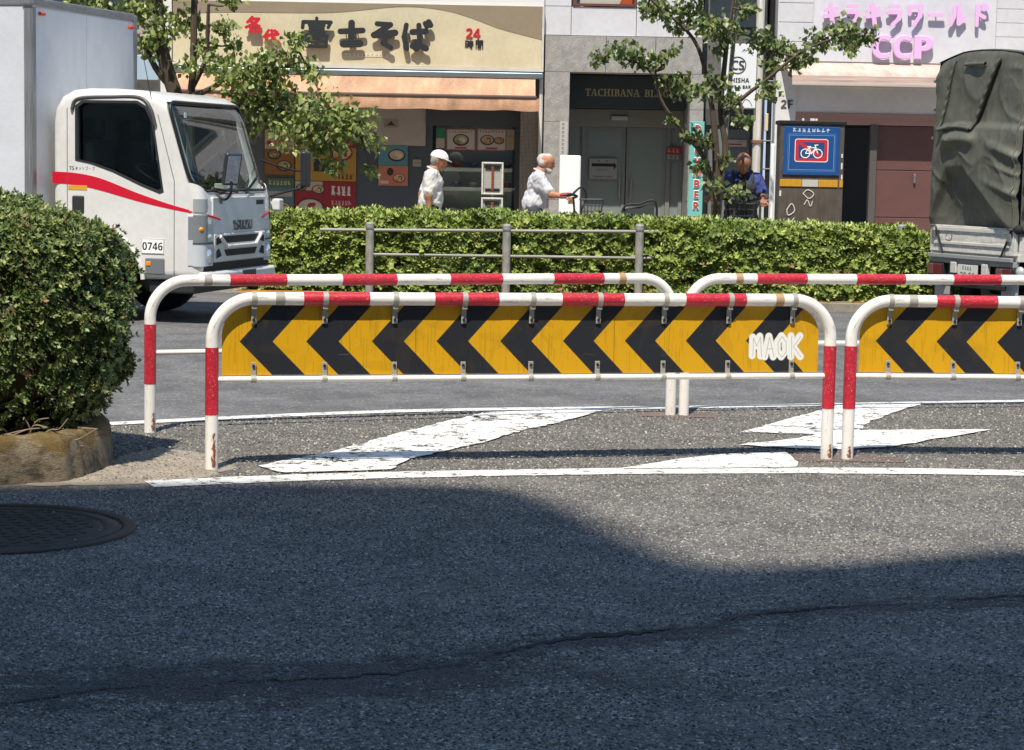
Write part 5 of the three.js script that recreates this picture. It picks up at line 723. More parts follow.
// ---------------------------------------------------------------- white box truck: +x forward, +z its right (near) side
{
  const o = thing('box_truck', 'white box truck with a red stripe along its cab', 'truck', [-2.6, 0, -19.82], -15 * R);
  const M_cabW = withTex(mat(0xe9e9e6, 0.32, { clearcoat: 0.6, clearcoatRoughness: 0.12 }), plasterTex, 0.9), M_trim = mat(0x26282a, 0.55), M_box = withTex(mat(0xdfe4ea, 0.32, { metalness: 0.05 }), plasterTex, 2), M_boxF = withTex(mat(0xf1f3f4, 0.3), plasterTex, 2), M_chass = mat(0x242527, 0.8);
  const B = 0.09, hw = 0.85, prof = [[-1.5, 0.4], [-0.02, 0.4], [0.0, 0.6], [0.0, 1.08], [-0.03, 1.2], [-0.25, 1.9], [-0.29, 1.98], [-0.36, 2.04], [-0.46, 2.085], [-0.62, 2.115], [-0.9, 2.13], [-1.2, 2.13], [-1.34, 2.115], [-1.43, 2.07], [-1.48, 1.99], [-1.5, 1.88]];
  const inset = prof.map(([x, y]) => [lerp(x, -0.75, B / 0.75), lerp(y, 1.27, B / 0.86)]);
  const outer = prism(inset, 2 * (hw - B), B, 4).translate(0, 0, -(hw - B));
  const inner = prism([[-1.42, 0.62], [-0.14, 0.62], [-0.12, 1.1], [-0.36, 1.93], [-0.62, 2.05], [-1.42, 2.03]], 1.56).translate(0, 0, -0.78);
  const sideWin = [[-1.26, 1.47], [-1.1, 1.44], [-0.88, 1.37], [-0.6, 1.25], [-0.42, 1.185], [-0.38, 1.2], [-0.48, 1.83], [-0.55, 1.97], [-0.64, 2.02], [-1.19, 2.02], [-1.26, 1.97]];
  const ws = [[-0.9, 1.36], [-0.85, 1.29], [-0.72, 1.215], [0.72, 1.215], [0.85, 1.29], [0.9, 1.36], [0.9, 1.96], [0.86, 2.015], [-0.86, 2.015], [-0.9, 1.96]];
  const sx = -0.1, winCut = prism(sideWin, 2.4).translate(0, 0, -1.2), wsCut = prism(ws, 0.75).rotateY(Math.PI / 2).translate(-0.118, 0, 0).applyMatrix4(new THREE.Matrix4().set(1, -0.31, 0, 0.372, 0, 1, 0, 0, 0, 0, 1, 0, 0, 0, 0, 1));
  const wsCut2 = prism(ws.map(([z, y]) => [z * 0.8, y]), 0.75).rotateY(Math.PI / 2).translate(-0.27, 0, 0).applyMatrix4(new THREE.Matrix4().set(1, -0.31, 0, 0.372, 0, 1, 0, 0, 0, 0, 1, 0, 0, 0, 0, 1));
  const arch = cyl(0.5, 0.5, 2.2, 0, 0, 0, 40).rotateX(Math.PI / 2).translate(-1.1, 0.36, 0);
  part('cab_shell', toCreasedNormals(cut(outer, [inner, arch, winCut, wsCut, wsCut2]), 0.5), M_cabW, o);
  part('cab_lining', cut(prism([[-1.415, 0.63], [-0.145, 0.63], [-0.125, 1.1], [-0.365, 1.92], [-0.62, 2.04], [-1.415, 2.02]], 1.55).translate(0, 0, -0.775), [prism([[-1.39, 0.66], [-0.17, 0.66], [-0.15, 1.1], [-0.385, 1.89], [-0.62, 2.0], [-1.39, 1.99]], 1.5).translate(0, 0, -0.75), winCut, wsCut, wsCut2]), mat(0x565a5d, 0.9), o);
  const glass = mat(0xcfdad6, 0.02, { transmission: 1, thickness: 0, ior: 1.55 });
  for (const s of [1, -1]) {
    const w = part('side_window', prism(sideWin, 0.006).translate(0, 0, s > 0 ? 0.79 : -0.796), glass, o); const rim = poly(sideWin); const hole = poly(sideWin.map(([x, y]) => [lerp(x, -0.84, 0.05), lerp(y, 1.66, 0.07)])); rim.holes.push(hole);
    part('rubber_seal', new THREE.ExtrudeGeometry(rim, { depth: 0.012, bevelEnabled: false }).translate(0, 0, s > 0 ? 0.842 : -0.854), M_trim, w);
    part('rain_visor', tube([[-1.29, 1.93, s * 0.86], [-1.23, 2.03, s * 0.845], [-0.9, 2.05, s * 0.84], [-0.62, 2.045, s * 0.84], [-0.51, 1.95, s * 0.855], [-0.46, 1.8, s * 0.86]], 0.018, 40, 8), mat(0x4a4846, 0.4), w);
  }
  // windscreen follows the raked front
  const wsPt = (z, y, off = 0) => { const r = 0.12, c = Math.max(0, Math.abs(z) - 0.72), base = y < 1.9 ? lerp(-0.03, -0.25, (y - 1.2) / 0.7) : lerp(-0.25, -0.36, (y - 1.9) / 0.14); return [base + off - (r - Math.sqrt(Math.max(0, r * r - Math.min(c, r) ** 2))), y, z]; };
  const wsg = new THREE.PlaneGeometry(1, 1, 48, 10); { const p = wsg.attributes.position; for (let i = 0; i < p.count; i++) { const y = 1.205 + (p.getY(i) + 0.5) * 0.815; p.setXYZ(i, ...wsPt(-p.getX(i) * 2 * 0.836, y, -0.022)); } wsg.computeVertexNormals(); }
  const wsp = part('windscreen', wsg, glass, o);
  const rimPts = []; for (let k = 0; k <= 12; k++) rimPts.push(wsPt(-0.7 + 1.4 * k / 12, 1.215, 0.0)); for (const [z, y] of [[0.78, 1.245], [0.825, 1.32], [0.83, 1.5], [0.828, 1.75], [0.82, 1.93], [0.78, 2.0]]) rimPts.push(wsPt(z, y, 0.0)); for (let k = 0; k <= 12; k++) rimPts.push(wsPt(0.7 - 1.4 * k / 12, 2.015, 0.0)); for (const [z, y] of [[-0.78, 2.0], [-0.82, 1.93], [-0.828, 1.75], [-0.83, 1.5], [-0.825, 1.32], [-0.78, 1.245]]) rimPts.push(wsPt(z, y, 0.0));
  part('black_edge', tube(rimPts, 0.017, 160, 6, true), mat(0x151617, 0.4), wsp);
  part('inspection_sticker', box(0.004, 0.05, 0.05, -0.255, 1.9, 0.66), mat(0xdfe6ee, 0.6), wsp);
  // interior
  const M_seat = mat(0x2b2e31, 0.9);
  for (const z of [0.42, -0.42]) part('seat', [rbox(0.5, 0.16, 0.5, 0.05, -1.0, 1.02, z), rbox(0.16, 0.62, 0.5, 0.06, -1.26, 1.36, z).rotateZ(0), rbox(0.12, 0.2, 0.28, 0.05, -1.28, 1.77, z)], M_seat, o);
  part('dashboard', [rbox(0.34, 0.3, 1.5, 0.06, -0.33, 1.06, 0), rbox(0.1, 0.09, 0.3, 0.03, -0.4, 1.24, 0.42)], mat(0x2c2f31, 0.8), o);
  part('steering_wheel', [new THREE.TorusGeometry(0.2, 0.017, 8, 36).rotateX(Math.PI / 2).rotateZ(-0.55).translate(-0.66, 1.34, 0.42), rod([-0.4, 1.1, 0.42], [-0.66, 1.34, 0.42], 0.025)], M_black, o);
  part('cab_floor', span(-1.36, -0.1, 0.63, 0.68, 0.77, -0.77), M_chass, o);
  part('paper_stack', [rbox(0.02, 0.2, 0.3, 0.004, -0.2, 1.33, -0.45).rotateY(0.1), rbox(0.1, 0.05, 0.25, 0.01, -0.28, 1.25, -0.3)], mat(0xd8d8d4, 0.7), o);
  // door seams: thin proud gaskets, handle, marker lamp
  const seam = (a, b, z) => rod([a[0], a[1], z], [b[0], b[1], z], 0.005, 0.005, 5);
  part('door_seam', [seam([-0.277, 0.45], [-0.277, 1.3], 0.848), seam([-0.277, 1.3], [-0.44, 1.9], 0.848), seam([-1.34, 0.9], [-1.34, 1.95], 0.848)], mat(0x6d6f70, 0.7), o);
  part('cowl_seam', [rod([0.0, 1.19, 0.6], [0.0, 1.19, -0.6], 0.006, 0.006, 5)], mat(0x6d6f70, 0.7), o);
  // red stripe: swelling ribbon on the near flank and over the front corner
  const M_red = mat(0xc8102e, 0.35); const top = smoothPts([[-1.49, 1.365], [-1.25, 1.355], [-1.0, 1.31], [-0.65, 1.19], [-0.35, 1.1], [-0.13, 1.045]], 24), bot = smoothPts([[-1.49, 1.26], [-1.25, 1.245], [-1.0, 1.2], [-0.65, 1.115], [-0.35, 1.055], [-0.13, 1.02]], 24);
  part('red_stripe', new THREE.ExtrudeGeometry(poly([...top, ...bot.reverse()]), { depth: 0.004, bevelEnabled: false }).translate(0, 0, 0.8485), M_red, o);
  part('red_stripe', [tube([[-0.13, 1.032, 0.85], [-0.06, 1.02, 0.825], [-0.012, 1.0, 0.77], [0.012, 0.985, 0.66], [0.012, 0.955, 0.48]], 0.011, 24, 6).scale(1, 1, 1), tube([[-0.06, 1.02, -0.82], [-0.012, 1.0, -0.77], [0.012, 0.985, -0.66], [0.012, 0.955, -0.55]], 0.011, 18, 6)], M_red, o);
  const dh = part('door_handle', rspan(-1.29, -1.17, 0.99, 1.15, 0.865, 0.835, 0.02), mat(0x2d2f31, 0.5), o);
  part('yellow_sticker', rspan(-1.33, -1.14, 1.2, 1.245, 0.853, 0.847, 0.002), mat(0xd29a2e, 0.6), o);
  part('number_plate_side', span(-0.6, -0.375, 0.64, 0.775, 0.857, 0.845), [M_cabW, M_cabW, M_cabW, M_cabW, mat(0xffffff, 0.5, { map: canvasTex(256, 144, (g, w, h) => { g.fillStyle = '#f4f4f2'; g.fillRect(0, 0, w, h); g.strokeStyle = '#8f9294'; g.lineWidth = 5; g.strokeRect(3, 3, w - 6, h - 6); g.fillStyle = '#111318'; g.font = 'bold 106px sans-serif'; g.textAlign = 'center'; g.fillText('0746', w / 2, 111); }) }), M_cabW], o, 'small plate reading 0746');
  { const gl = [text('TS', 0.034, 0.002).translate(-1.32, 1.383, 0.849)]; ['ne', 'tsu', 'to', 'wa', 'bar', 'ku'].forEach((k, i) => gl.push(strokes(GLYPH[k], 0.026, 0.034, 0.004, 0.001, -1.26 + i * 0.034, 1.383, 0.849))); part('door_lettering', gl, mat(0x4c4f52, 0.5), o); }
  const ml = part('side_marker', rspan(-0.56, -0.37, 0.45, 0.6, 0.865, 0.84, 0.02), mat(0x6d7276, 0.3), o); part('amber_lens', rspan(-0.55, -0.5, 0.525, 0.57, 0.872, 0.85, 0.01), mat(0xe08a1c, 0.3), ml);
  part('wheel_arch_trim', [new THREE.TorusGeometry(0.515, 0.022, 8, 32, Math.PI * 0.95).rotateZ(0.08).translate(-1.1, 0.36, 0.845)], M_cabW, o);
  // front: lower panel, grille, lamps, bumper
  const M_grey = mat(0xd9dcdc, 0.3, { clearcoat: 0.4 });
  part('front_panel', rspan(-0.04, 0.012, 0.83, 1.16, 0.64, -0.64, 0.01), M_grey, o);
  const gr = part('grille', rspan(-0.04, 0.02, 0.57, 0.825, 0.62, -0.62, 0.015), M_cabW, o), M_slot = mat(0x16181a, 0.6);
  for (const [y0, y1, w0, w1] of [[0.735, 0.8, 0.34, 0.44], [0.615, 0.675, 0.34, 0.4]]) part('slot', prism([[-w0, y0], [w0, y0], [w1, y1], [-w1, y1]], 0.01).rotateY(Math.PI / 2).translate(0.014, 0, 0), M_slot, gr);
  for (const sd of [1, -1]) for (const [y0, y1] of [[0.72, 0.8], [0.6, 0.69]]) part('slot', prism([[sd * 0.46, y0 + 0.02], [sd * 0.58, y0], [sd * 0.58, y1 - 0.02], [sd * 0.52, y1]].sort((p, q) => 0), 0.01).rotateY(Math.PI / 2).translate(0.014, 0, 0), M_slot, gr);
  part('grille_bar', [rspan(0.0, 0.05, 0.685, 0.722, 0.36, -0.36, 0.014), ...[1, -1].map((sd) => rod([0.028, 0.702, sd * 0.35], [0.022, 0.8, sd * 0.5], 0.02))], M_cabW, gr);
  part('lower_intake', rspan(-0.1, -0.01, 0.48, 0.57, 0.78, -0.78, 0.01), M_slot, o);
  const lt = text('ISUZU', 0.092, 0.01); lt.scale(1.3, 1, 1); lt.computeBoundingBox(); lt.translate(-lt.boundingBox.max.x / 2, 0, 0); lt.rotateY(Math.PI / 2); lt.translate(0.013, 0.85, -0.05); part('letters', lt, mat(0x5a5e61, 0.4), o);
  const lt2 = text('ELF', 0.035, 0.006); lt2.rotateY(Math.PI / 2); lt2.translate(0.013, 1.1, 0.5); part('letters', lt2, mat(0x6d7073, 0.3, { metalness: 0.6 }), o); part('badge', rspan(0.0, 0.018, 1.08, 1.125, -0.4, -0.58, 0.004), M_trim, o);
  for (const s of [1, -1]) {
    const th = s > 0 ? 0 : Math.PI / 2, hl = part('headlight', [new THREE.CylinderGeometry(0.1, 0.1, 0.47, 12, 1, false, th, Math.PI / 2).translate(-0.09, 0.77, s * 0.758), rspan(-0.145, -0.085, 0.535, 1.0, s * 0.858, s * 0.82, 0.01), rspan(-0.05, 0.012, 0.535, 0.93, s * 0.762, s * 0.63, 0.01)], mat(0xc3cacf, 0.14, { clearcoat: 1, clearcoatRoughness: 0.03 }), o, 'headlight cluster wrapped round the cab corner');
    part('upper_lens_bezel', [new THREE.CylinderGeometry(0.1015, 0.1015, 0.24, 12, 1, false, th, Math.PI / 2).translate(-0.09, 0.88, s * 0.758), rspan(-0.138, -0.088, 0.775, 0.985, s * 0.8605, s * 0.83, 0.006)], mat(0x7c8286, 0.16, { clearcoat: 1, clearcoatRoughness: 0.03 }), hl); part('divider', [new THREE.CylinderGeometry(0.103, 0.103, 0.02, 12, 1, false, th, Math.PI / 2).translate(-0.09, 0.745, s * 0.758), rspan(-0.03, 0.016, 0.735, 0.755, s * 0.76, s * 0.63, 0.004)], mat(0x4d5358, 0.4), hl);
    const lens = new THREE.SphereGeometry(0.065, 18, 10); part('lens', lens.clone().scale(0.5, 1.0, 0.9).translate(0.0, 0.63, s * 0.72), mat(0xeef3f6, 0.05, { metalness: 0.8 }), hl); part('lens', lens.clone().scale(0.45, 0.45, 0.8).translate(0.0, 0.8, s * 0.71), mat(0xe2e8ec, 0.1, { metalness: 0.7 }), hl); part('amber_lens', new THREE.SphereGeometry(0.028, 12, 8).translate(-0.03, 0.87, s * 0.82), mat(0xe89018, 0.2), hl);
    part('corner_fairing', new THREE.CylinderGeometry(0.099, 0.099, 0.12, 12, 1, false, th, Math.PI / 2).translate(-0.09, 1.085, s * 0.758), mat(0x9a9fa1, 0.4), o);
  }
  part('bumper', [rspan(-0.14, 0.05, 0.37, 0.485, 0.83, -0.83, 0.035)], M_cabW, o); part('number_plate', [rspan(0.045, 0.058, 0.385, 0.47, 0.02, -0.3, 0.003)], mat(0x3a4a42, 0.5), o); part('step_skirt', rspan(-0.55, -0.1, 0.28, 0.39, 0.8, -0.8, 0.02), M_trim, o); part('under_tray', rspan(-1.6, -0.55, 0.44, 0.6, 0.28, -0.28, 0.02), M_trim, o);
  // wipers, mirrors, antenna
  part('wiper', [rod([0.01, 1.19, 0.45], [-0.03, 1.24, 0.1], 0.01), rod([0.03, 1.2, 0.1], [-0.02, 1.24, 0.55], 0.008), rbox(0.05, 0.03, 0.07, 0.01, 0.01, 1.2, 0.45)], M_black, o); part('wiper', [rod([0.01, 1.19, -0.15], [-0.05, 1.32, -0.55], 0.01), rod([0.0, 1.22, -0.2], [-0.06, 1.36, -0.62], 0.007)], M_black, o);
  const fm = part('front_mirror', [rbox(0.05, 0.31, 0.165, 0.024, 0, 0, 0).rotateZ(-0.3).rotateY(-0.75).translate(0.16, 1.42, 0.56)], mat(0x3a3d40, 0.35), o); part('mirror_glass', [rbox(0.012, 0.26, 0.125, 0.005, 0.026, 0.0, 0).rotateZ(-0.3).rotateY(-0.75).translate(0.16, 1.42, 0.56)], mat(0xb9c6d6, 0.03, { metalness: 1 }), fm); part('mirror_arm', [tube([[0.0, 1.16, 0.5], [0.08, 1.14, 0.52], [0.15, 1.2, 0.56], [0.16, 1.3, 0.56]], 0.012, 20, 6)], M_black, fm);
  const lm = part('side_mirror', [rbox(0.07, 0.36, 0.16, 0.03, 0.24, 1.42, -1.12)], mat(0x2a2c2f, 0.4), o); part('mirror_arm', [tube([[-0.02, 1.15, -0.84], [0.1, 1.2, -0.98], [0.22, 1.24, -1.1], [0.24, 1.3, -1.12]], 0.012, 20, 6), tube([[-0.12, 1.5, -0.84], [0.1, 1.42, -1.0], [0.22, 1.4, -1.08]], 0.01, 16, 6)], M_black, lm); part('mirror_box', rbox(0.1, 0.12, 0.12, 0.02, 0.02, 1.07, -0.92), M_cabW, lm);
  part('antenna', rod([-0.5, 2.0, 0.84], [-0.62, 2.62, 0.86], 0.004, 0.003, 5), M_trim, o);
  // chassis and wheels
  part('chassis', [span(-5.6, -0.2, 0.42, 0.6, 0.38, 0.28), span(-5.6, -0.2, 0.42, 0.6, -0.28, -0.38), span(-5.4, -5.3, 0.42, 0.6, 0.28, -0.28), span(-2.6, -2.5, 0.42, 0.6, 0.28, -0.28)], M_chass, o); part('fuel_tank', rspan(-2.6, -1.9, 0.35, 0.65, 0.85, 0.45, 0.05), M_steel, o); part('axle', [rod([-1.1, 0.375, -0.7], [-1.1, 0.375, 0.7], 0.05), rod([-4.2, 0.375, -0.7], [-4.2, 0.375, 0.7], 0.06)], M_chass, o);
  wheel(o, -1.1, 0.7); wheel(o, -1.1, -0.7, 1, true); wheel(o, -4.2, 0.72); wheel(o, -4.2, -0.72, 1, true); part('mudguard', [new THREE.CylinderGeometry(0.46, 0.46, 0.26, 24, 1, true, Math.PI * 0.55, Math.PI * 0.9).rotateX(Math.PI / 2).rotateZ(0).translate(-4.2, 0.42, 0.75)], mat(0x26282a, 0.7, { side: THREE.DoubleSide }), o);
  // cargo box: panels, corner posts, top rails, marker lamps
  const bx0 = -5.75, bx1 = -1.57, by0 = 0.78, by1 = 2.91, bz = 1.09;
  const cb = part('cargo_box', rspan(bx0, bx1, by0, by1, bz, -bz, 0.01), M_box, o);
  const M_alu = withTex(mat(0xa3a8ad, 0.4, { metalness: 0.55 }), grimeTex, 0.6);
  for (const z of [bz, -bz]) part('corner_post', rbox(0.09, by1 - by0 + 0.02, 0.09, 0.02, bx1 - 0.03, (by0 + by1) / 2, z - Math.sign(z) * 0.03), M_alu, cb);
  part('top_rail', [rbox(0.08, 0.08, bz * 2 - 0.1, 0.015, bx1 - 0.03, by1 - 0.02, 0)], M_alu, cb); part('top_rail', [rbox(bx1 - bx0 - 0.1, 0.08, 0.08, 0.015, (bx0 + bx1) / 2 - 0.03, by1 - 0.02, bz - 0.03)], M_alu, cb); part('top_rail', [rbox(bx1 - bx0 - 0.1, 0.08, 0.08, 0.015, (bx0 + bx1) / 2 - 0.03, by1 - 0.02, -bz + 0.03)], M_alu, cb);
  part('corner_cap', rbox(0.13, 0.13, 0.13, 0.04, bx1 - 0.03, by1 - 0.01, bz - 0.03), M_alu, cb); part('bottom_rail', [rbox(bx1 - bx0, 0.1, 0.05, 0.01, (bx0 + bx1) / 2, by0 + 0.04, bz + 0.005)], M_alu, cb);
  for (const [z0, z1] of [[1.02, 0.005], [-0.005, -1.02]]) part('front_sheet', rspan(bx1 - 0.005, bx1 + 0.006, by0 + 0.06, by1 - 0.07, z0, z1, 0.003), M_boxF, cb);
  for (const z of [0.92, -0.95]) part('marker_lamp', rbox(0.03, 0.03, 0.1, 0.01, bx1 + 0.02, by1 - 0.12, z), mat(0xd8442a, 0.3), cb);
}

// ---------------------------------------------------------------- tarpaulin truck seen from behind: -x rear, +z its right (near) side
{
  const o = thing('tarp_truck', 'small white flatbed truck under a dark green tarpaulin, seen from behind', 'truck', [4.635, 0, -21.27], 26 * R); o.scale.set(0.955, 0.97, 0.955);
  const M_w = withTex(mat(0xdfe0de, 0.45), grimeTex, 0.5), M_chs = mat(0x1c1d1f, 0.85), L = 2.6, hw = 0.73;
  // rear-left corner at local (-0, z = -hw); bed runs forward (+x)
  part('bed_floor', rspan(0.02, L, 0.66, 0.74, hw, -hw, 0.01), M_w, o);
  const tg = part('tailgate', [rspan(-0.02, 0.02, 0.72, 1.0, hw - 0.02, -hw + 0.02, 0.008), rspan(-0.035, -0.02, 0.8, 0.83, hw - 0.1, -hw + 0.1, 0.005), rspan(-0.035, -0.02, 0.94, 0.98, hw - 0.1, -hw + 0.1, 0.005)], M_w, o);
  for (const z of [hw - 0.1, -hw + 0.1]) part('latch', [rspan(-0.05, -0.02, 0.86, 0.95, z + 0.03, z - 0.03, 0.008)], M_steel, tg); part('emblem', [new THREE.TorusGeometry(0.05, 0.006, 6, 20).rotateY(Math.PI / 2).translate(-0.022, 0.89, -0.38)], M_steel, tg);
  part('side_gate', rspan(0.03, L, 0.72, 1.0, hw + 0.0, hw - 0.03, 0.008), M_w, o); part('side_gate', rspan(0.03, L, 0.72, 1.0, -hw + 0.03, -hw, 0.008), M_w, o);
  part('rear_beam', [rspan(-0.02, 0.06, 0.6, 0.66, hw - 0.03, -hw + 0.03, 0.01), rspan(-0.06, -0.02, 0.655, 0.7, hw - 0.03, -hw + 0.03, 0.008)], mat(0x8f9292, 0.5), o);
  for (const z of [0.58, -0.58]) { const lamp = part('tail_lamp', rspan(-0.04, 0.03, 0.46, 0.6, z + 0.14, z - 0.14, 0.015), mat(0x25282a, 0.5), o); part('red_lens', rspan(-0.055, -0.035, 0.475, 0.585, z + 0.12, z - 0.02, 0.008), mat(0x64242a, 0.3), lamp); part('amber_lens', rspan(-0.055, -0.035, 0.475, 0.585, z - 0.025, z - 0.125, 0.008), mat(0x6b4a42, 0.3), lamp); }
  const np = part('number_plate', rspan(-0.055, -0.045, 0.42, 0.6, 0.16, -0.17, 0.003), mat(0xc9c9c4, 0.5), o);
  const pl = new THREE.PlaneGeometry(0.32, 0.17).rotateY(-Math.PI / 2).translate(-0.057, 0.51, -0.005); part('plate_print', pl, mat(0xffffff, 0.5, { map: canvasTex(256, 128, (g, w, h) => { g.fillStyle = '#cfcfca'; g.fillRect(0, 0, w, h); scribble(g, 60, 10, 130, 28, 4, '#47603f', 5); g.fillStyle = '#3c5a40'; g.font = 'bold 78px sans-serif'; g.fillText('30-51', 30, 112); }) }), np);
  for (const z of [0.26, -0.26]) part('bracket', rspan(-0.05, -0.0, 0.5, 0.62, z + 0.05, z - 0.05, 0.01), M_w, o); part('bumper_guard', [rspan(-0.04, 0.0, 0.36, 0.41, hw - 0.15, -hw + 0.15, 0.01), rspan(-0.03, 0, 0.41, 0.6, 0.3, 0.27, 0.004), rspan(-0.03, 0, 0.41, 0.6, -0.27, -0.3, 0.004)], M_chs, o);
  part('mud_flap', rspan(0.05, 0.07, 0.2, 0.6, hw - 0.04, hw - 0.3, 0.004), mat(0xa6a8a6, 0.6), o); part('mud_flap', rspan(0.05, 0.07, 0.2, 0.6, -hw + 0.3, -hw + 0.04, 0.004), mat(0xa6a8a6, 0.6), o);
  part('work_lamp', [new THREE.SphereGeometry(0.06, 14, 10).scale(0.7, 1, 1).translate(0.02, 0.56, hw + 0.03)], mat(0xd8dad8, 0.25, { metalness: 0.5 }), o);
  part('chassis', [span(0.05, 3.9, 0.4, 0.6, 0.35, 0.25), span(0.05, 3.9, 0.4, 0.6, -0.25, -0.35)], M_chs, o); part('axle', [rod([0.75, 0.3, -0.6], [0.75, 0.3, 0.6], 0.05), rod([3.2, 0.3, -0.6], [3.2, 0.3, 0.6], 0.05)], M_chs, o);
  wheel(o, 0.75, 0.64, 0.8); wheel(o, 0.75, -0.64, 0.8, true); wheel(o, 3.2, 0.64, 0.8); wheel(o, 3.2, -0.64, 0.8, true);
  part('cab', [prism([[2.68, 0.5], [4.1, 0.5], [4.12, 1.0], [3.8, 1.75], [3.6, 1.85], [2.72, 1.85], [2.68, 1.8]], 1.4, 0.04, 2).translate(0, 0, -0.7)], M_w, o);
  // tarpaulin: closed skin over the hoops; folds, a sagging apron at the back, tie straps
  const M_tarp = withTex(mat(0x64675f, 0.55, { side: THREE.DoubleSide, sheen: 0.3, sheenRoughness: 0.6 }), grimeTex, 0.9);
  const T = 2.78, b0 = 0.97;
  const rearX = (u, v) => {       // u 0..1 across the back (left to right), v 0..1 up; negative = towards the viewer
    let d = -0.02; const ridge = v < 0.46 ? (u < 0.24 ? u / 0.24 : u < 0.44 ? 1 : Math.max(0, 1 - (u - 0.44) / 0.5)) : 1, crest = 0.32 * ridge;
    d -= 0.11 * smooth(v, crest - 0.03, crest + 0.035) * (1 - 0.5 * smooth(v, 0.42, 0.7)) * Math.sin(Math.PI * clamp(u, 0.04, 0.97)) ** 0.5;
    d += 0.10 * (1 - smooth(v, 0, crest + 0.02)) * Math.sin(Math.PI * u);
    d -= 0.07 * Math.exp(-(((v - 0.5) / 0.035) ** 2)) * smooth(u, 0.12, 0.25) * (1 - smooth(u, 0.52, 0.62));      // sagging fold half way up
    d += 0.035 * smooth(v, 0.56, 0.6) * smooth(u, 0.1, 0.2);
    for (const [vc, w, a] of [[0.41, 0.026, 0.05], [0.31, 0.014, 0.02], [0.2, 0.02, 0.035]]) { const q = v - (vc + (1 - u) * 0.22); d -= a * Math.exp(-((q / w) ** 2)) * smooth(u, 0.6, 0.97); }   // creases fanning to the straps
    const rg = (a, b, c) => (1 - Math.abs(nz(a, b, c)) * 2.2); d -= 0.014 * Math.max(0, rg(u * 2.3 + v * 1.4, v * 1.9 - u * 1.3, 1.1)) ** 6 + 0.006 * Math.max(0, rg(u * 7 - v * 5, v * 6 + u * 2, 4.2)) ** 4;
    return d + 0.012 * nz(u * 5, v * 7, 1.1);
  };
  const NU = 90, NV = 110, pos = [], uv = [], idx = [];
  for (let j = 0; j <= NV; j++) for (let i = 0; i <= NU; i++) { const u = i / NU, v = j / NV, rt = smooth(v, 0.9, 1), e = Math.min(u, 1 - u), ro = e < 0.06 ? 0.05 * (1 - Math.sqrt(1 - (1 - e / 0.06) ** 2)) : 0; const topR = v > 0.96 ? 0.05 * (1 - Math.sqrt(Math.max(0, 1 - ((v - 0.96) / 0.04) ** 2))) : 0; const z = lerp(-hw, hw, u) * (1 - 0.035 * rt * (1 - Math.cos((u - 0.5) * Math.PI))) + (u < 0.5 ? 0.02 * v : 0), crown = 0.05 * (1 - (2 * u - 1) ** 2), yb = b0; pos.push(rearX(u, v) * (1 - 0.8 * rt) + ro + topR, lerp(yb, T + crown - (u < 0.3 ? (0.3 - u) * 0.25 : 0), v), z); uv.push(u * 1.6, v * 1.8); }
  for (let j = 0; j < NV; j++) for (let i = 0; i < NU; i++) { const a = j * (NU + 1) + i, b = a + NU + 1; idx.push(a, a + 1, b, b, a + 1, b + 1); }
  const tg2 = new THREE.BufferGeometry(); tg2.setAttribute('position', new THREE.Float32BufferAttribute(pos, 3)); tg2.setAttribute('uv', new THREE.Float32BufferAttribute(uv, 2)); tg2.setIndex(idx); tg2.computeVertexNormals();
  const tp = part('tarpaulin', tg2, M_tarp, o, 'creased dark green tarpaulin');
  const skin = (fn, nu, nv) => { const ps = [], us = [], ix = []; for (let j = 0; j <= nv; j++) for (let i = 0; i <= nu; i++) { const p = fn(i / nu, j / nv); ps.push(...p); us.push(p[0], p[1] + p[2]); } for (let j = 0; j < nv; j++) for (let i = 0; i < nu; i++) { const a = j * (nu + 1) + i, b = a + nu + 1; ix.push(a, a + 1, b, b, a + 1, b + 1); } const g = new THREE.BufferGeometry(); g.setAttribute('position', new THREE.Float32BufferAttribute(ps, 3)); g.setAttribute('uv', new THREE.Float32BufferAttribute(us, 2)); g.setIndex(ix); g.computeVertexNormals(); return g; };
  const wr2 = (u, v) => 0.02 * nz(u * 7, v * 5, 8) + 0.03 * Math.sin(u * 26 + v * 5) * (1 - v) * 0.5;
  part('tarp_side', skin((u, v) => [0.02 + u * (L + 0.02), lerp(b0 - 0.05, T - 0.02, v), hw * (1 - 0.04 * smooth(v, 0.9, 1)) + wr2(u, v) * Math.sin(Math.PI * Math.min(1, u * 6) / 2)], 60, 40), M_tarp, tp);
  part('tarp_side', skin((u, v) => [0.02 + u * (L + 0.02), lerp(b0 - 0.05, T - 0.06, v), -hw * (1 - 0.04 * smooth(v, 0.9, 1)) - wr2(u, v) * Math.sin(Math.PI * Math.min(1, u * 6) / 2)], 60, 40), M_tarp, tp);
  part('tarp_top', skin((u, v) => [0.0 + u * (L + 0.04), T - 0.015 + 0.055 * (1 - (2 * v - 1) ** 2) - 0.02 * Math.abs(Math.sin(u * 12)) - (v < 0.3 ? (0.3 - v) * 0.18 : 0), lerp(-hw, hw, v) * 0.965], 40, 20), M_tarp, tp);
  // roll-up flap with stitched border, high on the back
  const flap = smoothPts([[-0.5, 2.02], [-0.3, 2.035], [-0.02, 2.0], [0.06, 2.06]], 14), fl = skin((u, v) => { const z = lerp(lerp(-0.52, 0.04, u), lerp(-0.34, 0.4, u), v), y = lerp(2.0 + 0.03 * Math.sin(u * 3), 2.72, v), uu = (z + hw) / (2 * hw), vv = (y - b0) / (T - b0); return [rearX(clamp(uu, 0, 1), vv) * (1 - 0.8 * smooth(vv, 0.9, 1)) - 0.022 - 0.012 * Math.sin(u * Math.PI * 5 + v * 2) * (1 - v) - (v < 0.06 ? 0.03 : 0), y, z]; }, 30, 30);
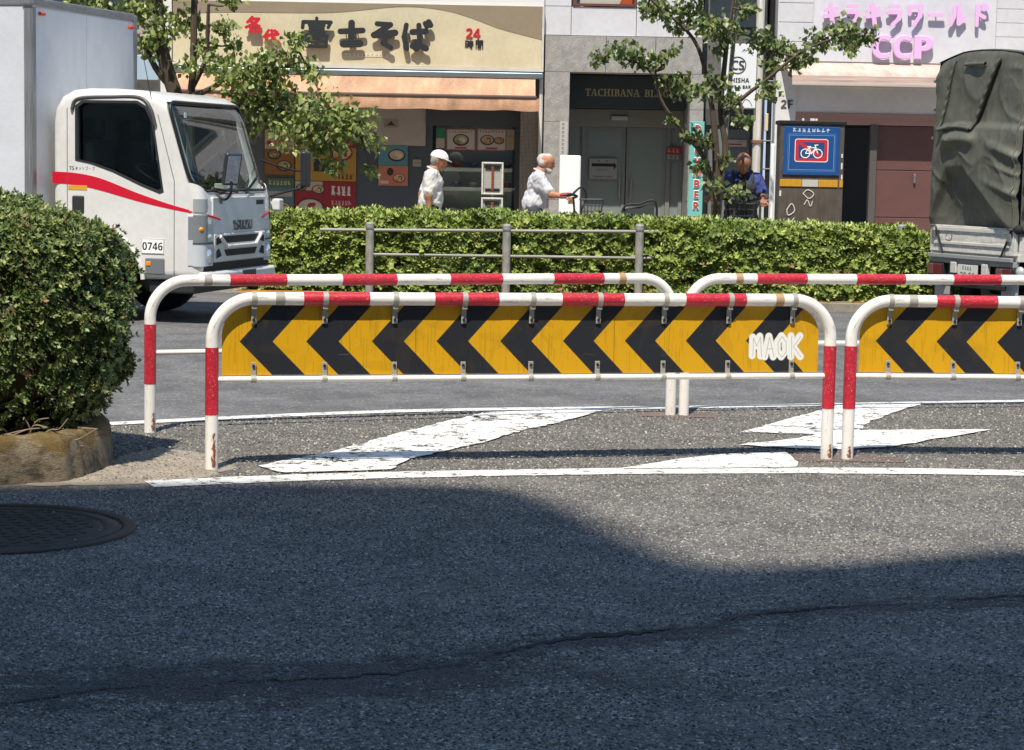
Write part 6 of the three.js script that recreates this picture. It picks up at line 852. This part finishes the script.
  part('hem', [tube(Array.from({ length: 24 }, (_, k) => { const u = 0.02 + 0.96 * k / 23; return [rearX(u, 0.01) - 0.006, b0 + 0.02, lerp(-hw, hw, u)]; }), 0.012, 60, 6)], M_tarp, tp); part('seam', [tube(Array.from({ length: 24 }, (_, k) => { const v = 0.02 + 0.9 * k / 23; return [rearX(0.965, v) * (1 - 0.8 * smooth(v, 0.9, 1)) + 0.012, lerp(b0, T, v), hw * 0.945]; }), 0.012, 60, 6)], M_tarp, tp);
  part('window_flap', fl, M_tarp, tp); 
  const edgePt = (u, v) => { const z = lerp(lerp(-0.52, 0.04, u), lerp(-0.34, 0.4, u), v), y = lerp(2.0 + 0.03 * Math.sin(u * 3), 2.72, v), uu = (z + hw) / (2 * hw), vv = (y - b0) / (T - b0); return [rearX(clamp(uu, 0, 1), vv) * (1 - 0.8 * smooth(vv, 0.9, 1)) - 0.045 - (Math.round(v * 14) % 2 ? 0.01 : 0), y, z]; };
  part('flap_border', [0, 1].map((u) => tube(Array.from({ length: 15 }, (_, k) => edgePt(u, k / 14)), 0.018, 60, 6)).concat([tube(Array.from({ length: 8 }, (_, k) => edgePt(k / 7, 0)), 0.02, 30, 6), tube([edgePt(0.3, 0.93), edgePt(0.75, 0.93)], 0.02, 8, 6)]), M_tarp, tp);
  const M_strap = mat(0x1a1b1c, 0.8); for (const [z0, z1] of [[-0.6, -0.42], [0.66, 0.5]]) part('strap', [rod([-0.035, 0.98, z0], [-0.05, 0.66, z1], 0.011)], M_strap, o); part('strap', [rod([0.02, 1.0, hw + 0.015], [0.35, 0.74, hw + 0.02], 0.012), new THREE.SphereGeometry(0.05, 10, 8).translate(0.0, 0.99, hw + 0.0)], M_strap, o);
  for (let k = 0; k < 5; k++) part('eyelet_strap', [rod([0.02, 1.15 + k * 0.25, hw + 0.025], [0.07, 1.3 + k * 0.25, hw + 0.03], 0.012)], M_strap, tp);
  for (let k = 0; k < 4; k++) part('side_rope_hook', [rspan(-0.02, 0.02, 1.6 + k * 0.3, 1.63 + k * 0.3, -hw - 0.01, -hw - 0.03, 0.004)], M_steel, o);
}
// ---------------------------------------------------------------- people: distance fields meshed with surface nets
function netMesh(field, lo, hi, c) {
  const nx = Math.ceil((hi[0] - lo[0]) / c) + 1, ny = Math.ceil((hi[1] - lo[1]) / c) + 1, nzz = Math.ceil((hi[2] - lo[2]) / c) + 1, F = new Float32Array(nx * ny * nzz), id = (i, j, k) => (k * ny + j) * nx + i;
  for (let k = 0; k < nzz; k++) for (let j = 0; j < ny; j++) for (let i = 0; i < nx; i++) F[id(i, j, k)] = field(lo[0] + i * c, lo[1] + j * c, lo[2] + k * c);
  const vid = new Int32Array(nx * ny * nzz).fill(-1), pos = [], idx = [], E = [[0, 1], [0, 2], [0, 4], [1, 3], [1, 5], [2, 3], [2, 6], [3, 7], [4, 5], [4, 6], [5, 7], [6, 7]];
  for (let k = 0; k < nzz - 1; k++) for (let j = 0; j < ny - 1; j++) for (let i = 0; i < nx - 1; i++) {
    const f = []; let neg = 0; for (let q = 0; q < 8; q++) { const v = F[id(i + (q & 1), j + ((q >> 1) & 1), k + (q >> 2))]; f.push(v); if (v < 0) neg++; } if (!neg || neg === 8) continue;
    let x = 0, y = 0, z = 0, n = 0; for (const [a, b] of E) if ((f[a] < 0) !== (f[b] < 0)) { const t = f[a] / (f[a] - f[b]); x += lerp(a & 1, b & 1, t); y += lerp((a >> 1) & 1, (b >> 1) & 1, t); z += lerp(a >> 2, b >> 2, t); n++; }
    vid[id(i, j, k)] = pos.length / 3; pos.push(lo[0] + (i + x / n) * c, lo[1] + (j + y / n) * c, lo[2] + (k + z / n) * c);
  }
  const quad = (a, b, d, e, flip) => { if (a < 0 || b < 0 || d < 0 || e < 0) return; flip ? idx.push(a, e, d, a, d, b) : idx.push(a, b, d, a, d, e); };
  for (let k = 1; k < nzz - 1; k++) for (let j = 1; j < ny - 1; j++) for (let i = 1; i < nx - 1; i++) {
    const s = F[id(i, j, k)] < 0;
    if (s !== F[id(i + 1, j, k)] < 0) quad(vid[id(i, j - 1, k - 1)], vid[id(i, j, k - 1)], vid[id(i, j, k)], vid[id(i, j - 1, k)], !s);
    if (s !== F[id(i, j + 1, k)] < 0) quad(vid[id(i - 1, j, k - 1)], vid[id(i - 1, j, k)], vid[id(i, j, k)], vid[id(i, j, k - 1)], !s);
    if (s !== F[id(i, j, k + 1)] < 0) quad(vid[id(i - 1, j - 1, k)], vid[id(i, j - 1, k)], vid[id(i, j, k)], vid[id(i - 1, j, k)], !s);
  }
  const g = new THREE.BufferGeometry(); g.setAttribute('position', new THREE.Float32BufferAttribute(pos, 3)); g.setIndex(idx); g.computeVertexNormals(); return g;
}
// prims: [ax, ay, az, ra, bx, by, bz, rb]
function blob(prims, cell, k, wrinkle = 0) {
  const lo = [9, 9, 9], hi = [-9, -9, -9]; for (const p of prims) for (const o of [0, 4]) for (let c = 0; c < 3; c++) { lo[c] = Math.min(lo[c], p[o + c] - p[o + 3] - 0.03); hi[c] = Math.max(hi[c], p[o + c] + p[o + 3] + 0.03); }
  return netMesh((x, y, z) => {
    let d = 9; for (const p of prims) { const dx = p[4] - p[0], dy = p[5] - p[1], dz = p[6] - p[2], L = dx * dx + dy * dy + dz * dz, t = L ? clamp(((x - p[0]) * dx + (y - p[1]) * dy + (z - p[2]) * dz) / L, 0, 1) : 0; const e = Math.hypot(x - p[0] - dx * t, y - p[1] - dy * t, z - p[2] - dz * t) - p[3] - (p[7] - p[3]) * t; const h = Math.max(k - Math.abs(d - e), 0) / k; d = Math.min(d, e) - h * h * k * 0.25; }
    return wrinkle ? d + wrinkle * (nz(x * 14 + y * 9, y * 7 - x * 6, z * 12) + 0.5 * nz(x * 30 - y * 12, y * 20, z * 26)) : d;
  }, lo, hi, cell);
}
const seg = (a, ra, b, rb) => [...a, ra, ...b, rb];
function handPrims(w, f, n, curl, s) {     // wrist, finger direction, palm normal, curl per joint, thumb side sign
  const F = V(...f).normalize(), N = V(...n).normalize(), S = F.clone().cross(N).normalize().multiplyScalar(s); N.copy(S.clone().cross(F)).multiplyScalar(s).normalize(); const W = V(...w), P = (a, b, c) => W.clone().addScaledVector(F, a).addScaledVector(N, b).addScaledVector(S, c), out = [], A = (v) => [v.x, v.y, v.z];
  for (let i = 0; i < 4; i++) out.push(seg(A(P(0, 0, (i - 1.5) * 0.011)), 0.018, A(P(0.08, 0, (i - 1.5) * 0.02)), 0.0125));
  [0.026, 0.03, 0.028, 0.021].forEach((L, i) => { let p = P(0.082, 0, (i - 1.5) * 0.021), a = curl * 0.6; for (let j = 0; j < 3; j++) { const q = p.clone().addScaledVector(F, Math.cos(a) * L * (1.3 - j * 0.2)).addScaledVector(N, Math.sin(a) * L * (1.3 - j * 0.2)); out.push(seg(A(p), 0.0095 - j * 0.0008, A(q), 0.009 - j * 0.001)); p = q; a += curl; } });
  const t0 = P(0.02, 0.008, -0.028), t1 = P(0.05, 0.02, -0.052), t2 = P(0.078, 0.032 + curl * 0.01, -0.054); out.push(seg(A(t0), 0.013, A(t1), 0.0105), seg(A(t1), 0.0105, A(t2), 0.0085)); return out;
}
function headPrims(h, pitch, sc = 1) { // head centre; pitch tips the face down
  const c = Math.cos(pitch), s = Math.sin(pitch), P = (x, y, z) => [h[0] + (x * c + y * s) * sc, h[1] + (-x * s + y * c) * sc, h[2] + z * sc], Q = (a, ra, b, rb) => seg(P(...a), ra * sc, P(...b), rb * sc);
  return { P, prims: [Q([-0.03, 0.035, 0], 0.083, [0.022, 0.035, 0], 0.08), Q([0.0, -0.02, 0.0], 0.07, [0.035, -0.02, 0], 0.062), Q([0.02, -0.075, 0.0], 0.052, [0.055, -0.085, 0], 0.034), Q([0.085, 0.012, 0], 0.013, [0.108, -0.022, 0], 0.014), Q([0.07, 0.03, 0.03], 0.016, [0.07, 0.03, -0.03], 0.016), Q([0.078, -0.056, 0.018], 0.011, [0.078, -0.056, -0.018], 0.011), Q([-0.012, 0.015, 0.08], 0.014, [-0.006, -0.02, 0.078], 0.01), Q([-0.012, 0.015, -0.08], 0.014, [-0.006, -0.02, -0.078], 0.01)] };
}
function person(label, pos, turn, o) {
  const g = thing('person', label, 'person', pos, turn), skin = mat(o.skin, 0.6), J = o.J;
  const H = headPrims(J.head, o.pitch, o.hs ?? 1), neck = [seg(J.neck, 0.056, [J.head[0] - 0.02, J.head[1] - 0.05, J.head[2]], 0.05)];
  const body = [...neck, seg(J.neck, 0.07, J.chest, 0.1), seg(J.chest, 0.115, J.belly, 0.115), seg(J.belly, 0.115, J.hip, 0.115)], shirt = [], trous = [seg([J.hip[0], J.hip[1] + 0.03, -0.06], 0.118, [J.hip[0], J.hip[1] + 0.03, 0.06], 0.118)], shoes = [], hands = [];
  shirt.push(seg([J.neck[0] - 0.01, J.neck[1] - 0.05, -0.11], 0.07, [J.neck[0] - 0.01, J.neck[1] - 0.05, 0.11], 0.07), seg([J.chest[0], J.chest[1], -0.07], 0.125, [J.chest[0], J.chest[1], 0.07], 0.125), seg([J.belly[0], J.belly[1], -0.055], 0.128, [J.belly[0], J.belly[1], 0.055], 0.128), seg([J.belly[0], J.belly[1], 0], 0.13, [J.hip[0], J.hip[1] + 0.04, 0], 0.135), seg([J.hip[0], J.hip[1] + 0.05, -0.06], 0.128, [J.hip[0], J.hip[1] + 0.05, 0.06], 0.128));
  J.arms.forEach(([sh, el, wr, hd], i) => {
    body.push(seg(sh, 0.058, el, 0.042), seg(el, 0.042, wr, 0.029)); const up2 = sh.map((v, c) => lerp(v, el[c], 0.78)); shirt.push(seg(sh, 0.076, up2, 0.071));
    hands.push(...handPrims(wr, hd.f, hd.n, hd.curl, hd.s));
  });
  J.legs.forEach(([hp, kn, an, toe]) => { body.push(seg(hp, 0.085, kn, 0.055), seg(kn, 0.055, an, 0.036)); trous.push(seg(hp, 0.105, kn, 0.08), seg(kn, 0.08, an, 0.07)); shoes.push(seg([an[0] - 0.03, 0.045 + an[1] - 0.08, an[2]], 0.045, [toe[0], toe[1], an[2]], 0.036)); });
  part('body', [blob(body, 0.012, 0.05), blob([...H.prims, ...neck], 0.0045, 0.02), blob(hands, 0.0036, 0.008)], skin, g);
  part('shirt', blob(shirt, 0.009, 0.06, 0.016), mat(o.shirt, 0.85), g); part('trousers', blob(trous, 0.012, 0.05, 0.008), mat(o.trousers, 0.85), g); part('shoes', blob(shoes, 0.01, 0.02), mat(0x2b2a2a, 0.7), g);
  for (const s of [1, -1]) part('eye', new THREE.SphereGeometry(0.009, 8, 6).translate(...H.P(0.079, 0.014, s * 0.03)), mat(0x241c18, 0.4), g);
  part('collar', tube(Array.from({ length: 10 }, (_, k) => { const a = k / 10 * 6.283; return [J.neck[0] + Math.cos(a) * 0.068, J.neck[1] + 0.015 - Math.cos(a) * 0.03, Math.sin(a) * 0.072]; }), 0.014, 40, 6, true), mat(o.collar ?? o.shirt, 0.85), g);
  return { g, P: H.P, H };
}
const hang = (s, fx = 0.15) => ({ f: [fx, -1, 0], n: [0.25, 0, -s], curl: 0.35, s: -s }), grip = (f, s) => ({ f, n: [0.2, -1, 0], curl: 1.0, s });
// elderly walker in a white cap
{
  const { g, P } = person('man in a white cap and white short-sleeved shirt walking right', [-1.07, 0.13, -26.5], 0, { skin: 0xa87258, shirt: 0xcfcfcc, trousers: 0x24262d, pitch: 0.25, J: {
    head: [0.1, 1.385, 0], neck: [0.03, 1.27, 0], chest: [0.03, 1.12, 0], belly: [0.02, 0.95, 0], hip: [0.0, 0.82, 0],
    arms: [[[0.01, 1.2, 0.165], [-0.01, 0.96, 0.215], [0.0, 0.76, 0.215], hang(1)], [[0.01, 1.2, -0.165], [-0.11, 0.97, -0.21], [-0.15, 0.77, -0.2], hang(-1, -0.1)]],
    legs: [[[0, 0.78, 0.09], [0.12, 0.44, 0.09], [0.16, 0.09, 0.09], [0.3, 0.045, 0.09]], [[0, 0.78, -0.09], [-0.04, 0.43, -0.09], [-0.27, 0.13, -0.09], [-0.15, 0.05, -0.09]]] } });
  const M_cap = mat(0xf0efec, 0.8), crown = new THREE.SphereGeometry(0.104, 26, 14, 0, 6.283, 0, Math.PI * 0.52).scale(1.12, 0.92, 0.95), bill = new THREE.CylinderGeometry(0.1, 0.1, 0.012, 26, 1, false, 0, Math.PI).scale(0.82, 1, 0.86).rotateZ(-0.22).translate(0.085, 0.0, 0);
  const cap = part('cap', [crown, bill], M_cap, g); cap.position.set(...P(-0.005, 0.05, 0)); cap.rotation.z = -0.25;
  part('hair', blob([seg(P(-0.05, 0.02, 0.04), 0.055, P(-0.05, 0.02, -0.04), 0.055), seg(P(-0.05, -0.02, 0.03), 0.045, P(-0.05, -0.02, -0.03), 0.045)], 0.006, 0.03, 0.006), mat(0x9a968f, 0.9), g);
}
// grey-haired man wheeling a bicycle
{
  const { g, P } = person('grey-haired bearded man in a pale shirt wheeling a bicycle', [0.2, 0.13, -26.6], 0, { skin: 0xb07a60, shirt: 0xc6c8d0, trousers: 0x4c4f57, pitch: 0.12, J: {
    head: [0.18, 1.385, 0], neck: [0.1, 1.27, 0], chest: [0.07, 1.12, 0], belly: [0.05, 0.94, 0], hip: [0.03, 0.82, 0],
    arms: [[[0.08, 1.2, 0.165], [0.25, 1.0, 0.24], [0.42, 0.98, 0.3], grip([1, -0.25, 0.2], 1)], [[0.08, 1.2, -0.165], [0.26, 1.0, -0.2], [0.4, 0.97, -0.05], grip([1, -0.2, 0.3], -1)]],
    legs: [[[0.03, 0.78, 0.09], [0.14, 0.44, 0.09], [0.12, 0.09, 0.09], [0.26, 0.045, 0.09]], [[0.03, 0.78, -0.09], [0.0, 0.43, -0.09], [-0.2, 0.12, -0.09], [-0.08, 0.05, -0.09]]] } });
  const hair = mat(0xb9b6b2, 0.95); part('hair', blob([seg(P(-0.045, 0.045, 0), 0.076, P(0.012, 0.068, 0), 0.062), seg(P(-0.045, 0.0, 0.045), 0.048, P(-0.045, 0.0, -0.045), 0.048)], 0.006, 0.03, 0.005), hair, g);
  part('beard', blob([seg(P(0.052, -0.088, 0.018), 0.034, P(0.052, -0.088, -0.018), 0.034), seg(P(0.082, -0.042, 0.02), 0.011, P(0.082, -0.042, -0.02), 0.011), seg(P(0.01, -0.062, 0.042), 0.024, P(0.05, -0.09, 0.02), 0.028), seg(P(0.01, -0.062, -0.042), 0.024, P(0.05, -0.09, -0.02), 0.028)], 0.005, 0.02, 0.006), mat(0xb9b5b0, 0.95), g);
}
// worker in a dark bib apron
{
  const { g, P } = person('bald man in a blue shirt and dark apron, head bowed towards the hedge', [2.76, 0.13, -25.75], -Math.PI / 2, { skin: 0x9a6a52, shirt: 0x3a4a86, trousers: 0x2a2c32, pitch: 0.55, hs: 1.02, J: {
    head: [0.12, 1.43, 0], neck: [0.04, 1.31, 0], chest: [0.02, 1.14, 0], belly: [0.0, 0.98, 0], hip: [-0.02, 0.86, 0],
    arms: [[[0.02, 1.25, 0.185], [0.1, 1.06, 0.34], [0.3, 1.02, 0.42], grip([1, 0.05, 0.3], 1)], [[0.02, 1.25, -0.185], [0.06, 1.05, -0.27], [0.28, 0.98, -0.23], grip([1, 0.0, 0], -1)]],
    legs: [[[0, 0.82, 0.1], [0.04, 0.45, 0.12], [0.0, 0.09, 0.12], [0.15, 0.045, 0.12]], [[0, 0.82, -0.1], [0.0, 0.45, -0.12], [-0.06, 0.09, -0.12], [0.09, 0.045, -0.12]]] } });
  const M_ap = mat(0x34373d, 0.85); part('apron', [blob([seg([0.075, 1.14, -0.075], 0.1, [0.075, 1.14, 0.075], 0.1), seg([0.05, 0.95, -0.09], 0.125, [0.05, 0.95, 0.09], 0.125), seg([0.045, 0.75, -0.1], 0.12, [0.045, 0.75, 0.1], 0.12), seg([0.05, 0.52, -0.1], 0.115, [0.05, 0.52, 0.1], 0.115)], 0.011, 0.06, 0.008)], M_ap, g);
  for (const s of [1, -1]) part('apron_strap', tube([[0.15, 1.17, s * 0.1], [0.11, 1.27, s * 0.12], [0.02, 1.345, s * 0.11], [-0.09, 1.25, s * 0.1]], 0.017, 24, 6), M_ap, g);
  part('hair', blob([seg(P(-0.05, 0.02, 0.045), 0.052, P(-0.05, 0.02, -0.045), 0.052), seg(P(-0.02, 0.0, 0.072), 0.016, P(-0.02, 0.03, 0.074), 0.018), seg(P(-0.02, 0.0, -0.072), 0.016, P(-0.02, 0.03, -0.074), 0.018)], 0.006, 0.02, 0.006), mat(0x4a4644, 0.95), g);
  part('neckerchief', tube([[0.1, 1.3, 0.06], [0.13, 1.27, 0], [0.1, 1.3, -0.06]], 0.03, 16, 8), mat(0x1f2126, 0.85), g);
}
// ---------------------------------------------------------------- bicycles
function bicycle(label, pos, turn, c, basketColor, gripColor) {
  const o = thing('bicycle', label, 'bicycle', pos, turn, 'bicycles on the pavement'), M_f = mat(c, 0.35, { metalness: 0.4 }), M_g = mat(gripColor, 0.7), W = 0.33;
  const spokes = () => { const l = [new THREE.TorusGeometry(0.305, 0.011, 6, 40), cyl(0.025, 0.025, 0.08, 0, 0, 0, 10).rotateX(Math.PI / 2)]; for (let k = 0; k < 18; k++) { const a = k / 18 * 6.283; l.push(rod([Math.cos(a) * 0.02, Math.sin(a) * 0.02, k % 2 ? 0.025 : -0.025], [Math.cos(a + 0.3) * 0.3, Math.sin(a + 0.3) * 0.3, 0], 0.0016, 0.0016, 4)); } return l; };
  for (const x of [0, 1.06]) { const w = new THREE.Group(); w.name = 'wheel'; w.position.set(x, W, 0); o.add(w); part('tyre', new THREE.TorusGeometry(0.315, 0.018, 8, 44), M_tyre, w); part('rim', spokes(), M_steel, w); part('mudguard', new THREE.TorusGeometry(0.36, 0.022, 6, 30, Math.PI * 0.8).rotateZ(0.5), M_f, w); }
  part('frame', [rod([0, W, 0], [0.43, 0.29, 0], 0.012), rod([0, W, 0], [0.3, 0.62, 0], 0.011), rod([0.43, 0.29, 0], [0.28, 0.72, 0], 0.016), rod([0.43, 0.29, 0], [0.86, 0.6, 0], 0.018), rod([0.36, 0.5, 0], [0.85, 0.72, 0], 0.016), rod([0.87, 0.58, 0], [0.82, 0.8, 0], 0.02), rod([0.89, 0.55, 0.04], [1.06, W, 0.04], 0.011), rod([0.89, 0.55, -0.04], [1.06, W, -0.04], 0.011), rod([0.88, 0.56, -0.05], [0.88, 0.56, 0.05], 0.014)], M_f, o);
  part('saddle', [rbox(0.25, 0.06, 0.17, 0.028, 0.24, 0.77, 0), rod([0.28, 0.68, 0], [0.27, 0.76, 0], 0.013)], M_black, o);
  part('handlebar', [rod([0.82, 0.78, 0], [0.8, 0.98, 0], 0.014), tube([[0.66, 1.0, 0.29], [0.76, 1.01, 0.27], [0.84, 0.99, 0.14], [0.82, 0.97, 0], [0.84, 0.99, -0.14], [0.76, 1.01, -0.27], [0.66, 1.0, -0.29]], 0.015, 50, 8)], M_darkMetal, o);
  for (const s of [1, -1]) { part('grip', rod([0.63, 1.0, s * 0.293], [0.75, 1.011, s * 0.273], 0.017), M_g, o); part('brake_lever', [rod([0.78, 1.0, s * 0.25], [0.68, 0.975, s * 0.33], 0.007), tube([[0.78, 1.0, s * 0.24], [0.9, 1.1, s * 0.15], [0.96, 0.98, s * 0.05], [0.9, 0.8, 0.02]], 0.008, 24, 5)], M_darkMetal, o); }
  const M_b = mat(basketColor, 0.5, { metalness: 0.3 }), wires = [], bw = 0.17, bl = 0.14, y0 = 0.72, y1 = 0.95, cx = 1.03; for (const [y, k] of [[y0, 0.82], [0.8, 0.88], [0.88, 0.94], [y1, 1]]) wires.push(tube([[cx - bl * k, y, -bw * k], [cx + bl * k, y, -bw * k], [cx + bl * k, y, bw * k], [cx - bl * k, y, bw * k]], y === y1 ? 0.011 : 0.006, 40, 5, true, 0.05)); for (let k = 0; k < 24; k++) { const a = k / 24 * 6.283, ex = clamp(Math.cos(a) * 1.4, -1, 1), ez = clamp(Math.sin(a) * 1.4, -1, 1); wires.push(rod([cx + ex * bl * 0.82, y0, ez * bw * 0.82], [cx + ex * bl, y1, ez * bw], 0.003, 0.003, 4)); } part('basket', wires, M_b, o);
  part('crank', [rod([0.43, 0.29, -0.09], [0.43, 0.29, 0.09], 0.012), rod([0.43, 0.29, 0.08], [0.55, 0.2, 0.08], 0.01), rod([0.43, 0.29, -0.08], [0.31, 0.38, -0.08], 0.01), rbox(0.09, 0.025, 0.09, 0.008, 0.55, 0.2, 0.13), rbox(0.09, 0.025, 0.09, 0.008, 0.31, 0.38, -0.13)], M_steel, o); part('chain_guard', rbox(0.5, 0.07, 0.02, 0.009, 0.22, 0.32, 0.05), M_f, o);
  return o;
}
bicycle('black bicycle with reddish grips wheeled by the grey-haired man', [-0.08, 0.13, -26.22], 0, 0x26282b, 0x3a4046, 0xa03a34);
bicycle('white bicycle pointing at the hedge, held by the apron man', [2.71, 0.13, -26.3], -Math.PI / 2, 0xd9dad6, 0x2b2d2f, 0x1c1d1f);

renderer.render(scene, camera);
